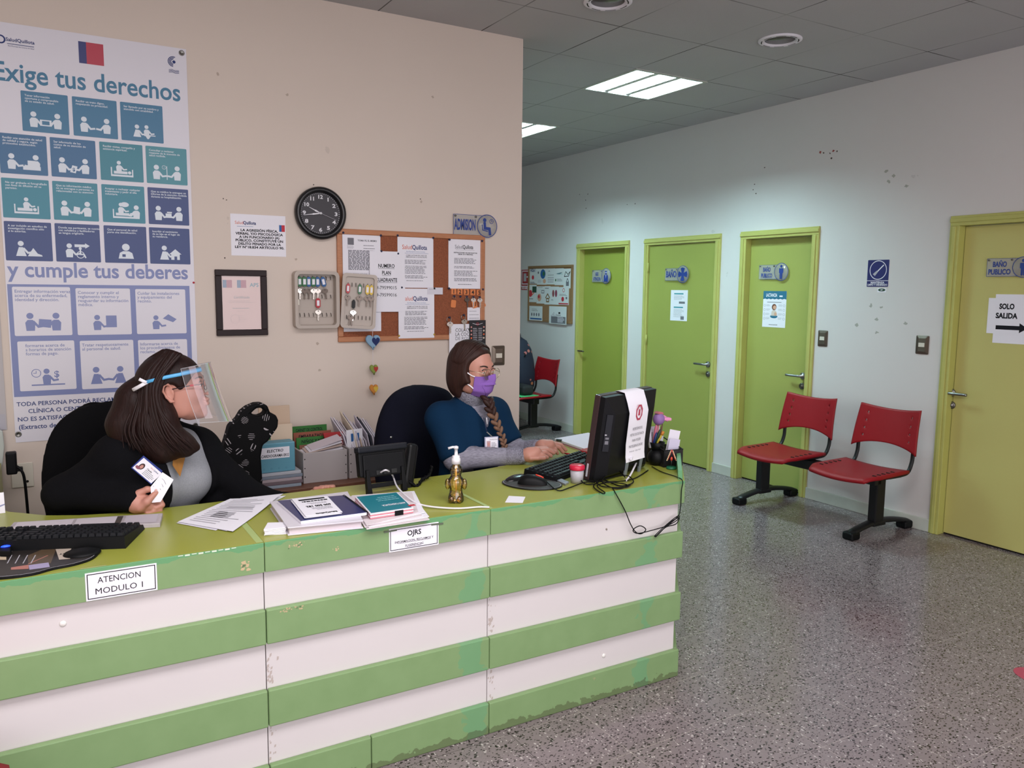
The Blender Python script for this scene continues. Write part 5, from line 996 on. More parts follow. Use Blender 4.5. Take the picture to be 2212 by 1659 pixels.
# folded slips
st = thing('folded_slips', (*T(595, 1150), CT), 'small stack of folded white slips against the white binder', 'paper slips')
for i in range(6):
    o = [(-.5+rg.uniform(-1, 1)*1.2, rg.uniform(-1, 1)*.8) for _ in range(4)]; m = MB(); m.prism([T(px+dx, py+dy) for (px, py), (dx, dy) in zip(((571, 1158), (618, 1154), (626, 1141), (578, 1142)), o)], CT+.0035*i, CT+.0035*i+.0026, M_PAPER, .0006); m.build('slip', st)
# white ring binder and what lies on it
zb = CT+.026
bi = thing('ring_binder', (*T(690, 1120), CT), 'thick white binder lowest of the pile nearest the OJRS sign', 'binder'); bq = [Vector(T(622, 1158)), Vector(T(785, 1142)), Vector(T(751, 1077)), Vector(T(583, 1100))]
M_BIND = mat('binder_white', 'd9d5de', .35)
m = MB(); m.prism(bq, CT+.0005, CT+.0035, M_BIND, .0008); m.build('cover', bi); m = MB(); m.prism(bq, zb-.003, zb, M_BIND, .0008); m.build('cover', bi)
m = MB(); ii = [bq[0].lerp(bq[2], .02), bq[1].lerp(bq[3], .02), bq[2].lerp(bq[0], .02), bq[3].lerp(bq[1], .02)]; m.prism(ii, CT+.0035, zb-.003, mat('page_block', 'cfc3c9', .9)); m.build('pages', bi)
zn = zb+.0105
nb = thing('notebook', (*T(700, 1095), zb), 'navy spiral notebook lying on the thick white binder', 'notebook'); nq = [Vector(T(650, 1132, zb)), Vector(T(792, 1113, zb)), Vector(T(742, 1076, zb)), Vector(T(600, 1088, zb))]
m = MB(); m.prism(nq, zb+.0005, zn-.0015, M_PAPER, .0006); m.build('pages', nb); m = MB(); m.prism(nq, zn-.0012, zn, mat('notebook_navy', '202a63', .28), .0004); m.build('cover', nb)
m = MB()
for i in range(34):
    p = nq[1].lerp(nq[2], (i+.5)/34); m.tube([(p.x+.006*math.cos(a), p.y-.001, (zb+zn)/2+.0075*math.sin(a)) for a in np.linspace(0, 6.28, 9)[:-1]], .0009, M_BLKP, 5, True)
m.build('spiral', nb)
zl = zn+.009
lf = thing('leaflet_stack', (*T(680, 1100), zn), 'stack of white leaflets on the navy notebook', 'leaflets'); lq = [Vector(T(660, 1121, zn)), Vector(T(738, 1111, zn)), Vector(T(706, 1077, zn)), Vector(T(630, 1083, zn))]
for i in range(4): m = MB(); o = Vector((rg.uniform(-.004, .004), rg.uniform(-.004, .004))); m.prism([q+o for q in lq] if i < 3 else lq, zn+.0006+i*.0023, zn+.0024+i*.0023, M_PAPER, .0004); (m if i < 3 else None) and m.build('leaflet', lf)
tu = (lq[0]-lq[1]).normalized(); w_ = (lq[0]-lq[1]).length; tv = (lq[0]-lq[3]).normalized(); h_ = (lq[0]-lq[3]).length
m.M = plane((*lq[2], zn+.0100), (*tu, 0), (*tv, 0)); m.n = 0; m.rect(w_*.12, h_*.05, w_*.88, h_*.12, M_INK); m.scrib(w_*.1, h_*.22, w_*.9, 1, .01, h_*.05, M_INK, .1); m.scrib(w_*.2, h_*.36, w_*.8, 2, h_*.05, h_*.02, M_LGREY); m.text('600 500 182', w_*.5, h_*.44, h_*.11, M_INK, bold=.04, width=w_*.7, rot=0); m.scrib(w_*.2, h_*.68, w_*.8, 3, h_*.05, h_*.02, M_LGREY); m.text('SaludQuillota', w_*.5, h_*.86, h_*.09, M_INK, bold=.03, width=w_*.6); m.M = Matrix(); m.build('leaflet', lf)
# right pile: papers, clipped booklets
rp = thing('paper_pile', (*T(850, 1110), CT), 'loose pile of white papers under the teal booklet', 'papers')
for i, (dx, dy) in enumerate(((0, 2), (5, -1), (-4, 1), (8, -3), (0, 0))):
    m = MB(); m.prism([T(px+dx, py+dy) for px, py in ((792, 1143), (928-6*i, 1122-2*i), (878+3*i, 1066+i), (752, 1079))], CT+.0008+.0022*i, CT+.0026+.0022*i, M_PAPER if i % 2 else mat('paper_pinkish', 'ddd2d6', .85), .0004); m.build('sheet', rp)
zc = CT+.0125
bk = thing('booklet', (*T(835, 1095), zc), 'teal health booklet clipped over pink edged papers on the pile', 'booklet'); tq = [Vector(T(800, 1122, zc)), Vector(T(893, 1108, zc)), Vector(T(858, 1074, zc)), Vector(T(767, 1084, zc))]
for i in range(4): m = MB(); m.prism(tq, zc+.0004+.0046*i, zc+.0046+.0046*i-.0004, (mat('page_pink', 'd58a95', .8), M_PAPER, mat('page_pink', 'd58a95', .8), M_PAPER)[i], .0004); m.build('pages', bk)
m = MB(); m.prism([q_.lerp(tq[(i_+2) % 4], .03) for i_, q_ in enumerate(tq)], zc+.0186, zc+.0192, mat('booklet_teal', '1d7f8e', .35)); tu = (tq[0]-tq[1]).normalized(); w_ = (tq[0]-tq[1]).length; tv = (tq[0]-tq[3]).normalized(); h_ = (tq[0]-tq[3]).length
m.M = plane((*tq[2], zc+.0195), (*tu, 0), (*tv, 0)); m.scrib(w_*.2, h_*.20, w_*.75, 3, h_*-.09, h_*.035, mat('teal_light_print', '7fbcc4', .5), .3); m.text('ANTI TABAQUICA', w_*.5, h_*.60, h_*.10, M_PAPER, bold=.03, width=w_*.55); m.rect(w_*.12, h_*.78, w_*.28, h_*.86, M_RED); m.M = Matrix(); m.build('cover', bk)
m = MB(); e0, e1 = tq[0].lerp(tq[1], .56), tq[0].lerp(tq[1], .76); dn = (tq[3]-tq[0]).normalized(); 
m.add([(*(e0-dn*.002), zc), (*(e1-dn*.002), zc), (*(e1-dn*.002), zc+.016), (*(e0-dn*.002), zc+.016), (*(e0+dn*.004), zc), (*(e1+dn*.004), zc), (*(e1+dn*.004), zc+.016), (*(e0+dn*.004), zc+.016)], [(0, 1, 2, 3), (1, 5, 6, 2), (4, 0, 3, 7), (3, 2, 6, 7), (5, 4, 7, 6), (4, 5, 1, 0)], M_BLKP); m.build('binder_clip', bk)
# desk phone seen from behind
ph = thing('desk_phone', (1.07, 2.76, CT), 'black desk phone seen from behind on its stand between the two workers', 'telephone')
MP = plane((.972, 2.715, CT+.006), (.98, .06, 0), (0.0, .20, 1.0))      # u along width, v up the sloping case, n toward the camera side
m = MB(MP); m.prism(rrect(0, .060, .190, .168, .008), -.030, -.002, M_BLKP, .006); m.prism([(.012, .058), (.180, .058), (.176, .140), (.014, .140)], -.002, .006, mat('phone_back', '0c0d10', .5, spec=.18), .004); m.box((-.004, .148, -.034), (.196, .172, .008), mat('phone_ridge', '12151d', .4, spec=.25), .006); m.build('case', ph)
m = MB(MP); m.n = .0062
for i in range(8): m.rect(.050+.004*i, .152, .0525+.004*i, .160, M_DARK)
m.build('vent', ph)
for i in range(3): m = MB(MP); m.box((.060+.030*i, .064, .0), (.082+.030*i, .080, .009), mat('phone_port', '0d0e10', .6), .001); m.build('port', ph)
for u in (.016, .156):
    m = MB(MP); m.prism([(u, -.006), (u+.020, -.006), (u+.014, .085), (u+.002, .085)], -.004, .016, M_BLKP, .002); m.build('stand_leg', ph)
m = MB(MP); m.box((.030, .018, .000), (.162, .034, .012), M_BLKP, .002); m.build('stand_bar', ph)
m = MB(MP @ Matrix.Translation((.216, .070, -.030)) @ Matrix.Rotation(-.25, 4, 'Z')); m.box((-.022, -.090, -.030), (.024, .096, .004), mat('handset_black', '0d0e10', .4, spec=.2), .014, 3); m.build('handset', ph)
m = MB(); a_ = MP @ Vector((.205, .02, -.03)); c0 = [a_, a_+Vector((.03, -.005, -.018)), (1.245, 2.80, CT+.012), (1.29, 2.83, CT+.02), (1.315, 2.86, CT+.045)]
cc = cr(c0, 24); m.tube([p+Vector((.0, .006*math.cos(i*1.9), .006*math.sin(i*1.9))) for i, p in enumerate(cc)], .0038, M_BLKP, 6); m.build('coiled_cord', ph)
m = MB(); s_ = MP @ Vector((.075, .072, .012)); pts = [s_, s_+Vector((.012, -.025, .012))] + [Vector((*T(px, py), z)) for px, py, z in ((848, 1055, CT+.05), (858, 1072, CT+.035), (880, 1087, CT+.022), (905, 1095, CT+.010), (940, 1099, CT+.005), (990, 1101, CT+.004), (1035, 1098, CT+.004), (1057, 1098, CT+.003))]
m.tube(cr(pts, 8), .0032, mat('white_cable', 'e2dfe6', .4), 8); tag(m.build('network_cable'), 'white cable running from the phone to the counter front edge', 'cable')
# amber sanitizer bottle with a pump
sx, sy_ = T(985, 1084); M_AMB = glass('amber_bottle', (.97, .78, .42), .04, .05); M_PUMP = mat('pump_white', 'e6e2e6', .3)
bo = thing('sanitizer_bottle', (sx, sy_, CT), 'amber doll shaped pump bottle of sanitizer on the counter', 'bottle')
m = MB(); m.lathe([(.0, 0), (.026, .0), (.0285, .006), (.0275, .020), (.0235, .034), (.0225, .046), (.0260, .058), (.0285, .070), (.0270, .082), (.0200, .091), (.0175, .096), (.0210, .104), (.0225, .114), (.0200, .126), (.0120, .134), (.0110, .140), (0, .140)], M_AMB, 32, (sx, sy_, CT)); m.build('bottle_body', bo)
for s in (-1, 1): m = MB(); cx_ = sx+.86*s*.030; m.ell((cx_, sy_-.51*s*.030, CT+.064), (.009, .010, .020), M_AMB, 16, 10); m.build('arm_lobe', bo)
for s in (-1, 1): m = MB(); m.ell((sx+.86*s*.014-.012, sy_-.51*s*.014-.018, CT+.013), (.0105, .011, .013), M_AMB, 14, 8); m.build('foot_lobe', bo)
m = MB(); m.lathe([(.0155, .137), (.0155, .156), (.013, .158), (.013, .166), (.006, .168), (.0055, .190), (.008, .190), (.0085, .198), (.003, .201), (0, .201)], M_PUMP, 24, (sx, sy_, CT)); hd = _r*-.03; m.tube([(sx, sy_, CT+.196), (sx-.012, sy_+.004, CT+.1965), (sx-.026, sy_+.010, CT+.192)], .0042, M_PUMP, 8); m.tube([(sx, sy_, CT+.137), (sx, sy_, CT+.02)], .003, mat('dip_tube', 'e8c890', .3), 8); m.build('pump', bo)
# oval mouse pad, mouse, small card, second keyboard, specimen cup, memory stick
op = thing('mouse_pad', (*T(1150, 1047), CT), 'oval black mouse pad with gel wrist rest near the amber bottle', 'mouse pad')
c_ = Vector(T(1149, 1047)); ax = Vector((.53, -.85)); ay = Vector((.85, .53)); M_PADB = mat('pad_black_gel', '141517', .25)
ov = [c_+ax*(.118*math.cos(t)*(1+.06*math.sin(2*t)))+ay*(.088*math.sin(t)) for t in np.linspace(0, 2*math.pi, 49)[:-1]]
m = MB(); m.prism([(p.x, p.y) for p in ov], CT, CT+.005, M_PADB, .001); m.n = CT+.0056; m.poly([(c_.x+(p.x-c_.x)*.96, c_.y+(p.y-c_.y)*.96) for p in ov], M_LGREY); m.lay(.0003); m.poly([(c_.x+(p.x-c_.x)*.945, c_.y+(p.y-c_.y)*.945) for p in ov], mat('pad_brown_grey', '332e2c', .5)); m.build('pad', op)
m = MB(); g_ = Vector(T(1117, 1037)); m.M = Matrix.Translation((g_.x, g_.y, CT+.004)) @ Matrix.Rotation(.35, 4, 'Z'); m.ell((0, 0, 0), (.066, .030, .017), M_PADB, 24, 10); m.build('wrist_rest', op)
mo = thing('computer_mouse', (*T(1150, 1047), CT+.006), 'black computer mouse with red stripe on the oval mouse pad', 'mouse'); M_ = Matrix.Translation((*T(1150, 1048), CT+.0065)) @ Matrix.Rotation(-.62, 4, 'Z')
m = MB(M_); prof = [(-.056, .014, .010), (-.045, .026, .026), (-.02, .031, .036), (.01, .031, .034), (.035, .029, .026), (.052, .026, .015), (.057, .020, .008)]; vs = []; fs = []; n = 14
for x, wd, hh in prof: vs += [(x, wd*math.cos(t), hh*max(0, math.sin(t))**.8) for t in np.linspace(0, math.pi, n)]
for i in range(len(prof)-1):
    for j in range(n-1): fs.append((i*n+j, (i+1)*n+j, (i+1)*n+j+1, i*n+j+1))
fs += [tuple(range(n)), tuple((len(prof)-1)*n+j for j in range(n))[::-1]]; m.add(vs, fs, M_BLKP, True); m.build('shell', mo)
m = MB(M_); m.tube([(.012, 0, .034), (.030, 0, .0285), (.042, 0, .0225)], .0035, mat('mouse_red', 'd0402e', .4), 8); m.build('scroll_wheel', mo)
m = MB(); m.tube(cr([M_ @ Vector((.055, 0, .008)), Vector((*T(1205, 1062), CT+.004)), Vector((*T(1230, 1056), CT+.004)), Vector((*T(1262, 1047), CT+.008)), Vector((*T(1285, 1046), CT+.006))], 6), .0022, M_BLKP, 6); m.build('mouse_cord', mo)
m = MB(); m.prism(quad((1091, 1086), (1129, 1087), (1135, 1074), (1099, 1072)), CT+.0003, CT+.0011, M_PAPER); tag(m.build('paper_card'), 'small blank white card on the counter in front of the oval mouse pad', 'card')
_k0 = Vector(T(1130, 1031)); _ka = math.atan2(.22, .45)
keyboard('keyboard', (_k0.x-.0*math.cos(_ka)+.155*math.sin(_ka), _k0.y-.155*math.cos(_ka)), _ka, .44, .155, 'black keyboard under the typing hands in front of the all in one computer')
cu_ = thing('specimen_cup', (*T(1245, 1043), CT), 'clear specimen cup with red lid beside the computer', 'cup'); cxx, cyy = T(1246, 1043)
m = MB(); m.lathe([(0, .001), (.0240, .001), (.0270, .056), (.0265, .056), (.0235, .003), (0, .003)], mat('cup_frosted', 'd3d0da', .25, alpha=.62), 28, (cxx, cyy, CT)); m.build('cup_body', cu_)
m = MB(); m.lathe([(.0, .072), (.026, .072), (.0300, .069), (.0305, .056), (.0295, .053), (0, .053)], mat('lid_red', 'c41c3e', .35), 28, (cxx, cyy, CT)); m.build('lid', cu_)
m = MB(); m.prism(quad((1200, 1040), (1221, 1050), (1229, 1045), (1208, 1036)), CT, CT+.008, mat('usb_grey', 'a9adb6', .35, .6), .0015); tag(m.build('memory_stick'), 'small silver memory stick between the oval pad and the specimen cup', 'memory stick')
m = MB(); a_, b_ = Vector((*T(1217, 981), CT+.005)), Vector((*T(1232, 984), CT+.005)); m.tube([a_, a_.lerp(b_, .3), b_, b_+(b_-a_)*1.6], [.002, .0045, .0045, .0045], mat('pen_red', 'b8232e', .35), 8); tag(m.build('pen'), 'red pen lying behind the keyboard beside the typing hands', 'pen')
m = MB(); m.prism(quad((1253, 980), (1290, 988), (1300, 976), (1262, 972)), CT, CT+.016, mat('case_red', 'a31f2c', .4), .003); tag(m.build('small_case'), 'small red case at the edge of the computer behind the keyboard', 'case')
# clipboard pile at the back of the counter
cp = thing('clipboard_pile', (*T(1250, 965), CT), 'white papers clipped together over red edged folders at the counter back corner', 'papers'); cq = [(1199, 955), (1262, 977), (1330, 962), (1272, 942)]
for i, (c, t) in enumerate((('d9c9c0', .003), ('9c4050', .003), ('cfc4dd', .004), ('e4e2ee', .006))):
    m = MB(); z0 = CT+sum((.003, .003, .004, .006)[:i])+.0004*i; d = rg.uniform(-2, 2); m.prism([T(px+d, py+d*.4, CT) for px, py in cq], z0, z0+t, mat('pile_'+c, c, .8), .0006); m.build('folder' if i < 3 else 'paper_block', cp)
m = MB(); q = [T(px, py, CT+.02) for px, py in ((1201, 950.5), (1213, 952), (1214, 949), (1202, 948))]; m.prism(q, CT+.0165, CT+.021, M_BLKP, .001); m.build('clip', cp)
# all-in-one computer, seen from its back and side
TH, TI = R(20), R(8); O = Vector((1.818, 2.515, CT+.004)); wv = Vector((math.cos(TH), math.sin(TH), 0)); bv = Vector((math.sin(TH), -math.cos(TH), 0)); uv = Vector((0, 0, 1))*math.cos(TI)+bv*math.sin(TI)
nv = wv.cross(uv); MA = Matrix(((wv.x, uv.x, nv.x, O.x), (wv.y, uv.y, nv.y, O.y), (wv.z, uv.z, nv.z, O.z), (0, 0, 0, 1)))   # n points out of the back
ai = thing('all_in_one_computer', (2.0, 2.55, CT), 'black all in one computer seen from behind at the counter end', 'computer'); AW, AH = .395, .347
M_AIO = mat('aio_black', '0f0f13', .45, spec=.22); M_AIOG = mat('aio_gloss_bezel', '3a2a2c', .2)
m = MB(MA); m.prism(rrect(0, 0, AW, AH, .006), -.012, .012, M_AIOG, .002); m.build('bezel', ai)
m = MB(MA); m.n = -.0125; m.add([(.02, .05, -.0126), (AW-.02, .05, -.0126), (AW-.02, AH-.02, -.0126), (.02, AH-.02, -.0126)], [(3, 2, 1, 0)], mat('aio_screen', '0c0e12', .08)); m.build('screen', ai)
m = MB(MA); o = [(.004, .003), (AW-.004, .003), (AW-.004, AH-.003), (.004, AH-.003)]; i_ = [(.050, .030), (AW-.050, .030), (AW-.050, AH-.070), (.050, AH-.070)]; D1, D2 = .012, .062
vs = [(*p, D1) for p in o]+[(*p, D1+.022) for p in o]+[(*p, D2) for p in i_]; fs = [(8, 9, 10, 11)]
for k in range(4): q = (k+1) % 4; fs += [(k, q, 4+q, 4+k), (4+k, 4+q, 8+q, 8+k)]
m.add(vs, fs, M_AIO); m.build('back_cover', ai)
nl = (Vector((*i_[0], D2))-Vector((*o[0], D1+.022))).cross(Vector((*o[3], D1+.022))-Vector((*o[0], D1+.022)))
MSd = MA @ plane(Vector((.008, .10, D1+.0255)), Vector((.046, .0, .038)).normalized(), (0, 1, 0))
m = MB(MSd); m.box((.010, .030, -.003), (.036, .178, .002), mat('dvd_drive', '1c1d24', .3, spec=.3), .001); m.n = .0024; m.rect(.012, .095, .020, .100, M_LGREY); m.rect(.016, .080, .030, .088, M_GREY); m.rect(.016, .060, .030, .074, M_GREY); m.build('disc_drive', ai)
for v in (.045, .018): m = MB(MA); m.box((-.0008, v, -.004), (.001, v+.026, .004), M_LGREY); m.build('usb_port', ai)
m = MB(MA @ plane(Vector((.085, AH-.052, D2-.014)), (1, 0, 0), Vector((0, -.064, .028)).normalized()*-1)); m.n = .0016; m.text('lenovo', 0, -.022, .026, M_LGREY, bold=.03); m.build('logo', ai)
for u in (.19, .30):
    m = MB(MA); m.prism([(u-.012, .085), (u+.012, .085), (u+.007, -.005), (u-.007, -.005)], D2-.004, D2+.004, mat('stand_silver', 'a9b2c4', .35, .6), .001); m.M = MA @ Matrix.Translation((0, .10, D2)) @ Matrix.Rotation(.45, 4, 'X') @ Matrix.Translation((0, -.10, -D2)); m.build('kickstand_leg', ai)
# paper draped over its back
pp = MB(MA); u0, u1 = .140, .285; path = [(AH+.001, -.014), (AH+.004, .0), (AH+.003, .030), (AH-.035, .050), (AH-.072, .066), (AH-.13, .068), (AH-.20, .070), (AH-.250, .077), (AH-.272, .083)]
vs = []; fs = []
for v, n_ in path: vs += [(u0, v, n_+.004), (u1, v, n_+.004), (u0, v, n_+.0032), (u1, v, n_+.0032)]
for k in range(len(path)-1): q = 4*k; fs += [(q, q+1, q+5, q+4), (q+3, q+2, q+6, q+7)]
pp.add(vs, fs, M_PAPER, True)
pp.M = MA @ plane(Vector((u0, AH-.20, .0895)), (1, 0, 0), (0, 1, -.02)); w_ = u1-u0
pp.n = .001; rr = [(w_*.5+.022*math.cos(R(45*k+22)), .160+.030*math.sin(R(45*k+22)), ) for k in range(8)]
pp.M = MA @ plane(Vector((u0, AH-.235, .0775)), (1, 0, 0), (0, 1, -.045)); pp.line(rr+[rr[0]], .008, mat('stop_red', 'b8435a', .6)); pp.poly([(w_*.5-.008, .148), (w_*.5+.008, .148), (w_*.5+.006, .172), (w_*.5-.005, .174)], mat('stop_red', 'b8435a', .6))
pp.n = .0015
for i, t in enumerate(('RESPETEMOS EL', 'METRO DE DISTANCIA', 'PARA PODER', 'PROTEGERNOS ENTRE', 'TODAS. GRACIAS.')): pp.text(t, w_*.5, .090-.024*i, .0155, M_GREY, width=(.076, .105, .065, .105, .09)[i])
tag(pp.build('draped_notice'), 'white notice with red emblem draped over the back of the computer', 'notice')
# cables
def cable(name, label, pts, r=.0024, m_=None, n=8): m = MB(); m.tube(cr(pts, n), r, m_ or M_BLKP, 6); return tag(m.build(name), label, 'cable')
def cp_(px, py, dz=.004): return Vector((*T(px, py), CT+dz))
yf = YD-.006
def fp(px, py, off=.008): return on(px, py, 1, YD-off)
cable('tangled_cable', 'black cable tangled in loops on the counter at the computer foot', [cp_(1400, 1018), cp_(1370, 1036), cp_(1330, 1046, .010), cp_(1280, 1046, .012), cp_(1244, 1036, .012), cp_(1262, 1028, .014), cp_(1300, 1040, .010), cp_(1340, 1052), cp_(1368, 1046, .008), cp_(1352, 1036, .016), cp_(1310, 1044, .018), cp_(1282, 1054, .008), cp_(1300, 1068, .004), cp_(1306, 1066, .004), cp_(1290, 1054, .008), cp_(1320, 1050, .014), cp_(1356, 1054, .01), cp_(1330, 1058, .004), cp_(1300, 1050, .02), cp_(1330, 1030, .03), cp_(1350, 1042, .02)])
cable('tangled_cable', 'second black cable looping up behind the specimen cup', [cp_(1340, 1024, .01), cp_(1322, 1010, .03), cp_(1306, 1030, .02), cp_(1290, 1048, .008), cp_(1262, 1048, .006), cp_(1250, 1040, .03), cp_(1268, 1034, .035), cp_(1292, 1052, .01), cp_(1316, 1056, .006), cp_(1352, 1056, .006), cp_(1364, 1048, .006)])
hang = [cp_(1322, 1056, .006), fp(1330, 1066), fp(1350, 1103), fp(1362, 1132), fp(1373, 1149), fp(1385, 1153), fp(1395, 1144), fp(1384, 1136), fp(1371, 1141), fp(1368, 1148), fp(1380, 1152), fp(1410, 1145), fp(1440, 1136), fp(1462, 1124), fp(1467, 1114), fp(1456, 1120), fp(1430, 1142), fp(1414, 1158), fp(1422, 1154), fp(1446, 1130), fp(1467, 1118), fp(1460, 1132), fp(1440, 1138), fp(1425, 1150), fp(1416, 1160), fp(1436, 1140), fp(1464, 1116), fp(1470, 1095), fp(1472, 1060), cp_(1474, 1042, .006), cp_(1460, 1032), cp_(1430, 1022), cp_(1408, 1010)]
cable('hanging_cable', 'thin black cable hanging in a bundle down the counter front', hang, .0020)
cable('white_lead', 'thick white lead curling from the computer back to the counter', [MA @ Vector((.15, .09, .10)), cp_(1382, 1000, .09), cp_(1380, 1012, .06), cp_(1364, 1032, .02), cp_(1352, 1042, .005)], .0042, mat('white_cable', 'e2dfe6', .4))
# desk organizers at the counter end
M_MESH = mat('mesh_black', '1a191b', .5, alpha=.80)
pc = thing('pencil_pot', (*T(1418, 1008), CT), 'round black pot crammed with pens beside the computer', 'pen holder'); px0, py0 = T(1418, 1004)
m = MB(); m.lathe([(0, .001), (.026, .002), (.038, .016), (.041, .034), (.036, .052), (.024, .064), (.020, .066), (.021, .070), (.032, .100), (.034, .100), (.026, .068), (0, .066)], M_BLKP, 28, (px0, py0, CT)); m.build('pot_body', pc)
def stick(label, px, py, dx, dy, L, r, c, name='pen', cap=None):
    base = Vector((*T(px, py), CT+.075)); d = (_r*dx+Vector((0, 0, 1))*dy).normalized(); m = MB(); m.tube([base, base+d*L*.85, base+d*L], [r, r, r*.5], mat('stick_'+c, c, .45), 8); 
    if cap: m.tube([base+d*L*.78, base+d*L], [r*1.5, r*1.2], mat('stick_'+cap, cap, .45), 8)
    return tag(m.build(name), label, 'pen', 'pens in the round black pot')
stick('dark green marker leaning in the round black pot', 1410, 1004, .35, 1, .085, .006, '0f3d2c')
stick('orange capped pen leaning in the round black pot', 1413, 1004, .5, 1, .080, .005, 'c8b440', cap='c07a2a')
stick('pink pen standing in the round black pot', 1408, 1004, .15, 1, .105, .006, 'c56a80')
stick('brown pencil standing in the round black pot', 1418, 1004, .2, 1, .105, .004, '5d3c2c')
stick('white marker at the computer side of the round black pot', 1404, 1004, -.1, 1, .11, .008, 'd6d2e0')
stick('blue pen at the back of the round black pot', 1408, 1005, .25, 1, .07, .005, '20306c')
to = thing('plush_pen_topper', (px0, py0, CT+.15), 'purple ball shaped pen topper with pink trim in the round black pot', 'toy'); tb = on(1423, 905, 1, py0)
m = MB(); m.ell(tb, (.027, .024, .027), mat('topper_purple', '8d6aa6', .5), 20, 14); m.build('ball', to)
m = MB(); m.M = Matrix.Translation(tb); m.prism([(.012, -.012), (.045, -.030), (.050, -.005), (.034, .004)], -.006, .006, mat('topper_pink', 'd98ab4', .7), .003); m.M = Matrix.Translation(tb) @ Matrix.Rotation(R(90), 4, 'X'); m.prism([(.015, .02), (.040, -.012), (.052, -.016), (.044, .006), (.030, .014)], -.004, .004, mat('topper_pink', 'd98ab4', .7), .002); m.prism([(-.02, .026), (-.006, .034), (.012, .030), (.02, .022), (0, .020)], -.012, .012, mat('topper_coral', 'b86a70', .6), .002); m.build('trim', to)
m = MB(); m.tube([tb-Vector((0, 0, .02)), (px0, py0, CT+.07)], .003, mat('topper_coral', 'b86a70', .6), 8); m.build('stem', to)
og = thing('mesh_organizer', (*T(1455, 1005), CT), 'black mesh letter tray stuffed with papers at the counter end', 'organizer'); ox, oy = T(1437, 1008); ox2, oy2 = T(1477, 1006)
m = MB(); x0_, x1_ = 2.118, 2.180; y0_, y1_ = 2.470, 2.600
m = MB(); 
OM = Matrix.Translation((2.262, 2.566, CT)) @ Matrix.Rotation(-.10, 4, 'Z'); m.M = OM
for a, b in (((0, 0, 0), (.098, .003, .072)), ((.095, .003, 0), (.098, .15, .072)), ((0, .147, 0), (.095, .15, .10)), ((0, .003, 0), (.003, .147, .09))): m.box(a, b, M_MESH)
m.build('tray', og); m = MB(OM); m.tube([(0, .0015, .072), (.097, .0015, .072), (.097, .1485, .10), (0, .1485, .10)], .0028, M_BLKP, 6, True); m.build('rim_wire', og)
for i, (x, y, h, lean, c, lab) in enumerate(((.040, .135, .150, .0, 'd8d4de', 'tall ruled paper at the back of the mesh letter tray'), (.045, .12, .125, .05, 'e6e3ea', 'short white paper in the mesh letter tray'), (.066, .06, .145, .22, 'e2dfe9', 'leaning white paper fan at the side of the mesh letter tray'), (.058, .03, .110, .16, 'cbc6dc', 'folded lilac paper in the mesh letter tray'))):
    OX = OM @ Matrix.Translation((x, y, .004)) @ Matrix.Rotation(lean, 4, 'Y'); m = MB(OX); m.box((-.028, -.0012, 0), (.028, .0012, h), mat('tray_'+c, c, .8)); m.n = 0
    if i == 0: m.M = OX @ Matrix.Translation((0, -.0015, 0)) @ Matrix.Rotation(R(90), 4, 'X'); [m.rect(-.024, .05+.012*k, .024, .052+.012*k, M_LGREY) for k in range(8)]
    tag(m.build('tray_paper'), lab, 'paper', 'papers in the mesh letter tray')
or_ = thing('beaded_ornament', (*T(1450, 1013), CT), 'red and cream beaded ornament on a round green base at the counter end', 'ornament'); gx, gy = T(1450, 1013)
m = MB(); m.lathe([(0, 0), (.021, 0), (.022, .003), (.0195, .010), (0, .010)], mat('ornament_green', '1c6b48', .45), 28, (gx, gy, CT)); m.build('base', or_); m = MB(); m.tube([(gx, gy, CT+.010), (gx, gy, CT+.040)], .0010, M_STEELD, 6); m.build('stem', or_)
for s in (-1, 1):
    pts = [Vector((gx, gy, CT+.030))+_r*(s*.004+s*.012*t)+Vector((0, 0, .055*t*(1 if s < 0 else .95))) for t in np.linspace(0, 1, 8)] if True else None
    top = Vector((gx, gy, CT+.082)); pts = [top+_r*(s*.017*t)-Vector((0, 0, .045*t)) for t in np.linspace(0, 1, 8)]; m = MB(); m.tube(pts, .0022, mat('ornament_red', 'b22a2e', .4), 8); m.build('strand', or_)
    for p in pts[1:]: m = MB(); m.ell(p+_r*(s*.0025)-_f*.001, (.0025, .0025, .0032), mat('bead_cream', 'e3d3a8', .4), 8, 6); m.build('bead', or_)
m = MB(); m.ell((gx, gy, CT+.043), (.006, .004, .009), mat('ornament_red2', 'c2432e', .4), 12, 8); m.build('heart_charm', or_)

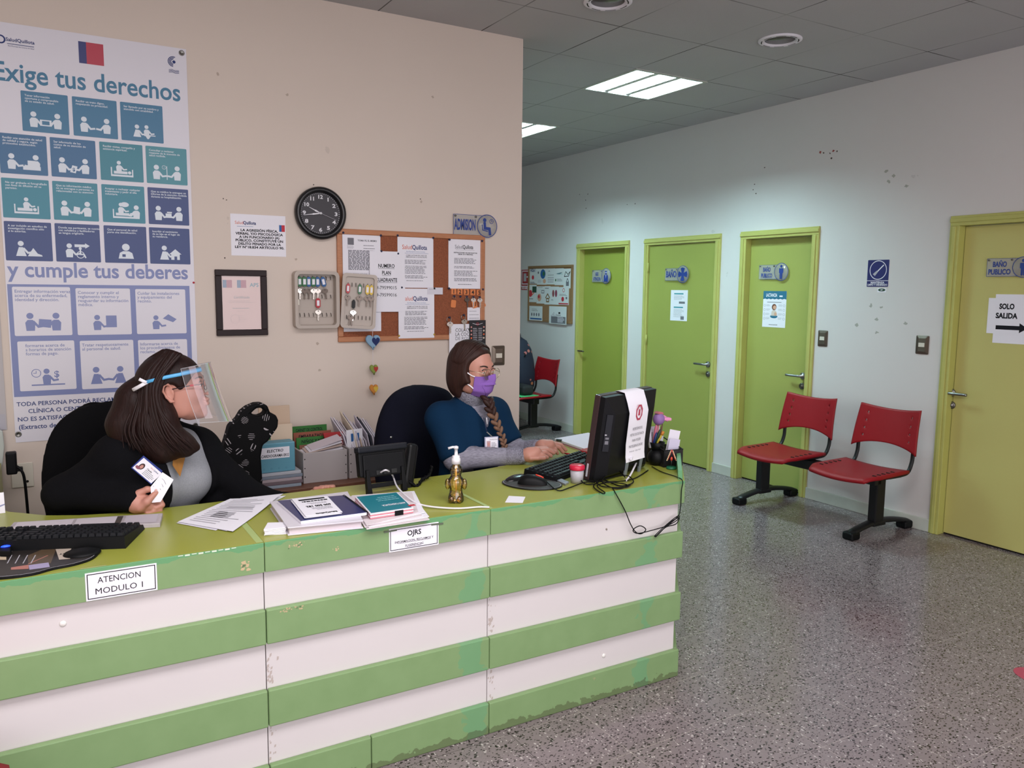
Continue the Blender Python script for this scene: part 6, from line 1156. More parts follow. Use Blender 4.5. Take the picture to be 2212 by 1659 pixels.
# ------------------------------------------------------------------ behind the counter
M_TBL = mat('table_wood', '6d4634', .5, noise=.15, nscale=12, stretch=(1, 12, 12)); M_BOXW = mat('box_white_board', 'aaa2a2', .55, noise=.02, nscale=4)
tb_ = thing('side_table', (1.25, 3.85, 0), 'dark wooden side table against the cream wall holding the file boxes', 'table'); zt = .632
m = MB(); m.box((.68, 3.66, zt-.03), (1.86, 4.13, zt), M_TBL, .003); m.build('tabletop', tb_)
for x in (.72, 1.06, 1.46, 1.80):
    m = MB(); m.box((x-.02, 3.69, 0), (x+.02, 3.73, zt-.03), M_TBL, .003); m.build('leg', tb_)
m = MB(); m.box((.72, 4.08, .2), (1.80, 4.10, zt-.03), M_TBL); m.build('back_panel', tb_)
def filebox(x0, x1, y0, y1, h, label, screws=True):
    b = thing('file_box', ((x0+x1)/2, (y0+y1)/2, zt), label, 'box', 'white file boxes on the side table'); t = .010
    for nm, a, c in (('front_panel', (x0, y0, zt), (x1, y0+t, zt+h)), ('back_panel', (x0, y1-t, zt), (x1, y1, zt+h)), ('side_panel', (x0, y0+t, zt), (x0+t, y1-t, zt+h)), ('side_panel', (x1-t, y0+t, zt), (x1, y1-t, zt+h)), ('bottom_panel', (x0+t, y0+t, zt), (x1-t, y1-t, zt+t))):
        m = MB(); m.box(a, c, M_BOXW, .002)
        if nm == 'front_panel':
            for xx in (x0+.008, x1-.008):
                for q in (.22, .5, .8): m.M = plane((xx, y0, zt+h*q), (1, 0, 0), (0, 0, 1)); m.lathe([(.003, 0), (.0025, .001), (0, .0012)], M_DARK, 8); m.M = Matrix()
        m.build(nm, b)
filebox(1.048, 1.266, 3.74, 4.05, .148, 'white file box with green and brown folders between the blue folder and the telephone')
filebox(1.276, 1.500, 3.74, 4.05, .150, 'white file box stuffed with upright papers behind the telephone')
def upright(name, label, cat, x0, x1, y, z0, z1, c, t=.004, lean=0.0, draw=None, group='folders in the white file boxes', yaw=0.0, skew=0.0):
    m = MB(plane(((x0+x1)/2, y, z0), (math.cos(yaw), math.sin(yaw), 0), (0, lean, 1))); w2, h = (x1-x0)/2, z1-z0
    m.prism([(-w2, 0), (w2, 0), (w2+skew, h), (-w2+skew, h)], -t/2, t/2, mat('card_'+c, c, .75), .0008); m.n = t/2+.0005
    if draw: draw(m, w2, h)
    return tag(m.build(name), label, cat, group)
def lab_(t, c=None): return lambda m, w, h: m.text(t, .0, h-.028, .022, M_INK, bold=.02, width=w*1.5, shear=.1)
zb_ = zt+.010
upright('folder', 'green folder marked CARNET DE CONTROL, rear one in the white file box', 'folder', 1.064, 1.248, 3.99, zb_, zt+.235, '2c6b2a', .006, .08, lab_('CARNET DE CONTROL'))
upright('folder', 'brown folder marked EMBARAZADAS between the two green folders', 'folder', 1.062, 1.254, 3.94, zb_, zt+.212, '8d4f3c', .006, .08, lab_('EMBARAZADAS'))
upright('folder', 'green folder marked NIÑOS Y NIÑAS, nearer one in the white file box', 'folder', 1.062, 1.250, 3.89, zb_, zt+.195, '2f6e2c', .006, .08, lab_('NIÑOS Y NIÑAS'))
upright('folder', 'brown envelope low in the white file box in front of the green folder', 'folder', 1.066, 1.20, 3.85, zb_, zt+.165, '7c5040', .004, .1)
bx_ = thing('paper_bundle', (1.16, 3.79, zt+.15), 'loose bundle of papers and a keyboard shaped pad lying on the white file box', 'papers')
for i, (a, z, c, w2) in enumerate(((.10, .128, '1f2430', .095), (.08, .142, 'cfcad2', .10), (.14, .155, 'b9a49c', .09), (.20, .166, 'd5d0d8', .085), (.26, .176, 'c2b6bd', .08))):
    m = MB(Matrix.Translation((1.150+.006*i, 3.80, zt+z)) @ Matrix.Rotation(-a, 4, 'Y') @ Matrix.Rotation(.2, 4, 'X')); m.box((-w2, -.03, 0), (w2, .04, .006), mat('bundle_'+c, c, .8), .001); m.build('sheet', bx_)
# upright papers, envelopes and a red dotted bag in the second box
upright('gift_bag', 'red bag with white dots squeezed between the two white file boxes', 'bag', 1.245, 1.345, 3.86, zb_, zt+.215, 'a32b2e', .012, .05, lambda m, w, h: [m.disc(rg.uniform(-w*.8, w*.8), rg.uniform(.05, h*.95), .003, M_PAPER, 8) for _ in range(34)], skew=-.06)
cols_ = ['c9c3cf', 'd8d4de', 'beb6c2', 'cdc8d2', 'd3c6b4', 'c4bdcb', 'b9a38f', 'd6d2dc', 'c8c2cc', 'bfb8c6', '2a2d3c', 'cfcad6', 'd4cfda', 'c3bcc8']
spots = ['leftmost', 'second', 'third', 'fourth', 'fifth', 'sixth', 'seventh', 'eighth', 'ninth', 'tenth', 'eleventh', 'twelfth', 'thirteenth', 'last']
for i in range(14):
    x = 1.332+.0116*i; h = (.275, .27, .255, .25, .30, .29, .25, .24, .235, .27, .26, .255, .25, .24)[i]
    m = MB(plane((x, 3.90, zb_), (0.10, 1, 0), (-.26+.010*i, 0, 1))); m.prism([(-.12, 0), (.12, 0), (.13, h-.01), (-.09, h-.075)], -.003, .003, mat('file_'+cols_[i], cols_[i], .8), .0008)
    tag(m.build('upright_file'), 'upright paper file, %s from the red dotted bag in the second white box' % ('first' if i == 0 else spots[i]), 'file', 'upright files in the white file box')
m = MB(plane((1.335, 3.815, zt+.14), (.93, .25, 0), (-.3, 0, 1))); m.box((-.05, 0, -.001), (.045, .09, .001), M_PAPER); m.n = .0016; m.rect(-.025, .03, -.010, .07, M_BLUE); m.rect(.008, .03, .024, .07, M_BLUE); tag(m.build('printed_card'), 'white card with two blue pictures leaning on the upright files', 'card')
# blue EKG folder, calendar boards, papers below it, mesh bag
x0_, z0_ = B(556, 1012, 3.72); x1_, z1_ = B(637, 962, 3.72)
ek = thing('ekg_folder', ((x0_+x1_)/2, 3.72, .70), 'blue ELECTRO CARDIOGRAMA EKG folder box standing on magazines', 'folder'); m = MB(); m.box((x0_-.012, 3.72, .708), (x1_, 3.80, .846), mat('folder_blue', '5f99ad', .5), .004); m.build('case', ek)
m = MB(plane((x0_-.012, 3.7195, .708), (1, 0, 0), (0, 0, 1))); wf = x1_-x0_+.012; m.box((.026, .066, 0), (wf-.026, .118, .0008), M_PAPER); m.n = .0012; m.text('ELECTRO', wf*.5, .096, .018, M_INK, bold=.02, shear=.15); m.text('CARDIOGRAMA EKG', wf*.5, .073, .018, M_INK, bold=.02, width=wf*.68, shear=.15); m.build('label', ek)
m = MB(plane((x0_, 3.7195, .708), (1, 0, 0), (0, 0, 1))); [m.ring(.03+.034*k, .018, .004, .0012, mat('folder_blue_dark', '467c90', .5), 12) for k in range(4)]; m.build('stud_row', ek)
for i, (c, dx) in enumerate((('8d9aa8', .0), ('6d5f66', .012), ('a89aa0', .004), ('7c8694', .010), ('b3b6be', .0))):
    m = MB(); z = zt+.0152*i; m.box((.815+dx*1.0, 3.71, z), (1.030+dx*.6, 3.93, z+.0145), mat('mag_'+c, c, .6), .002); tag(m.build('magazine'), 'magazine in the flat stack under the blue EKG folder, %s from the top' % ('fifth', 'fourth', 'third', 'second', 'first')[i], 'magazine', 'magazines under the blue folder')
m = MB(plane((.93, 3.83, .708), (1, 0, 0), (0, .03, 1))); m.box((-.12, 0, -.004), (.095, .205, .004), mat('calendar_cream', 'cdb8a2', .8), .002); m.n = .0046; m.text('2018', -.035, .165, .042, mat('calendar_digits', '4c4a48', .6), bold=.05); m.rect(-.10, .135, -.01, .150, TC['green']); tag(m.build('old_calendar'), 'cream 2018 calendar board behind the blue EKG folder', 'calendar')
m = MB(plane((.975, 3.90, zt), (1, 0, 0), (0, .05, 1))); m.box((-.09, 0, -.006), (.06, .36, .006), mat('card_beige', 'c2aa94', .8), .002); tag(m.build('cardboard_piece'), 'tall beige cardboard piece leaning behind the 2018 calendar', 'cardboard')
# black shopping bag with pale dashes, hung on the chair side
M_BAG = mat('bag_black_pattern', '131315', .7, spec=.12); nt, bb = nodes(M_BAG); tc = nt.nodes.new('ShaderNodeTexCoord'); mp2 = nt.nodes.new('ShaderNodeMapping'); mp2.inputs['Rotation'].default_value = (0, .5, .3); nt.links.new(tc.outputs['Object'], mp2.inputs[0])
vo = nt.nodes.new('ShaderNodeTexVoronoi'); vo.inputs['Scale'].default_value = 27; nt.links.new(mp2.outputs[0], vo.inputs['Vector']); q = nt.nodes.new('ShaderNodeSeparateXYZ'); nt.links.new(vo.outputs['Color'], q.inputs[0]); sp = nt.nodes.new('ShaderNodeSeparateXYZ'); nt.links.new(tc.outputs['Object'], sp.inputs[0])
dr = mth(nt, 'ADD', mth(nt, 'MULTIPLY', sp.outputs[0], mth(nt, 'SUBTRACT', q.outputs[0], .5)), mth(nt, 'MULTIPLY', sp.outputs[2], mth(nt, 'SUBTRACT', q.outputs[1], .3)))
ln = mth(nt, 'LESS_THAN', mth(nt, 'FRACT', mth(nt, 'MULTIPLY', dr, 230)), .26); f = mth(nt, 'MULTIPLY', mth(nt, 'MULTIPLY', ln, mth(nt, 'LESS_THAN', vo.outputs['Distance'], .42)), mth(nt, 'GREATER_THAN', q.outputs[2], .18)); nt.links.new(mixc(nt, f, hexc('0b0b0c'), hexc('a39ca0')), bb.inputs['Base Color'])
yb = 3.56
def bz(px, py): p = on(px, py, 1, yb); return p.x, p.z
bg = thing('shopping_bag', (*bz(530, 1040)[:1], yb, .55), 'black patterned shopping bag with an oval handle hole behind the face shield worker', 'bag')
m = MB(plane((0, yb, 0), (1, 0, 0), (0, 0, 1)))
outl = [bz(*p) for p in ((484, 935), (489, 916), (506, 900), (515, 885), (528, 875), (545, 868), (560, 867), (570, 872), (576, 888), (588, 892), (593, 903), (592, 918), (580, 935), (571, 948), (560, 956), (556, 980), (560, 1040), (490, 1060), (470, 980))]
hole = [bz(*p) for p in ((534, 889), (547, 877), (558, 877), (567, 884), (562, 891), (549, 895))]
bm = bmesh.new(); ov = [bm.verts.new((p[0], p[1], 0)) for p in outl]; hv = [bm.verts.new((p[0], p[1], 0)) for p in hole]
ed = [bm.edges.new((ov[i], ov[(i+1) % len(ov)])) for i in range(len(ov))]+[bm.edges.new((hv[i], hv[(i+1) % len(hv)])) for i in range(len(hv))]
bmesh.ops.triangle_fill(bm, edges=ed, use_beauty=True); r = bmesh.ops.extrude_face_region(bm, geom=bm.faces[:])
for e in r['geom']:
    if isinstance(e, bmesh.types.BMVert): e.co.z += .07
bmesh.ops.recalc_face_normals(bm, faces=bm.faces[:]); m.addbm(bm, M_BAG); o = m.build('bag_body', bg); md = o.modifiers.new('round', 'BEVEL'); md.width = .008; md.segments = 2
m = MB(); m.tube(cr([(*bz(584, 893)[:1], yb-.05, bz(584, 893)[1]), (bz(590, 900)[0], yb-.06, bz(590, 900)[1]), (bz(586, 915)[0], yb-.06, bz(586, 915)[1])], 5), .004, M_BAG, 6); m.build('side_strap', bg)
# what shows at the picture edge behind the counter end
m = MB(); q = [T(-30, 1115), T(15, 1112), T(15, 1080), T(-30, 1083)]
pl = MB(plane((*T(-25, 1113), CT), (.99, .1, 0), (0, .25, 1))); pl.box((0, 0, 0), (.047, .068, .0008), M_PAPER); pl.n = .0014; pl.poly([(0, .018), (.047, .030), (.047, .026), (0, .010)], mat('stripe_blue', '8f93b8', .7)); tag(pl.build('standing_slip'), 'white slip with a blue stripe standing at the counter end', 'paper')
m = MB(); x0e, z0e = B(-25, 1030, 3.60); x1e, z1e = B(9, 1060, 3.60)
sb = thing('side_panel_cabinet', (-.28, 3.75, 0), 'lime green cabinet edge at the picture border behind the counter', 'cabinet'); m.box((-.75, 3.60, 0), (-.175, 4.05, .80), M_DLIME, .004); m.build('cabinet_body', sb)
cb = MB(); cb.tube(cr([(-.12, 3.95, .80), (-.10, 3.94, .78), (-.09, 3.94, .72), (-.085, 3.94, .5)], 6), .006, M_BLKP, 8); cb.box((-.155, 3.94, .765), (-.115, 3.985, .86), M_BLKP, .006); cb.box((-.12, 3.945, .775), (-.095, 3.975, .792), M_BLKP, .003); tag(cb.build('power_plug'), 'black power plug with a hanging cord at the picture edge', 'plug')
so = MB(MBack(-.105, .72, .001)); so.box((-.04, -.055, 0), (.045, .055, .008), M_SWITCH, .002); so.n = .0085; so.disc(.02, -.03, .006, M_DARK, 12); tag(so.build('wall_socket'), 'cream wall socket low behind the counter end', 'socket')
M_WSTRIP = mat('wall_calendar_paper', 'b9b4b6', .8)
ws = MB(plane((-.29, YC-.004, 0), (1, 0, 0), (0, 0, 1)))
xa, _ = B(14, 900); ws.box((-.05, .93, 0), (xa+.29, 1.56, .0012), M_WSTRIP); ws.n = .0018; ws.rect(0, .90+.03, xa+.285, 1.0, M_LGREY); tag(ws.build('wall_chart'), 'pale wall chart edge at the picture border beside the tall banner', 'chart')
ws = MB(plane((-.29, YC-.03, 0), (1, 0, 0), (0, 0, 1))); xb, _ = B(13, 1000); ws.prism([(0, .76), (xb+.275, .76), (xb+.29, .86), (xb+.287, .93), (xb+.262, .95), (0, .95)], 0, .02, mat('plastic_sleeve', 'b7bdb8', .3), .004); tag(ws.build('plastic_holder'), 'pale plastic leaflet holder below the wall chart at the picture border', 'holder')
# pink floor marker and the red seat corner nearest the camera
mk = MB(); mk.prism([(3.475+.075*math.cos(a), 1.60+.10*math.sin(a)) for a in np.linspace(0, 2*math.pi, 33)[:-1]], .0004, .0014, mat('sticker_pink', 'b4485e', .5)); tag(mk.build('floor_sticker'), 'round pink distancing sticker on the terrazzo floor at the picture edge', 'sticker')
# ------------------------------------------------------------------ soft bodies: smooth blends of rounded volumes, meshed
def ax(F, up=(0, 0, 1)):
    F = Vector(F).normalized(); U = Vector(up); L = U.cross(F).normalized(); U = F.cross(L); return np.array([F, L, U])     # rows: forward, left, up
class Soft:
    def __init__(s): s.p = []
    def ell(s, c, r, k=.02, A=None, sub=False): s.p.append(('e', np.array(c, float), np.array(r, float), k, A, sub)); return s
    def cap(s, a, b, ra, rb=None, k=.02, sub=False): s.p.append(('c', np.array(a, float), np.array(b, float), k, (ra, ra if rb is None else rb), sub)); return s
    def chain(s, pts, rs, k=.02):
        for i in range(len(pts)-1): s.cap(pts[i], pts[i+1], rs[i], rs[i+1], k)
        return s
    def box(s, c, h, A, rd=.01, k=.01, sub=True): s.p.append(('b', np.array(c, float), np.array(h, float), k, (A, rd), sub)); return s
    def grow(s, d, add=()):
        o = Soft()
        for t, a, b, k, q, sub in s.p:
            if sub: continue
            o.p.append((t, a, b+d, k, q, sub) if t == 'e' else ((t, a, b, k, (q[0]+d, q[1]+d), sub) if t == 'c' else (t, a, b, k, q, sub)))
        return o
    def mesh(s, res):
        lo = np.full(3, 1e9); hi = np.full(3, -1e9); bb = []
        for t, a, b, k, q, sub in s.p:
            if t == 'e': e = np.full(3, b.max()); l, h = a-e, a+e
            elif t == 'c': m = max(q); l, h = np.minimum(a, b)-m, np.maximum(a, b)+m
            else: e = np.full(3, np.linalg.norm(b)+q[1]); l, h = a-e, a+e
            bb.append((l-k*1.2-res*2, h+k*1.2+res*2))
            if not sub: lo = np.minimum(lo, l); hi = np.maximum(hi, h)
        lo = lo-res*3; hi = hi+res*3; n = np.ceil((hi-lo)/res).astype(int)+1; D = np.full(n, 1.0, np.float32)
        X = [lo[i]+res*np.arange(n[i]) for i in range(3)]
        for (t, a, b, k, q, sub), (l, h) in zip(s.p, bb):
            i0 = np.clip(np.floor((l-lo)/res).astype(int), 0, n); i1 = np.clip(np.ceil((h-lo)/res).astype(int)+1, 0, n)
            if (i1 <= i0).any(): continue
            sl = tuple(slice(x, y) for x, y in zip(i0, i1))
            P = np.stack(np.meshgrid(X[0][sl[0]], X[1][sl[1]], X[2][sl[2]], indexing='ij'), -1)
            if t == 'e':
                d = P-a
                if q is not None: d = d @ q.T
                k0 = np.linalg.norm(d/b, axis=-1); k1 = np.linalg.norm(d/(b*b), axis=-1); v = k0*(k0-1)/np.maximum(k1, 1e-9)
            elif t == 'c':
                ab = b-a; L2 = max(1e-12, ab@ab); tt = np.clip(((P-a)@ab)/L2, 0, 1); v = np.linalg.norm(P-a-tt[..., None]*ab, axis=-1)-(q[0]+(q[1]-q[0])*tt)
            else:
                d = np.abs((P-a) @ q[0].T)-b; v = np.linalg.norm(np.maximum(d, 0), axis=-1)+np.minimum(d.max(-1), 0)-q[1]
            o = D[sl]
            if sub: hq = np.clip(.5-.5*(v+o)/k, 0, 1); D[sl] = o*(1-hq)+(-v)*hq+k*hq*(1-hq)
            else: hq = np.clip(.5+.5*(v-o)/k, 0, 1); D[sl] = v*(1-hq)+o*hq-k*hq*(1-hq)
        # surface nets
        I = D < 0; nx, ny, nz = np.array(D.shape)-1
        acc = np.zeros((nx, ny, nz, 3), np.float32); cnt = np.zeros((nx, ny, nz), np.int16)
        C8 = [(i, j, k) for i in (0, 1) for j in (0, 1) for k in (0, 1)]
        for p in C8:
            for axn in range(3):
                if p[axn]: continue
                r = list(p); r[axn] = 1
                A_ = D[p[0]:p[0]+nx, p[1]:p[1]+ny, p[2]:p[2]+nz]; B_ = D[r[0]:r[0]+nx, r[1]:r[1]+ny, r[2]:r[2]+nz]; ch = (A_ < 0) != (B_ < 0)
                tt = np.where(ch, A_/np.where(ch, A_-B_, 1), 0); 
                for x in range(3): acc[..., x] += np.where(ch, p[x]+(tt if x == axn else 0), 0)
                cnt += ch
        cell = cnt > 0; idx = -np.ones(cell.shape, int); ids = np.argwhere(cell); idx[cell] = np.arange(len(ids))
        V = lo+res*(ids+acc[cell]/cnt[cell][:, None]); F = []
        for axn in range(3):
            u, w = (axn+1) % 3, (axn+2) % 3; a = [slice(None)]*3; b = [slice(None)]*3; a[axn] = slice(0, -1); b[axn] = slice(1, None)
            ch = I[tuple(a)] != I[tuple(b)]; 
            for p in np.argwhere(ch):
                if p[u] == 0 or p[w] == 0 or p[u] >= idx.shape[u] or p[w] >= idx.shape[w] or p[axn] >= idx.shape[axn]: continue
                q0 = p.copy(); q1 = p.copy(); q1[u] -= 1; q2 = q1.copy(); q2[w] -= 1; q3 = p.copy(); q3[w] -= 1
                f = [idx[tuple(x)] for x in (q0, q1, q2, q3)]
                if min(f) < 0: continue
                F.append(f if I[tuple(p)] else f[::-1])
        return V, F
def soft(sft, res, m_, name=None, parent=None, M=None, mb=None, iters=2):
    V, F = sft.mesh(res)
    # light relaxation
    E = np.array([(a, b) for f in F for a, b in zip(f, f[1:]+f[:1])]) if len(F) else np.zeros((0, 2), int)
    for _ in range(iters):
        S = np.zeros_like(V); c = np.zeros(len(V)); np.add.at(S, E[:, 0], V[E[:, 1]]); np.add.at(c, E[:, 0], 1); np.add.at(S, E[:, 1], V[E[:, 0]]); np.add.at(c, E[:, 1], 1); V = V*.4+.6*S/np.maximum(c, 1)[:, None]
    if M is not None: V = np.array([M @ Vector(v) for v in V])
    b = mb or MB(); b.add([Vector(v) for v in V], [tuple(int(x) for x in f) for f in F], m_, True)
    return b.build(name, parent) if name else b
def headM(c, F, up=(0, 0, 1)):
    A = ax(F, up); return Matrix(((A[0][0], A[1][0], A[2][0], c[0]), (A[0][1], A[1][1], A[2][1], c[1]), (A[0][2], A[1][2], A[2][2], c[2]), (0, 0, 0, 1)))
def head_soft(smile=0.0, nose=0.0):
    s = Soft()
    s.ell((-.012, 0, .036), (.094, .073, .080), .02).ell((.026, 0, -.030), (.060, .058, .078), .03).ell((.036, 0, -.076), (.042, .046, .032), .025).ell((.066, 0, -.098), (.016, .018, .014), .02)
    for y in (-1, 1): s.ell((.050, y*.037, -.028), (.028, .022, .024), .022); s.ell((.0, y*.048, -.062), (.03, .014, .03), .03)
    s.cap((.074, -.028, .026), (.074, .028, .026), .012, .012, .018)
    s.cap((.084+nose*.4, 0, .012), (.103+nose, 0, -.022), .0065, .0105, .010); s.ell((.108+nose, 0, -.025), (.0085, .0095, .0085), .006)
    for y in (-1, 1): s.ell((.098, y*.0105, -.031), (.010, .0068, .0070), .006)
    for y in (-1, 1): s.ell((.096, y*.031, .006), (.016, .019, .0125), .012, None, True)
    for y in (-1, 1): s.ell((.073, y*.031, .004), (.0135, .0150, .0125), .006); s.ell((.0752, y*.0312, .0105), (.0140, .0165, .0080), .004); s.ell((.0745, y*.0312, -.0065), (.0135, .0160, .0060), .004)
    s.cap((.086, -.016, -.052), (.086, .016, -.052), .0075, .0075, .010); s.cap((.094, -.008, -.052), (.094, .008, -.052), .0045, .0045, .006); s.cap((.089, -.012, -.066), (.089, .012, -.066), .0065, .0065, .008)
    sm = .006*smile; s.cap((.100, 0, -.0595-sm*.3), (.082, -.024, -.0585+sm), .0022, .0016, .004, True); s.cap((.100, 0, -.0595-sm*.3), (.082, .024, -.0585+sm), .0022, .0016, .004, True)
    for y in (-1, 1):
        E = [(-.002, y*.0745, .012), (-.010, y*.082, .026), (-.024, y*.086, .022), (-.029, y*.086, .004), (-.022, y*.083, -.018), (-.012, y*.079, -.034), (-.003, y*.0755, -.036)]; s.ell((-.012, y*.0735, -.004), (.016, .006, .028), .006); s.chain(E, (.0035, .0042, .0044, .0044, .0044, .0055, .0045), .003); s.ell((-.010, y*.082, .0), (.008, .0055, .012), .004, None, True); s.cap((-.001, y*.0755, -.002), (.0, y*.0755, -.012), .0035, .0035, .003)
    return s
def strands(m):
    nt, b = nodes(m)
    return m
def hair_mat(name, c1, c2, sc=(1, 1, 1)):
    m = mat(name, c1, .55, spec=.25); nt, b = nodes(m); tc = nt.nodes.new('ShaderNodeTexCoord'); mp = nt.nodes.new('ShaderNodeMapping'); mp.inputs['Scale'].default_value = sc; nt.links.new(tc.outputs['Object'], mp.inputs[0])
    n = nt.nodes.new('ShaderNodeTexNoise'); n.inputs['Scale'].default_value = 90; n.inputs['Detail'].default_value = 4; nt.links.new(mp.outputs[0], n.inputs['Vector']); nt.links.new(mixc(nt, n.outputs['Fac'], hexc(c1), hexc(c2)), b.inputs['Base Color'])
    bp = nt.nodes.new('ShaderNodeBump'); bp.inputs['Strength'].default_value = .55; bp.inputs['Distance'].default_value = .004; nt.links.new(n.outputs['Fac'], bp.inputs['Height']); nt.links.new(bp.outputs[0], b.inputs['Normal']); return m
M_SKIN1 = mat('skin_warm', 'b98272', .5, sss=.12, noise=.05, nscale=14); M_SKIN2 = mat('skin_light', 'bd8777', .5, sss=.12, noise=.05, nscale=14)
M_LIP = mat('lip_rose', 'a0555a', .45); M_EYEW = mat('eye_white', 'd9d2cc', .25); M_IRIS = mat('iris_brown', '2c1a12', .2); M_BROW = mat('brow_dark', '2a1c18', .8); M_TEETH = mat('teeth', 'ddd6cc', .3); M_NAIL = mat('nail', 'cfa098', .3)
M_H1 = hair_mat('hair_dark_auburn', '150b0a', '2a1512', (1, 1, .12)); M_H2 = hair_mat('hair_brown', '20120f', '3f2620', (1, 1, .15)); M_H2L = hair_mat('hair_light_ends', '5a3f33', '8a6a55', (1, 1, .3))
def face_bits(P, MH, mask=False, side=(-1, 1)):
    for y in side:
        m = MB(MH); m.ell((.0748, y*.031, .004), (.0128, .0140, .0115), M_EYEW, 18, 12); m.ell((.0842, y*.0315, .0020), (.0040, .0066, .0066), M_IRIS, 14, 8); m.build('eye', P)
        m = MB(MH); m.tube([(.085-.001*abs(t), y*(.018+.030*t), .0130+.003*math.sin(math.pi*t)) for t in np.linspace(0, 1, 7)], .0022, M_BROW, 6); m.build('eyelid_line', P)
        m = MB(MH); m.tube([(.0885-.016*t*t, y*(.014+.036*t), .0245+.006*math.sin(math.pi*t*.8)) for t in np.linspace(0, 1, 8)], [.0018, .0030, .0034, .0034, .0032, .0028, .0022, .0012], M_BROW, 8); m.build('eyebrow', P)
    if not mask:
        m = MB(MH); m.tube([(.0905-.010*abs(t)**1.5, .024*t, -.0545+.005*t*t) for t in np.linspace(-1, 1, 9)], [.0012, .003, .0038, .0042, .004, .0042, .0038, .003, .0012], M_LIP, 8); m.build('upper_lip', P)
        m = MB(MH); m.tube([(.0905-.010*abs(t)**1.5, .021*t, -.0660+.006*t*t) for t in np.linspace(-1, 1, 9)], [.0012, .0034, .0044, .0048, .0048, .0048, .0044, .0034, .0012], M_LIP, 8); m.build('lower_lip', P)
        m = MB(MH); m.tube([(.0890-.008*t*t, .017*t, -.0590+.003*t*t) for t in np.linspace(-1, 1, 7)], .0028, M_TEETH, 6); m.build('teeth', P)

# ================================================================== worker with the face shield
M_CARD = mat('cardigan_black', '0e0e11', .95, spec=.1, bump=.3, bscale=500); M_SHIRT = mat('shirt_grey_marl', '8b8d93', .95, spec=.1, noise=.10, nscale=260, bump=.1, bscale=300)
F1 = np.array((.45, -.89, 0)); F1 /= np.linalg.norm(F1); L1 = np.array((-F1[1], F1[0], 0)); Z = np.array((0, 0, 1.0)); A1 = np.array([F1, L1, Z])
ch = np.array((.345, 3.045, .905)); HC1 = np.array((.398, 2.965, 1.212)); HF1 = np.array((.93, -.30, .15))
SR, SL = ch-L1*.155+Z*.085, ch+L1*.150+Z*.060
ER, WR_ = np.array((.035, 3.02, .872)), np.array((.226, 2.878, .862)); EL, WL = np.array((.665, 3.00, .77)), np.array((.80, 2.96, .752))
tor = Soft(); tor.ell(ch, (.105, .160, .165), .05, A1).ell(ch-F1*.03-Z*.20, (.105, .145, .15), .06, A1).ell(ch-F1*.08-Z*.40, (.13, .18, .14), .06, A1).cap(SR, SL, .058, .058, .06)
for q in (-1, 1): tor.ell(ch+F1*.072+L1*(q*.068)-Z*.025, (.062, .066, .068), .05, A1)
# body: head, neck, trunk, arms and hands as one figure
MH1 = headM(HC1, HF1, (-.05, .06, 1))
b1 = MB(); soft(head_soft(1.0, .014), .0032, M_SKIN1, M=MH1, mb=b1)
nk = Soft(); nk.chain([HC1+np.array((-.03, .0, -.06)), ch+Z*.155-F1*.02, ch+Z*.06], (.050, .052, .075), .03); nk.cap(SR, SL, .03, .03, .05); nk.ell(ch, (.095, .15, .155), .05, A1); nk.ell(ch-Z*.3-F1*.04, (.10, .14, .22), .05, A1)
nk.chain([SR, ER, WR_], (.046, .040, .026), .03); nk.chain([SL, EL, WL], (.046, .040, .026), .03); soft(nk, .009, M_SKIN1, mb=b1)
def hp(px, py, y): return np.array(on(px, py, 1, y))
hd = Soft(); y0 = 2.868
hd.chain([WR_, hp(290, 1084, y0), hp(306, 1084, y0)], (.024, .026, .030), .02); hd.chain([hp(298, 1094, y0-.005), hp(322, 1094, y0-.006)], (.024, .020), .02)
hd.chain([hp(298, 1066, y0-.008), hp(318, 1057, y0-.014), hp(338, 1057, y0-.012)], (.0125, .0100, .0078), .006)
hd.chain([hp(302, 1097, y0-.026), hp(317, 1084, y0-.034), hp(338, 1063, y0-.024)], (.0145, .0120, .0086), .008)
hd.chain([hp(318, 1076, y0), hp(343, 1077, y0-.004), hp(350, 1091, y0-.010), hp(337, 1097, y0-.018)], (.0120, .0100, .0094, .0085), .004)
hd.chain([hp(316, 1088, y0), hp(341, 1090, y0-.006), hp(345, 1102, y0-.012), hp(331, 1105, y0-.020)], (.0118, .0096, .0090, .0080), .004)
hd.chain([hp(308, 1099, y0-.004), hp(331, 1103, y0-.012), hp(330, 1109, y0-.018), hp(318, 1109, y0-.022)], (.0110, .0086, .0080, .0072), .004)
soft(hd, .0026, M_SKIN1, mb=b1, iters=1)
hl = Soft(); yl = 2.905; hl.chain([WL, hp(688, 1068, yl+.03)], (.026, .028), .02)
for (xa, ya, xb, yb_, r) in ((682, 1058, 697, 1054, .0095), (694, 1055, 709, 1052, .0098), (704, 1054, 718, 1051, .0090), (711, 1055, 721, 1051, .0078)): hl.chain([hp(xa-4, ya+9, yl+.025), hp(xa, ya-1, yl+.010), hp(xb, yb_, yl-.008)], (.011, r, r*.88), .005)
soft(hl, .0028, M_SKIN1, mb=b1, iters=1)
P1_ = b1.build('person'); tag(P1_, 'woman in black cardigan and clear face shield leaning on the counter, holding an ID card', 'person')
face_bits(P1_, MH1)
m = MB(); m.ell(hp(337, 1060, y0-.032), (.0045, .002, .006), M_NAIL, 10, 6); m.ell(hp(331, 1053.5, y0-.022), (.006, .002, .004), M_NAIL, 10, 6); m.build('nail', P1_)
sh = tor.grow(.008); sh.cap(ch+Z*.19+F1*.05, ch+Z*.085+F1*.115-L1*.01, .052, .006, .01, True); sho = soft(sh, .0075, M_SHIRT, 'shirt', P1_)
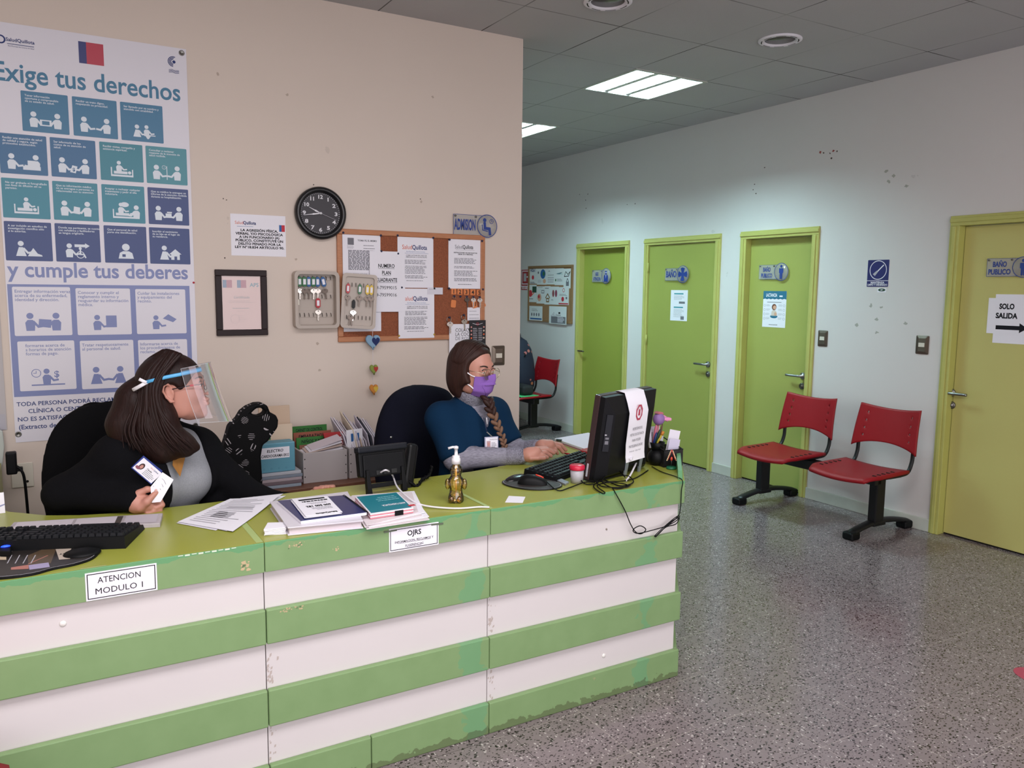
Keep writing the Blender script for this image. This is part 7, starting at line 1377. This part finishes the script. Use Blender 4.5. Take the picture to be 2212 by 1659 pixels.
m = MB(plane(ch+F1*.124-L1*.010+Z*.060, L1*1.0, Z+F1*-.45) @ Matrix.Diagonal((1.45, 1.25, 1, 1))); m.n = .006; m.add([(-.004, .055, .010), (.016, .050, .008), (.012, .005, .010), (-.018, -.045, .016), (-.030, -.010, .020)], [(4, 3, 2, 1, 0)], mat('ochre_patch', '96652a', .8)); m.add([(-.012, .020, .0185), (-.002, .030, .0135), (.0, .012, .0135), (-.012, .006, .0185)], [(3, 2, 1, 0)], M_LGREY); m.build('shirt_print', sho)
cdg = tor.grow(.024); cdg.chain([SR-Z*.0, ER, WR_], (.062, .054, .041), .04); cdg.chain([SL, EL, WL], (.062, .052, .040), .04); cdg.cap(ch+Z*.14-F1*.05, ch+Z*.10-F1*.02, .085, .10, .04)
cdg.cap(ch-Z*.20+L1*.10, ch-Z*.10+L1*.17, .10, .07, .04); cdg.cap(ch-Z*.15+L1*.16, EL-Z*.02, .075, .055, .04); cdg.box(ch+F1*.17-Z*.04+L1*.030, (.140, .072, .30), A1, .012, .02); cdg.cap(HC1+np.array((-.02, 0, -.08)), ch+Z*.13+F1*.03, .062, .055, .02, True)
soft(cdg, .008, M_CARD, 'cardigan', P1_)
hr = Soft(); hr.ell((-.020, 0, .040), (.106, .085, .090), .03).ell((-.052, -.008, -.010), (.074, .080, .100), .04).ell((-.075, -.02, -.10), (.055, .068, .10), .05)
hr.ell((.104, .0, -.035), (.078, .110, .082), .02, None, True).ell((-.004, -.084, -.012), (.026, .030, .036), .012, None, True).ell((.040, -.075, -.075), (.050, .05, .070), .02, None, True)
V, Fc = hr.mesh(.0045); 
h2 = Soft()
def lw(p): return np.array(MH1 @ Vector(p))
h2.chain([lw((-.075, -.030, -.07)), hp(332, 905, 2.93), hp(330, 945, 2.93), hp(352, 970, 2.92), hp(378, 976, 2.92)], (.062, .060, .052, .040, .018), .05)
h2.chain([lw((-.05, -.062, -.04)), hp(352, 905, 2.90), hp(368, 940, 2.89), hp(392, 966, 2.89), hp(405, 978, 2.89)], (.030, .034, .032, .024, .010), .03)
h2.chain([lw((-.08, .02, -.05)), hp(300, 920, 3.02), hp(290, 955, 3.02)], (.055, .055, .03), .05)
h2.chain([hp(350, 920, 2.92), hp(400, 958, 2.90), hp(425, 966, 2.90)], (.03, .028, .012), .03)
h2.chain([lw((-.10, .0, .04)), hp(290, 862, 2.985), hp(266, 920, 2.97), hp(264, 960, 2.955)], (.035, .050, .045, .022), .05)
hb_ = MB(); hb_.add([MH1 @ Vector(v) for v in V], [tuple(int(x) for x in f) for f in Fc], M_H1, True); soft(h2, .0055, M_H1, mb=hb_)
G = [[(352, 757, 2.98), (312, 790, 3.02), (292, 850, 3.0), (262, 915, 2.965), (252, 960, 2.93)], [(362, 755, 2.95), (318, 800, 2.935), (300, 870, 2.91), (282, 930, 2.885), (300, 972, 2.875)], [(368, 756, 2.93), (326, 812, 2.90), (318, 875, 2.875), (326, 935, 2.862), (362, 976, 2.862)], [(376, 758, 2.91), (340, 822, 2.880), (338, 878, 2.864), (362, 938, 2.852), (394, 975, 2.852)], [(392, 764, 2.895), (346, 826, 2.874), (346, 882, 2.862), (384, 936, 2.850), (424, 968, 2.850)]]
rh = random.Random(11)
for i in range(120):
    t = i/119*3.999; a = int(t); f = t-a; n1 = rh.uniform(-5, 5); n2 = rh.uniform(-6, 6); d_0 = rh.uniform(-.006, .006)
    pts = [hp(g0[0]*(1-f)+g1[0]*f+(n1*(k > 0)+n2*(k > 2)), g0[1]*(1-f)+g1[1]*f+rh.uniform(-3, 3)*(k > 0)+(rh.uniform(-10, 8) if k == 4 else 0), g0[2]*(1-f)+g1[2]*f+d_0) for k, (g0, g1) in enumerate(zip(G[a], G[a+1]))]
    q = cr(pts, 6); r = rh.uniform(.0028, .0056); hb_.tube(q, [r*(.7+.5*math.sin(math.pi*min(1, .25+j/len(q)*.9)))*(1 if j < len(q)-6 else (len(q)-j)/6.5) for j in range(len(q))], M_H1, 6)
hb_.build('hair', P1_)
tr = Soft()
for q in (-1, 1): a = ch-Z*.42-F1*.07+L1*(q*.085); kn = a+F1*.36-Z*.02; tr.chain([a, kn, kn+F1*-.03-Z*.39], (.090, .064, .048), .03)
soft(tr, .012, M_CARD, 'trousers', P1_)
for q in (-1, 1): a = ch+L1*(q*.085)+F1*.25; sh_ = Soft(); sh_.chain([np.array((a[0], a[1], .045)), np.array((*(a+F1*.15)[:2], .038))], (.042, .034), .02); soft(sh_, .009, M_BLKP, 'shoe', P1_)
# glasses behind the shield
M_GLF = mat('glasses_dark_frame', '2e2a30', .3)
def loopy(c, r1, r2, n=24, sq=1.0): return [(c[0], c[1]+r1*math.copysign(abs(math.cos(t))**sq, math.cos(t)), c[2]+r2*math.copysign(abs(math.sin(t))**sq, math.sin(t))) for t in np.linspace(0, 2*math.pi, n+1)[:-1]]
g = MB(MH1)
for y in (-1, 1): g.tube(loopy((.098, y*.033, .001), .026, .017, 24, .7), .0014, M_GLF, 6, True); g.tube([(.097, y*.058, .006), (.06, y*.071, .008), (.0, y*.079, .006)], .0018, M_GLF, 6)
g.tube([(.099, -.008, .006), (.101, 0, .008), (.099, .008, .006)], .0014, M_GLF, 6); gl1 = g.build('glasses', P1_)
m = MB(MH1); m.ell((.062, -.072, .008), (.008, .0022, .0035), mat('glasses_red_detail', 'd0414f', .3), 10, 6); m.build('glasses_detail', gl1)
# face shield: blue visor band, clear curved sheet, white strap
M_VIS = mat('visor_blue', '55a9dc', .35, alpha=1.0); tilt = .06
def vis(a, rr, z): return (-.002+rr*.99*math.cos(a), rr*.88*math.sin(a), .050+z+.10*math.cos(a)*tilt)
tail = lambda sd: [(-.004, sd*.1085, .050+.10*math.cos(1.5)*tilt), (-.040, sd*.110, .047), (-.072, sd*.109, .044)]
band = tail(-1)[::-1]+[vis(a, .124, 0) for a in np.linspace(-1.25, 1.25, 30)]+tail(1)
g = MB(MH1); g.tube(band, [(.0062, .0030)]*len(band), M_VIS, 8, flat=(0, 0, 1)); g.tube([vis(a, .100+.012*abs(a)/1.0, .003) for a in np.linspace(-1.2, 1.2, 24)], [(.0055, .0022)]*24, mat('visor_foam', '4f8fb8', .6), 8, flat=(0, 0, 1)); sb1 = g.build('shield_band', P1_)
g = MB(MH1); g.tube(cr([(-.066, -.110, .044), (-.092, -.108, .034), (-.122, -.078, .024), (-.132, 0, .022), (-.118, .07, .026), (-.066, .099, .044)], 6), [(.0060, .0014)]*31, M_PAPER, 8, flat=(0, 0, 1)); g.tube([(-.068, -.112, .042), (-.088, -.114, .058)], [(.0055, .0012)]*2, M_PAPER, 8, flat=(1, 0, 0)); g.build('shield_strap', sb1)
g = MB(MH1); NA, NZ = 36, 14; vs = []
for j in range(NZ+1):
    q = j/NZ
    for a in np.linspace(-1.20, 1.20, NA+1):
        r_ = .128+.016*q; x, y, z = vis(a, r_, 0); lowz = -.200+.030*abs(a)/1.2; vs.append((x+.018*q-.004*math.sin(q*3), y, z+.018+(lowz-.018)*q))
g.add(vs, [(j*(NA+1)+i, j*(NA+1)+i+1, (j+1)*(NA+1)+i+1, (j+1)*(NA+1)+i) for j in range(NZ) for i in range(NA)], hazy('shield_clear', (.97, .97, .98), .02, .04, 1.5, .05), True); g.build('shield_sheet', sb1)  # pale haze painted into the clear sheet so that it shows
rim = [vs[i] for i in range(NA+1)]+[vs[j*(NA+1)+NA] for j in range(1, NZ+1)]+[vs[NZ*(NA+1)+i] for i in range(NA-1, -1, -1)]+[vs[j*(NA+1)] for j in range(NZ-1, 0, -1)]
g = MB(MH1); g.tube(rim, .0007, mat('shield_cut_edge', 'd5d8de', .2, alpha=.7), 5, True); g.build('shield_edge', sb1)
g = MB(MH1); k0 = [vs[j*(NA+1)+3] for j in range(NZ+1)]; k1 = [vs[j*(NA+1)+6] for j in range(NZ+1)]; g.add([(p[0]+.0006, p[1]-.0008, p[2]) for p in k0[:14]]+[(p[0]+.0006, p[1]-.0008, p[2]) for p in k1[:14]], [(i, i+1, 15+i, 14+i) for i in range(13)], mat('film_remnant', 'e6d5dc', .3, alpha=.26), True); g.build('film_strip', sb1)
# ID card and slip in her hand
def cardq(ps, y, th=.0012): return [hp(px, py, yy) for (px, py), yy in zip(ps, y)]
def sheet4(P, t, m_):
    P = [Vector(p) for p in P]; n = (P[1]-P[0]).cross(P[3]-P[0]).normalized()*t; mb_ = MB(); mb_.add(P+[p+n for p in P], [(0, 1, 2, 3), (7, 6, 5, 4), (0, 4, 5, 1), (1, 5, 6, 2), (2, 6, 7, 3), (3, 7, 4, 0)], m_); return mb_
q1 = [hp(283, 1010, 2.842), hp(326, 1046, 2.852), hp(351, 1017, 2.846), hp(310, 984, 2.836)]
idc = thing('id_card', q1[1], 'ID card in a blue holder held up in the hand of the face shield woman', 'ID card')
sheet4(q1, .003, mat('holder_blue', '2b3a86', .4)).build('holder', idc)
u_ = Vector(q1[3])-Vector(q1[0]); v_ = Vector(q1[1])-Vector(q1[0]); m = MB(plane(Vector(q1[0]), v_, u_)); w_, h_ = v_.length, u_.length
o_ = Vector(q1[0])+v_*.03+u_*.06; nn = v_.cross(u_).normalized(); sgn = 1 if nn.dot(Vector((0, -1, 0))) > 0 else -1
m = MB(plane(o_+nn*sgn*.0034, v_, u_)); m.n = 0.0; s_ = sgn
def R4(a, b, c, d, mt, k): m.n = s_*k*.0003; m.rect(a, b, c, d, mt)
R4(0, 0, w_*.94, h_*.86, M_PAPER, 0); m.n = s_*.0003; m.disc(w_*.20, h_*.40, w_*.10, mat('photo_hair', '3a2224', .6), 18, h_*.22); m.n = s_*.0006; m.disc(w_*.20, h_*.38, w_*.06, mat('photo_skin', 'c08a80', .6), 16, h_*.14); m.n = s_*.0009; m.disc(w_*.12, h_*.22, w_*.10, mat('photo_cloth', '8a4f5e', .6), 14, h_*.10)
m.n = s_*.0003; m.text('Salud', w_*.46, h_*.66, h_*.11, M_ORANGE, 'LEFT'); m.text('Quillota', w_*.62, h_*.66, h_*.11, M_NAVY, 'LEFT', bold=.02); m.text('Claudia', w_*.40, h_*.46, h_*.13, M_INK, 'LEFT', bold=.02); m.scrib(w_*.40, h_*.40, w_*.9, 4, h_*.09, h_*.03, M_GREY, .3); m.build('card', idc)
q2 = [hp(328, 1086, 2.838), hp(347, 1084, 2.838), hp(375, 1036, 2.838), hp(351, 1020, 2.840), hp(325, 1052, 2.846)]
m = MB(); P = [Vector(p) for p in q2]; n_ = Vector((0, -.0009, 0)); m.add(P+[p+n_ for p in P], [(0, 1, 2, 3, 4), (9, 8, 7, 6, 5)]+[(i, (i+1) % 5, 5+(i+1) % 5, 5+i) for i in range(5)], M_PAPER)
for k in range(4): a = P[4].lerp(P[3], .15+.2*k)+n_*1.6; b = P[0].lerp(P[2], .35+.12*k)+n_*1.6; m.tube([a.lerp(b, .1), a.lerp(b, .5)+Vector((.002, 0, .002)), a.lerp(b, .8)], .0006, M_GREY, 5)
tag(m.build('paper_slip'), 'white handwritten slip pinched in the hand below the ID card', 'paper')

# ================================================================== worker with the purple mask
M_SCRUB = mat('scrub_teal_navy', '0d2a45', .9, spec=.1, bump=.15, bscale=40); M_SWEAT = mat('sweater_grey_marl', '8c8a98', .95, spec=.1, noise=.28, nscale=60, stretch=(1, 1, 5), bump=.35, bscale=160)
M_KNIT = mat('sweater_rib_knit', '8a8896', .95, spec=.1, noise=.25, nscale=140, bump=.8, bscale=220)
F2 = np.array((.22, -.975, 0)); F2 /= np.linalg.norm(F2); L2 = np.array((-F2[1], F2[0], 0)); A2 = np.array([F2, L2, Z])
c2 = np.array((1.655, 3.185, .900)); HC2 = np.array((1.640, 3.130, 1.212)); HF2 = np.array((.42, -.90, -.09))
S2R, S2L = c2-L2*.160+Z*.100, c2+L2*.140+Z*.095
E2R, W2R = np.array((1.520, 3.055, .840)), np.array(hp(1128, 985, 2.905)); E2L, W2L = np.array((1.850, 3.12, .825)), np.array(hp(1160, 966, 3.01))
t2 = Soft(); t2.ell(c2, (.100, .150, .160), .05, A2).ell(c2-Z*.20, (.105, .145, .16), .06, A2).ell(c2-Z*.40-F2*.02, (.14, .18, .13), .06, A2).cap(S2R, S2L, .056, .056, .06).cap(c2+Z*.11, c2+Z*.155+F2*.01, .085, .055, .05)
for q in (-1, 1): t2.ell(c2+F2*.066+L2*(q*.066)-Z*.015, (.056, .064, .066), .05, A2)
MH2 = headM(HC2, HF2)
b2 = MB(); soft(head_soft(0), .0032, M_SKIN2, M=MH2, mb=b2)
n2 = Soft(); n2.chain([HC2+np.array((-.01, .02, -.06)), c2+Z*.165, c2+Z*.06], (.050, .050, .075), .03); n2.cap(S2R, S2L, .03, .03, .05).ell(c2, (.09, .14, .15), .05, A2).ell(c2-Z*.3, (.10, .14, .22), .05, A2); n2.chain([S2R, E2R, W2R], (.044, .038, .024), .03); n2.chain([S2L, E2L, W2L], (.044, .038, .024), .03); soft(n2, .009, M_SKIN2, mb=b2)
def hand2(pts, W, y):
    h = Soft(); k0 = hp(*pts['palm'][0], y); k1 = hp(*pts['palm'][1], y-.012); h.chain([W, k0, k1], (.0235, .0265, .0240), .02)
    h.chain([hp(pts['palm'][0][0]+4, pts['palm'][0][1]+6, y-.02), hp(pts['palm'][1][0]-4, pts['palm'][1][1]+7, y-.022)], (.020, .015), .015)
    for f in pts['fingers']: h.chain([hp(*p) for p in f], (.0115, .0094, .0086, .0074)[:len(f)], .004)
    return h
yR = 2.885
hR = hand2({'palm': [(1142, 982), (1158, 976)], 'fingers': [[(1160, 970, yR+.018), (1180, 968, yR+.014), (1193, 974, yR+.006)], [(1162, 974, yR+.004), (1183, 972, yR), (1196, 979, yR-.006)], [(1160, 979, yR-.012), (1178, 977, yR-.016), (1190, 985, yR-.020)], [(1157, 984, yR-.026), (1170, 982, yR-.030), (1182, 988, yR-.034)], [(1147, 990, yR-.034), (1162, 990, yR-.044), (1176, 990, yR-.044)]]}, W2R, yR)
soft(hR, .0026, M_SKIN2, mb=b2, iters=1); yL = 2.975
hL = hand2({'palm': [(1172, 964), (1188, 961)], 'fingers': [[(1190, 957, yL+.022), (1208, 960, yL+.018), (1219, 968, yL+.010)], [(1192, 960, yL+.006), (1212, 962, yL+.002), (1222, 972, yL-.006)], [(1191, 963, yL-.010), (1208, 967, yL-.014), (1216, 977, yL-.020)], [(1188, 966, yL-.024), (1199, 970, yL-.028), (1204, 979, yL-.032)], [(1180, 970, yL-.03), (1190, 974, yL-.038), (1200, 976, yL-.042)]]}, W2L, yL)
soft(hL, .0026, M_SKIN2, mb=b2, iters=1)
P2_ = b2.build('person'); tag(P2_, 'woman in dark blue scrub top and purple mask, long braid, typing at the counter', 'person')
face_bits(P2_, MH2, True)
sw = t2.grow(.005); sw.chain([S2R, E2R, W2R], (.056, .052, .034), .03); sw.chain([S2L, E2L, W2L], (.056, .050, .034), .03); swo = soft(sw, .0075, M_SWEAT, 'sweater', P2_)
col = Soft(); col.chain([c2+Z*.135, c2+Z*.20+F2*.012, HC2+np.array((-.005, .012, -.105))], (.074, .064, .060), .03); col.cap(HC2+np.array((-.0, .012, -.09)), HC2+np.array((0, .012, -.04)), .058, .06, .01, True); soft(col, .005, M_KNIT, 'turtleneck_collar', swo)
for W, E_ in ((W2R, E2R), (W2L, E2L)): d = (W-E_)/np.linalg.norm(W-E_); cf = Soft(); cf.chain([W-d*.055, W-d*.004], (.0400, .0375), .01); cf.cap(W-d*.004, W+d*.06, .0335, .0335, .004, True); soft(cf, .0042, M_KNIT, 'cuff', swo)
sc = t2.grow(.016); sc.chain([S2R, S2R+(E2R-S2R)*.88], (.067, .070), .04); sc.chain([S2L, S2L+(E2L-S2L)*.80], (.064, .066), .04)
d = (E2R-S2R)/np.linalg.norm(E2R-S2R); sc.box(S2R+d*(np.linalg.norm(E2R-S2R)*.86+.10)+F2*.05, (.10, .10, .12), ax(d, F2), .0, .012); d = (E2L-S2L)/np.linalg.norm(E2L-S2L); sc.box(S2L+d*(np.linalg.norm(E2L-S2L)*.80+.09), (.09, .10, .10), ax(d, F2), .0, .012)
nb_ = c2+Z*.20; sc.cap(nb_+F2*.03, nb_+Z*.1, .080, .11, .01, True)
for q in np.linspace(0, 1, 9): pc = c2+Z*(.175-.105*q)+F2*(.110+.02*q)+L2*.008; sc.box(pc, (.055, max(.003, .060*(1-q)), .010), A2, .004, .008)
soft(sc, .0062, M_SCRUB, 'scrub_top', P2_)
tr = Soft()
for q in (-1, 1): a = c2-Z*.42+L2*(q*.085); kn = a+F2*.38-Z*.02; tr.chain([a, kn, kn+F2*-.04-Z*.40], (.088, .062, .046), .03)
soft(tr, .012, M_SCRUB, 'trousers', P2_)
for q in (-1, 1): a = c2-Z*.83+L2*(q*.085)+F2*.33; sh_ = Soft(); sh_.chain([np.array((a[0], a[1], .045)), np.array((*(a+F2*.15)[:2], .038))], (.042, .034), .02); soft(sh_, .009, M_BLKP, 'shoe', P2_)
# hair smooth over the ear, gathered into a braid
h = Soft(); h.ell((-.018, 0, .040), (.104, .084, .088), .03).ell((-.050, -.010, -.020), (.066, .076, .095), .04).ell((-.030, -.052, -.055), (.052, .040, .070), .04).ell((.020, -.060, -.010), (.045, .026, .060), .03)
h.ell((.122, .0, -.030), (.102, .105, .104), .015, None, True).ell((.075, -.075, .010), (.050, .040, .060), .015, None, True).ell((.092, -.022, .030), (.052, .058, .052), .02, None, True).ell((.092, .022, .030), (.052, .058, .052), .02, None, True).ell((.035, -.05, -.105), (.045, .06, .050), .02, None, True); hb_ = MB(); soft(h, .0042, M_H2, M=MH2, mb=hb_)
path = cr([Vector(MH2 @ Vector((-.055, .045, -.085))), Vector(hp(1050, 858, 3.06)), Vector(hp(1060, 885, 3.02)), Vector(hp(1073, 915, 3.010)), Vector(hp(1085, 945, 3.005)), Vector(hp(1090, 968, 3.00)), Vector(hp(1089, 982, 2.995))], 10)
rh = random.Random(3)
def onh(d): d = Vector(d).normalized(); k = 1/math.sqrt((d.x/.107)**2+(d.y/.087)**2+(d.z/.091)**2); return Vector((-.018, 0, .040))+d*k
for sd in (-1, 1):
    for i in range(46):
        t = i/45; cx_ = .80-1.5*t+rh.uniform(-.04, .04); r = rh.uniform(.002, .0038); lo = Vector((-.052+rh.uniform(-.012, .012)+.02*(1-t), sd*(.050+rh.uniform(-.012, .008)), -.098+rh.uniform(-.008, .008)))
        q = cr([MH2 @ p for p in (onh((cx_, sd*.03, 1)), onh((cx_*.95, sd*.55, .75)), onh((cx_*.62-.12, sd*1.0, .12)), onh((cx_*.35-.30, sd*.95, -.40))*1.0, lo)], 5); hb_.tube(q, [r*(.6+.6*math.sin(math.pi*j/len(q))) for j in range(len(q))], M_H2, 6)
hr2 = hb_.build('hair', P2_)
br = MB(); n = len(path); N = 26
for i in range(N):
    t = i/(N-1)*.93; p = path[int(t*(n-1))]; q = path[min(n-1, int(t*(n-1))+2)]; dd = (q-p).normalized(); s = (1 if i % 2 else -1); w = (.0175+.004*math.sin(min(1, t*1.6)*3.14))*(1-.42*t)
    side = dd.cross(Vector((0, -1, 0))).normalized(); c = p+side*s*w*.55; a = (dd*1.0-side*s*.75).normalized(); A_ = plane((c.x, c.y, c.z), a.cross(Vector((0, -1, 0))).normalized(), a)
    br.M = A_; br.ell((0, 0, 0), (w*.62, w*1.35, w*.70), M_H2 if t < .38 else M_H2L, 12, 8)
br.M = Matrix(); e = path[-1]; br.tube([path[-6], path[-3], e, e+Vector((0, 0, -.012))], [.009, .010, .007, .002], M_H2L, 8); br.build('braid', hr2)
# purple cloth mask: pleated shell over nose and chin, white ear loops
M_MASK = mat('mask_purple', '8a63b4', .9, spec=.1, bump=.1, bscale=500); NA, NZ = 24, 18; vs = []
for j in range(NZ+1):
    q = j/NZ; z = -.010-.100*q
    for a in np.linspace(-1, 1, NA+1):
        w = .066-.006*q-.016*max(0, q-.72)/.28; y = a*w; nose = .029*math.exp(-(a/.28)**2)*math.exp(-((q-.18)/.30)**2); x = .107-.046*abs(a)**2.1-.010*q-.022*max(0, q-.75)/.25+nose*.62+.006*math.exp(-((q-.5)/.3)**2)*(1-a*a)
        x += .0045*(1 if .36 < q < .44 else 0)*(1-a*a); zz = z+.010*math.exp(-(a/.35)**2)*(1-q)-.006*abs(a)*(1-2*q)-.004*(1-a*a)*q; vs.append((x, y, zz))
m = MB(MH2); n = len(vs); vs2 = vs+[(x-.003, y*.97, z) for x, y, z in vs]; fs = []
for j in range(NZ):
    for i in range(NA): a = j*(NA+1)+i; fs += [(a, a+NA+1, a+NA+2, a+1), (n+a, n+a+1, n+a+NA+2, n+a+NA+1)]
m.add(vs2, fs, M_MASK, True)
pl_ = [(vs[int(NZ*.42)*(NA+1)+i][0]+.0012, vs[int(NZ*.42)*(NA+1)+i][1], vs[int(NZ*.42)*(NA+1)+i][2]-.002*abs(i-NA/2)/NA) for i in range(5, NA-2)]; m.tube(pl_, .0016, M_MASK, 6)
pl_ = [(vs[int(NZ*(.42+.48*t))*(NA+1)+4+int(5*t)][0]+.001, vs[int(NZ*(.42+.48*t))*(NA+1)+4+int(5*t)][1], vs[int(NZ*(.42+.48*t))*(NA+1)+4+int(5*t)][2]) for t in np.linspace(0, 1, 8)]; m.tube(pl_, .0014, M_MASK, 6); mko = m.build('face_mask', P2_)
m = MB(MH2); a, b = Vector(vs[0]), Vector(vs[NZ*(NA+1)-0*(NA+1)]); m.tube(cr([a, (.040, -.068, -.012), (.012, -.080, .006)], 5), [(.0030, .0012)]*11, M_PAPER, 6); m.build('ear_loop', mko)
m = MB(MH2); m.tube(cr([Vector(vs[int(NZ*.62)*(NA+1)]), (.040, -.066, -.060), (.020, -.076, -.048)], 5), [(.0030, .0012)]*11, M_PAPER, 6); m.ell((.019, -.0775, -.047), (.0035, .0035, .0035), M_PAPER, 10, 6); m.build('ear_loop', mko)
M_GOLD = mat('glasses_gold_wire', 'c9b9a2', .25, .9); g = MB(MH2)
for y in (-1, 1): g.tube(loopy((.104, y*.032, -.002), .0235, .0225), .0012, M_GOLD, 6, True); g.tube([(.102, y*.055, .003), (.06, y*.072, .006), (.035, y*.078, .007)], .0013, M_GOLD, 6)
g.tube([(.105, -.009, .004), (.109, 0, .006), (.105, .009, .004)], .0012, M_GOLD, 6); gl2 = g.build('glasses', P2_)
for y in (-1, 1): g = MB(MH2); g.add(loopy((.1035, y*.032, -.002), .0225, .0215), [tuple(range(24))], glass('lens_clear', (.97, .97, .97), .02)); g.build('glasses_lens', gl2)
# badge on a reel
bd = thing('id_badge', Vector(hp(1062, 955, 3.015)), 'ID badge on a dark lanyard hanging on the dark blue scrub top', 'ID badge'); bp_ = Vector(hp(1062, 955, 3.012))
m = MB(plane(bp_, (.93, -.12, 0), (0, .06, 1))); m.box((-.033, -.030, -.001), (.031, .024, .0015), mat('badge_plastic', 'a9a9c4', .25), .0006); m.n = .0022; m.rect(-.028, -.026, .027, .020, M_PAPER); m.n = .0026; m.rect(-.024, -.022, -.006, .006, mat('badge_photo', 'b99aa0', .6)); m.lay(.0003); m.disc(-.015, -.008, .005, mat('photo_skin', 'c08a80', .6), 12, .008); m.text('SaludQuillota', .008, .010, .007, M_GREY); m.scrib(-.002, -.002, .024, 4, .006, .0022, M_GREY, .4); m.build('card', bd)
m = MB(); top = Vector(hp(1045, 902, 3.035)); m.tube([top, Vector(hp(1050, 925, 3.02)), Vector(hp(1053, 936, 3.015))], [(.007, .0012)]*3, mat('lanyard_navy', '1b2348', .7), 8); m.build('lanyard', bd)
m = MB(); 
for t in np.linspace(0, 1, 6): m.ell(Vector(hp(1052.5, 934, 3.012)).lerp(bp_+Vector((0, 0, .026)), t), (.004, .003, .003), M_CHROME, 10, 6)
m.build('chain', bd); m = MB(); m.tube([Vector(hp(1051, 902, 3.015)), Vector(hp(1052.5, 916, 3.013))], .0022, M_PAPER, 8); m.build('clip', bd)

# ------------------------------------------------------------------ office chairs
M_CHB = mat('chair_black_fabric', '0d0d0f', .95, spec=.1, bump=.2, bscale=400); M_CHN = mat('jacket_navy_fabric', '12131f', .95, spec=.1, bump=.2, bscale=200)
def office(name, label, c, F, w, zt, m_, arms=True):
    F = np.array((*F, 0)); F = F/np.linalg.norm(F); L = np.array((-F[1], F[0], 0)); A = np.array([F, L, Z]); c = np.array((*c, 0.)); o = thing(name, c, label, 'office chair')
    bk = Soft(); zc = (zt+.56)/2; hh = (zt-.56)/2
    for q in np.linspace(-1, 1, 7): bk.ell(c-F*(.235-.030*(q*q))+L*(q*w*.30)+Z*zc, (.035, w*.22, hh*(1-.10*q*q)), .06, A)
    soft(bk, .010, m_, 'backrest', o)
    st = Soft(); 
    for q in (-1, 0, 1): st.ell(c+L*(q*.12)+Z*.46, (.235, .15, .040), .05, A)
    soft(st, .012, m_, 'seat', o)
    m = MB(); m.tube([c+Z*.08, c+Z*.43], .03, M_BLKP, 12); m.build('gas_lift', o); m = MB(); m.tube([c-F*.10+Z*.42, c-F*.27+Z*.45, c-F*.285+Z*.60], [(.028, .008)]*3, M_BLKP, 8); m.build('back_strut', o)
    for i in range(5):
        a = R(72*i+20); e = c+np.array((math.cos(a)*.28, math.sin(a)*.28, .075)); m = MB(); m.tube([c+Z*.10, e], [.028, .016], M_BLKP, 8); m.build('base_arm', o); m = MB(); m.ell(e-Z*.045, (.027, .027, .030), M_BLKP, 12, 8); m.build('caster', o)
    if arms:
        for q in (-1, 1): m = MB(); m.tube(cr([c+L*(q*.24)+Z*.45, c+L*(q*.275)-F*.02+Z*.58, c+L*(q*.27)+F*.04+Z*.665, c+L*(q*.265)+F*.17+Z*.665, c+L*(q*.255)-F*.0+Z*.665], 5), .018, M_BLKP, 8); m.build('armrest', o)
    return o, A, c
office('office_chair', 'black office chair behind the woman with the face shield', (.235, 3.165), (.20, -.98), .43, 1.095, M_CHB)
oc, A_, cc_ = office('office_chair', 'dark office chair behind the woman with the purple mask', (1.615, 3.275), (.30, -.95), .42, 1.02, M_CHB, False)
jk = Soft(); F_, L_ = A_[0], A_[1]
for q in np.linspace(-1, 1, 7): jk.ell(cc_-F_*(.240-.030*q*q)+L_*(q*.155-.02)+Z*.825, (.055, .105, .272*(1-.10*q*q)), .06, A_)
jk.ell(cc_-F_*.20-L_*.19+Z*.74, (.06, .07, .22), .06, A_)
o = soft(jk, .010, M_CHN); jo = o.build('jacket'); tag(jo, 'navy jacket draped over the chair back of the woman in the purple mask', 'jacket')
m = MB(); m.ell(hp(845, 945, 3.28), (.006, .003, .006), M_CHROME, 12, 8); m.build('button', jo)
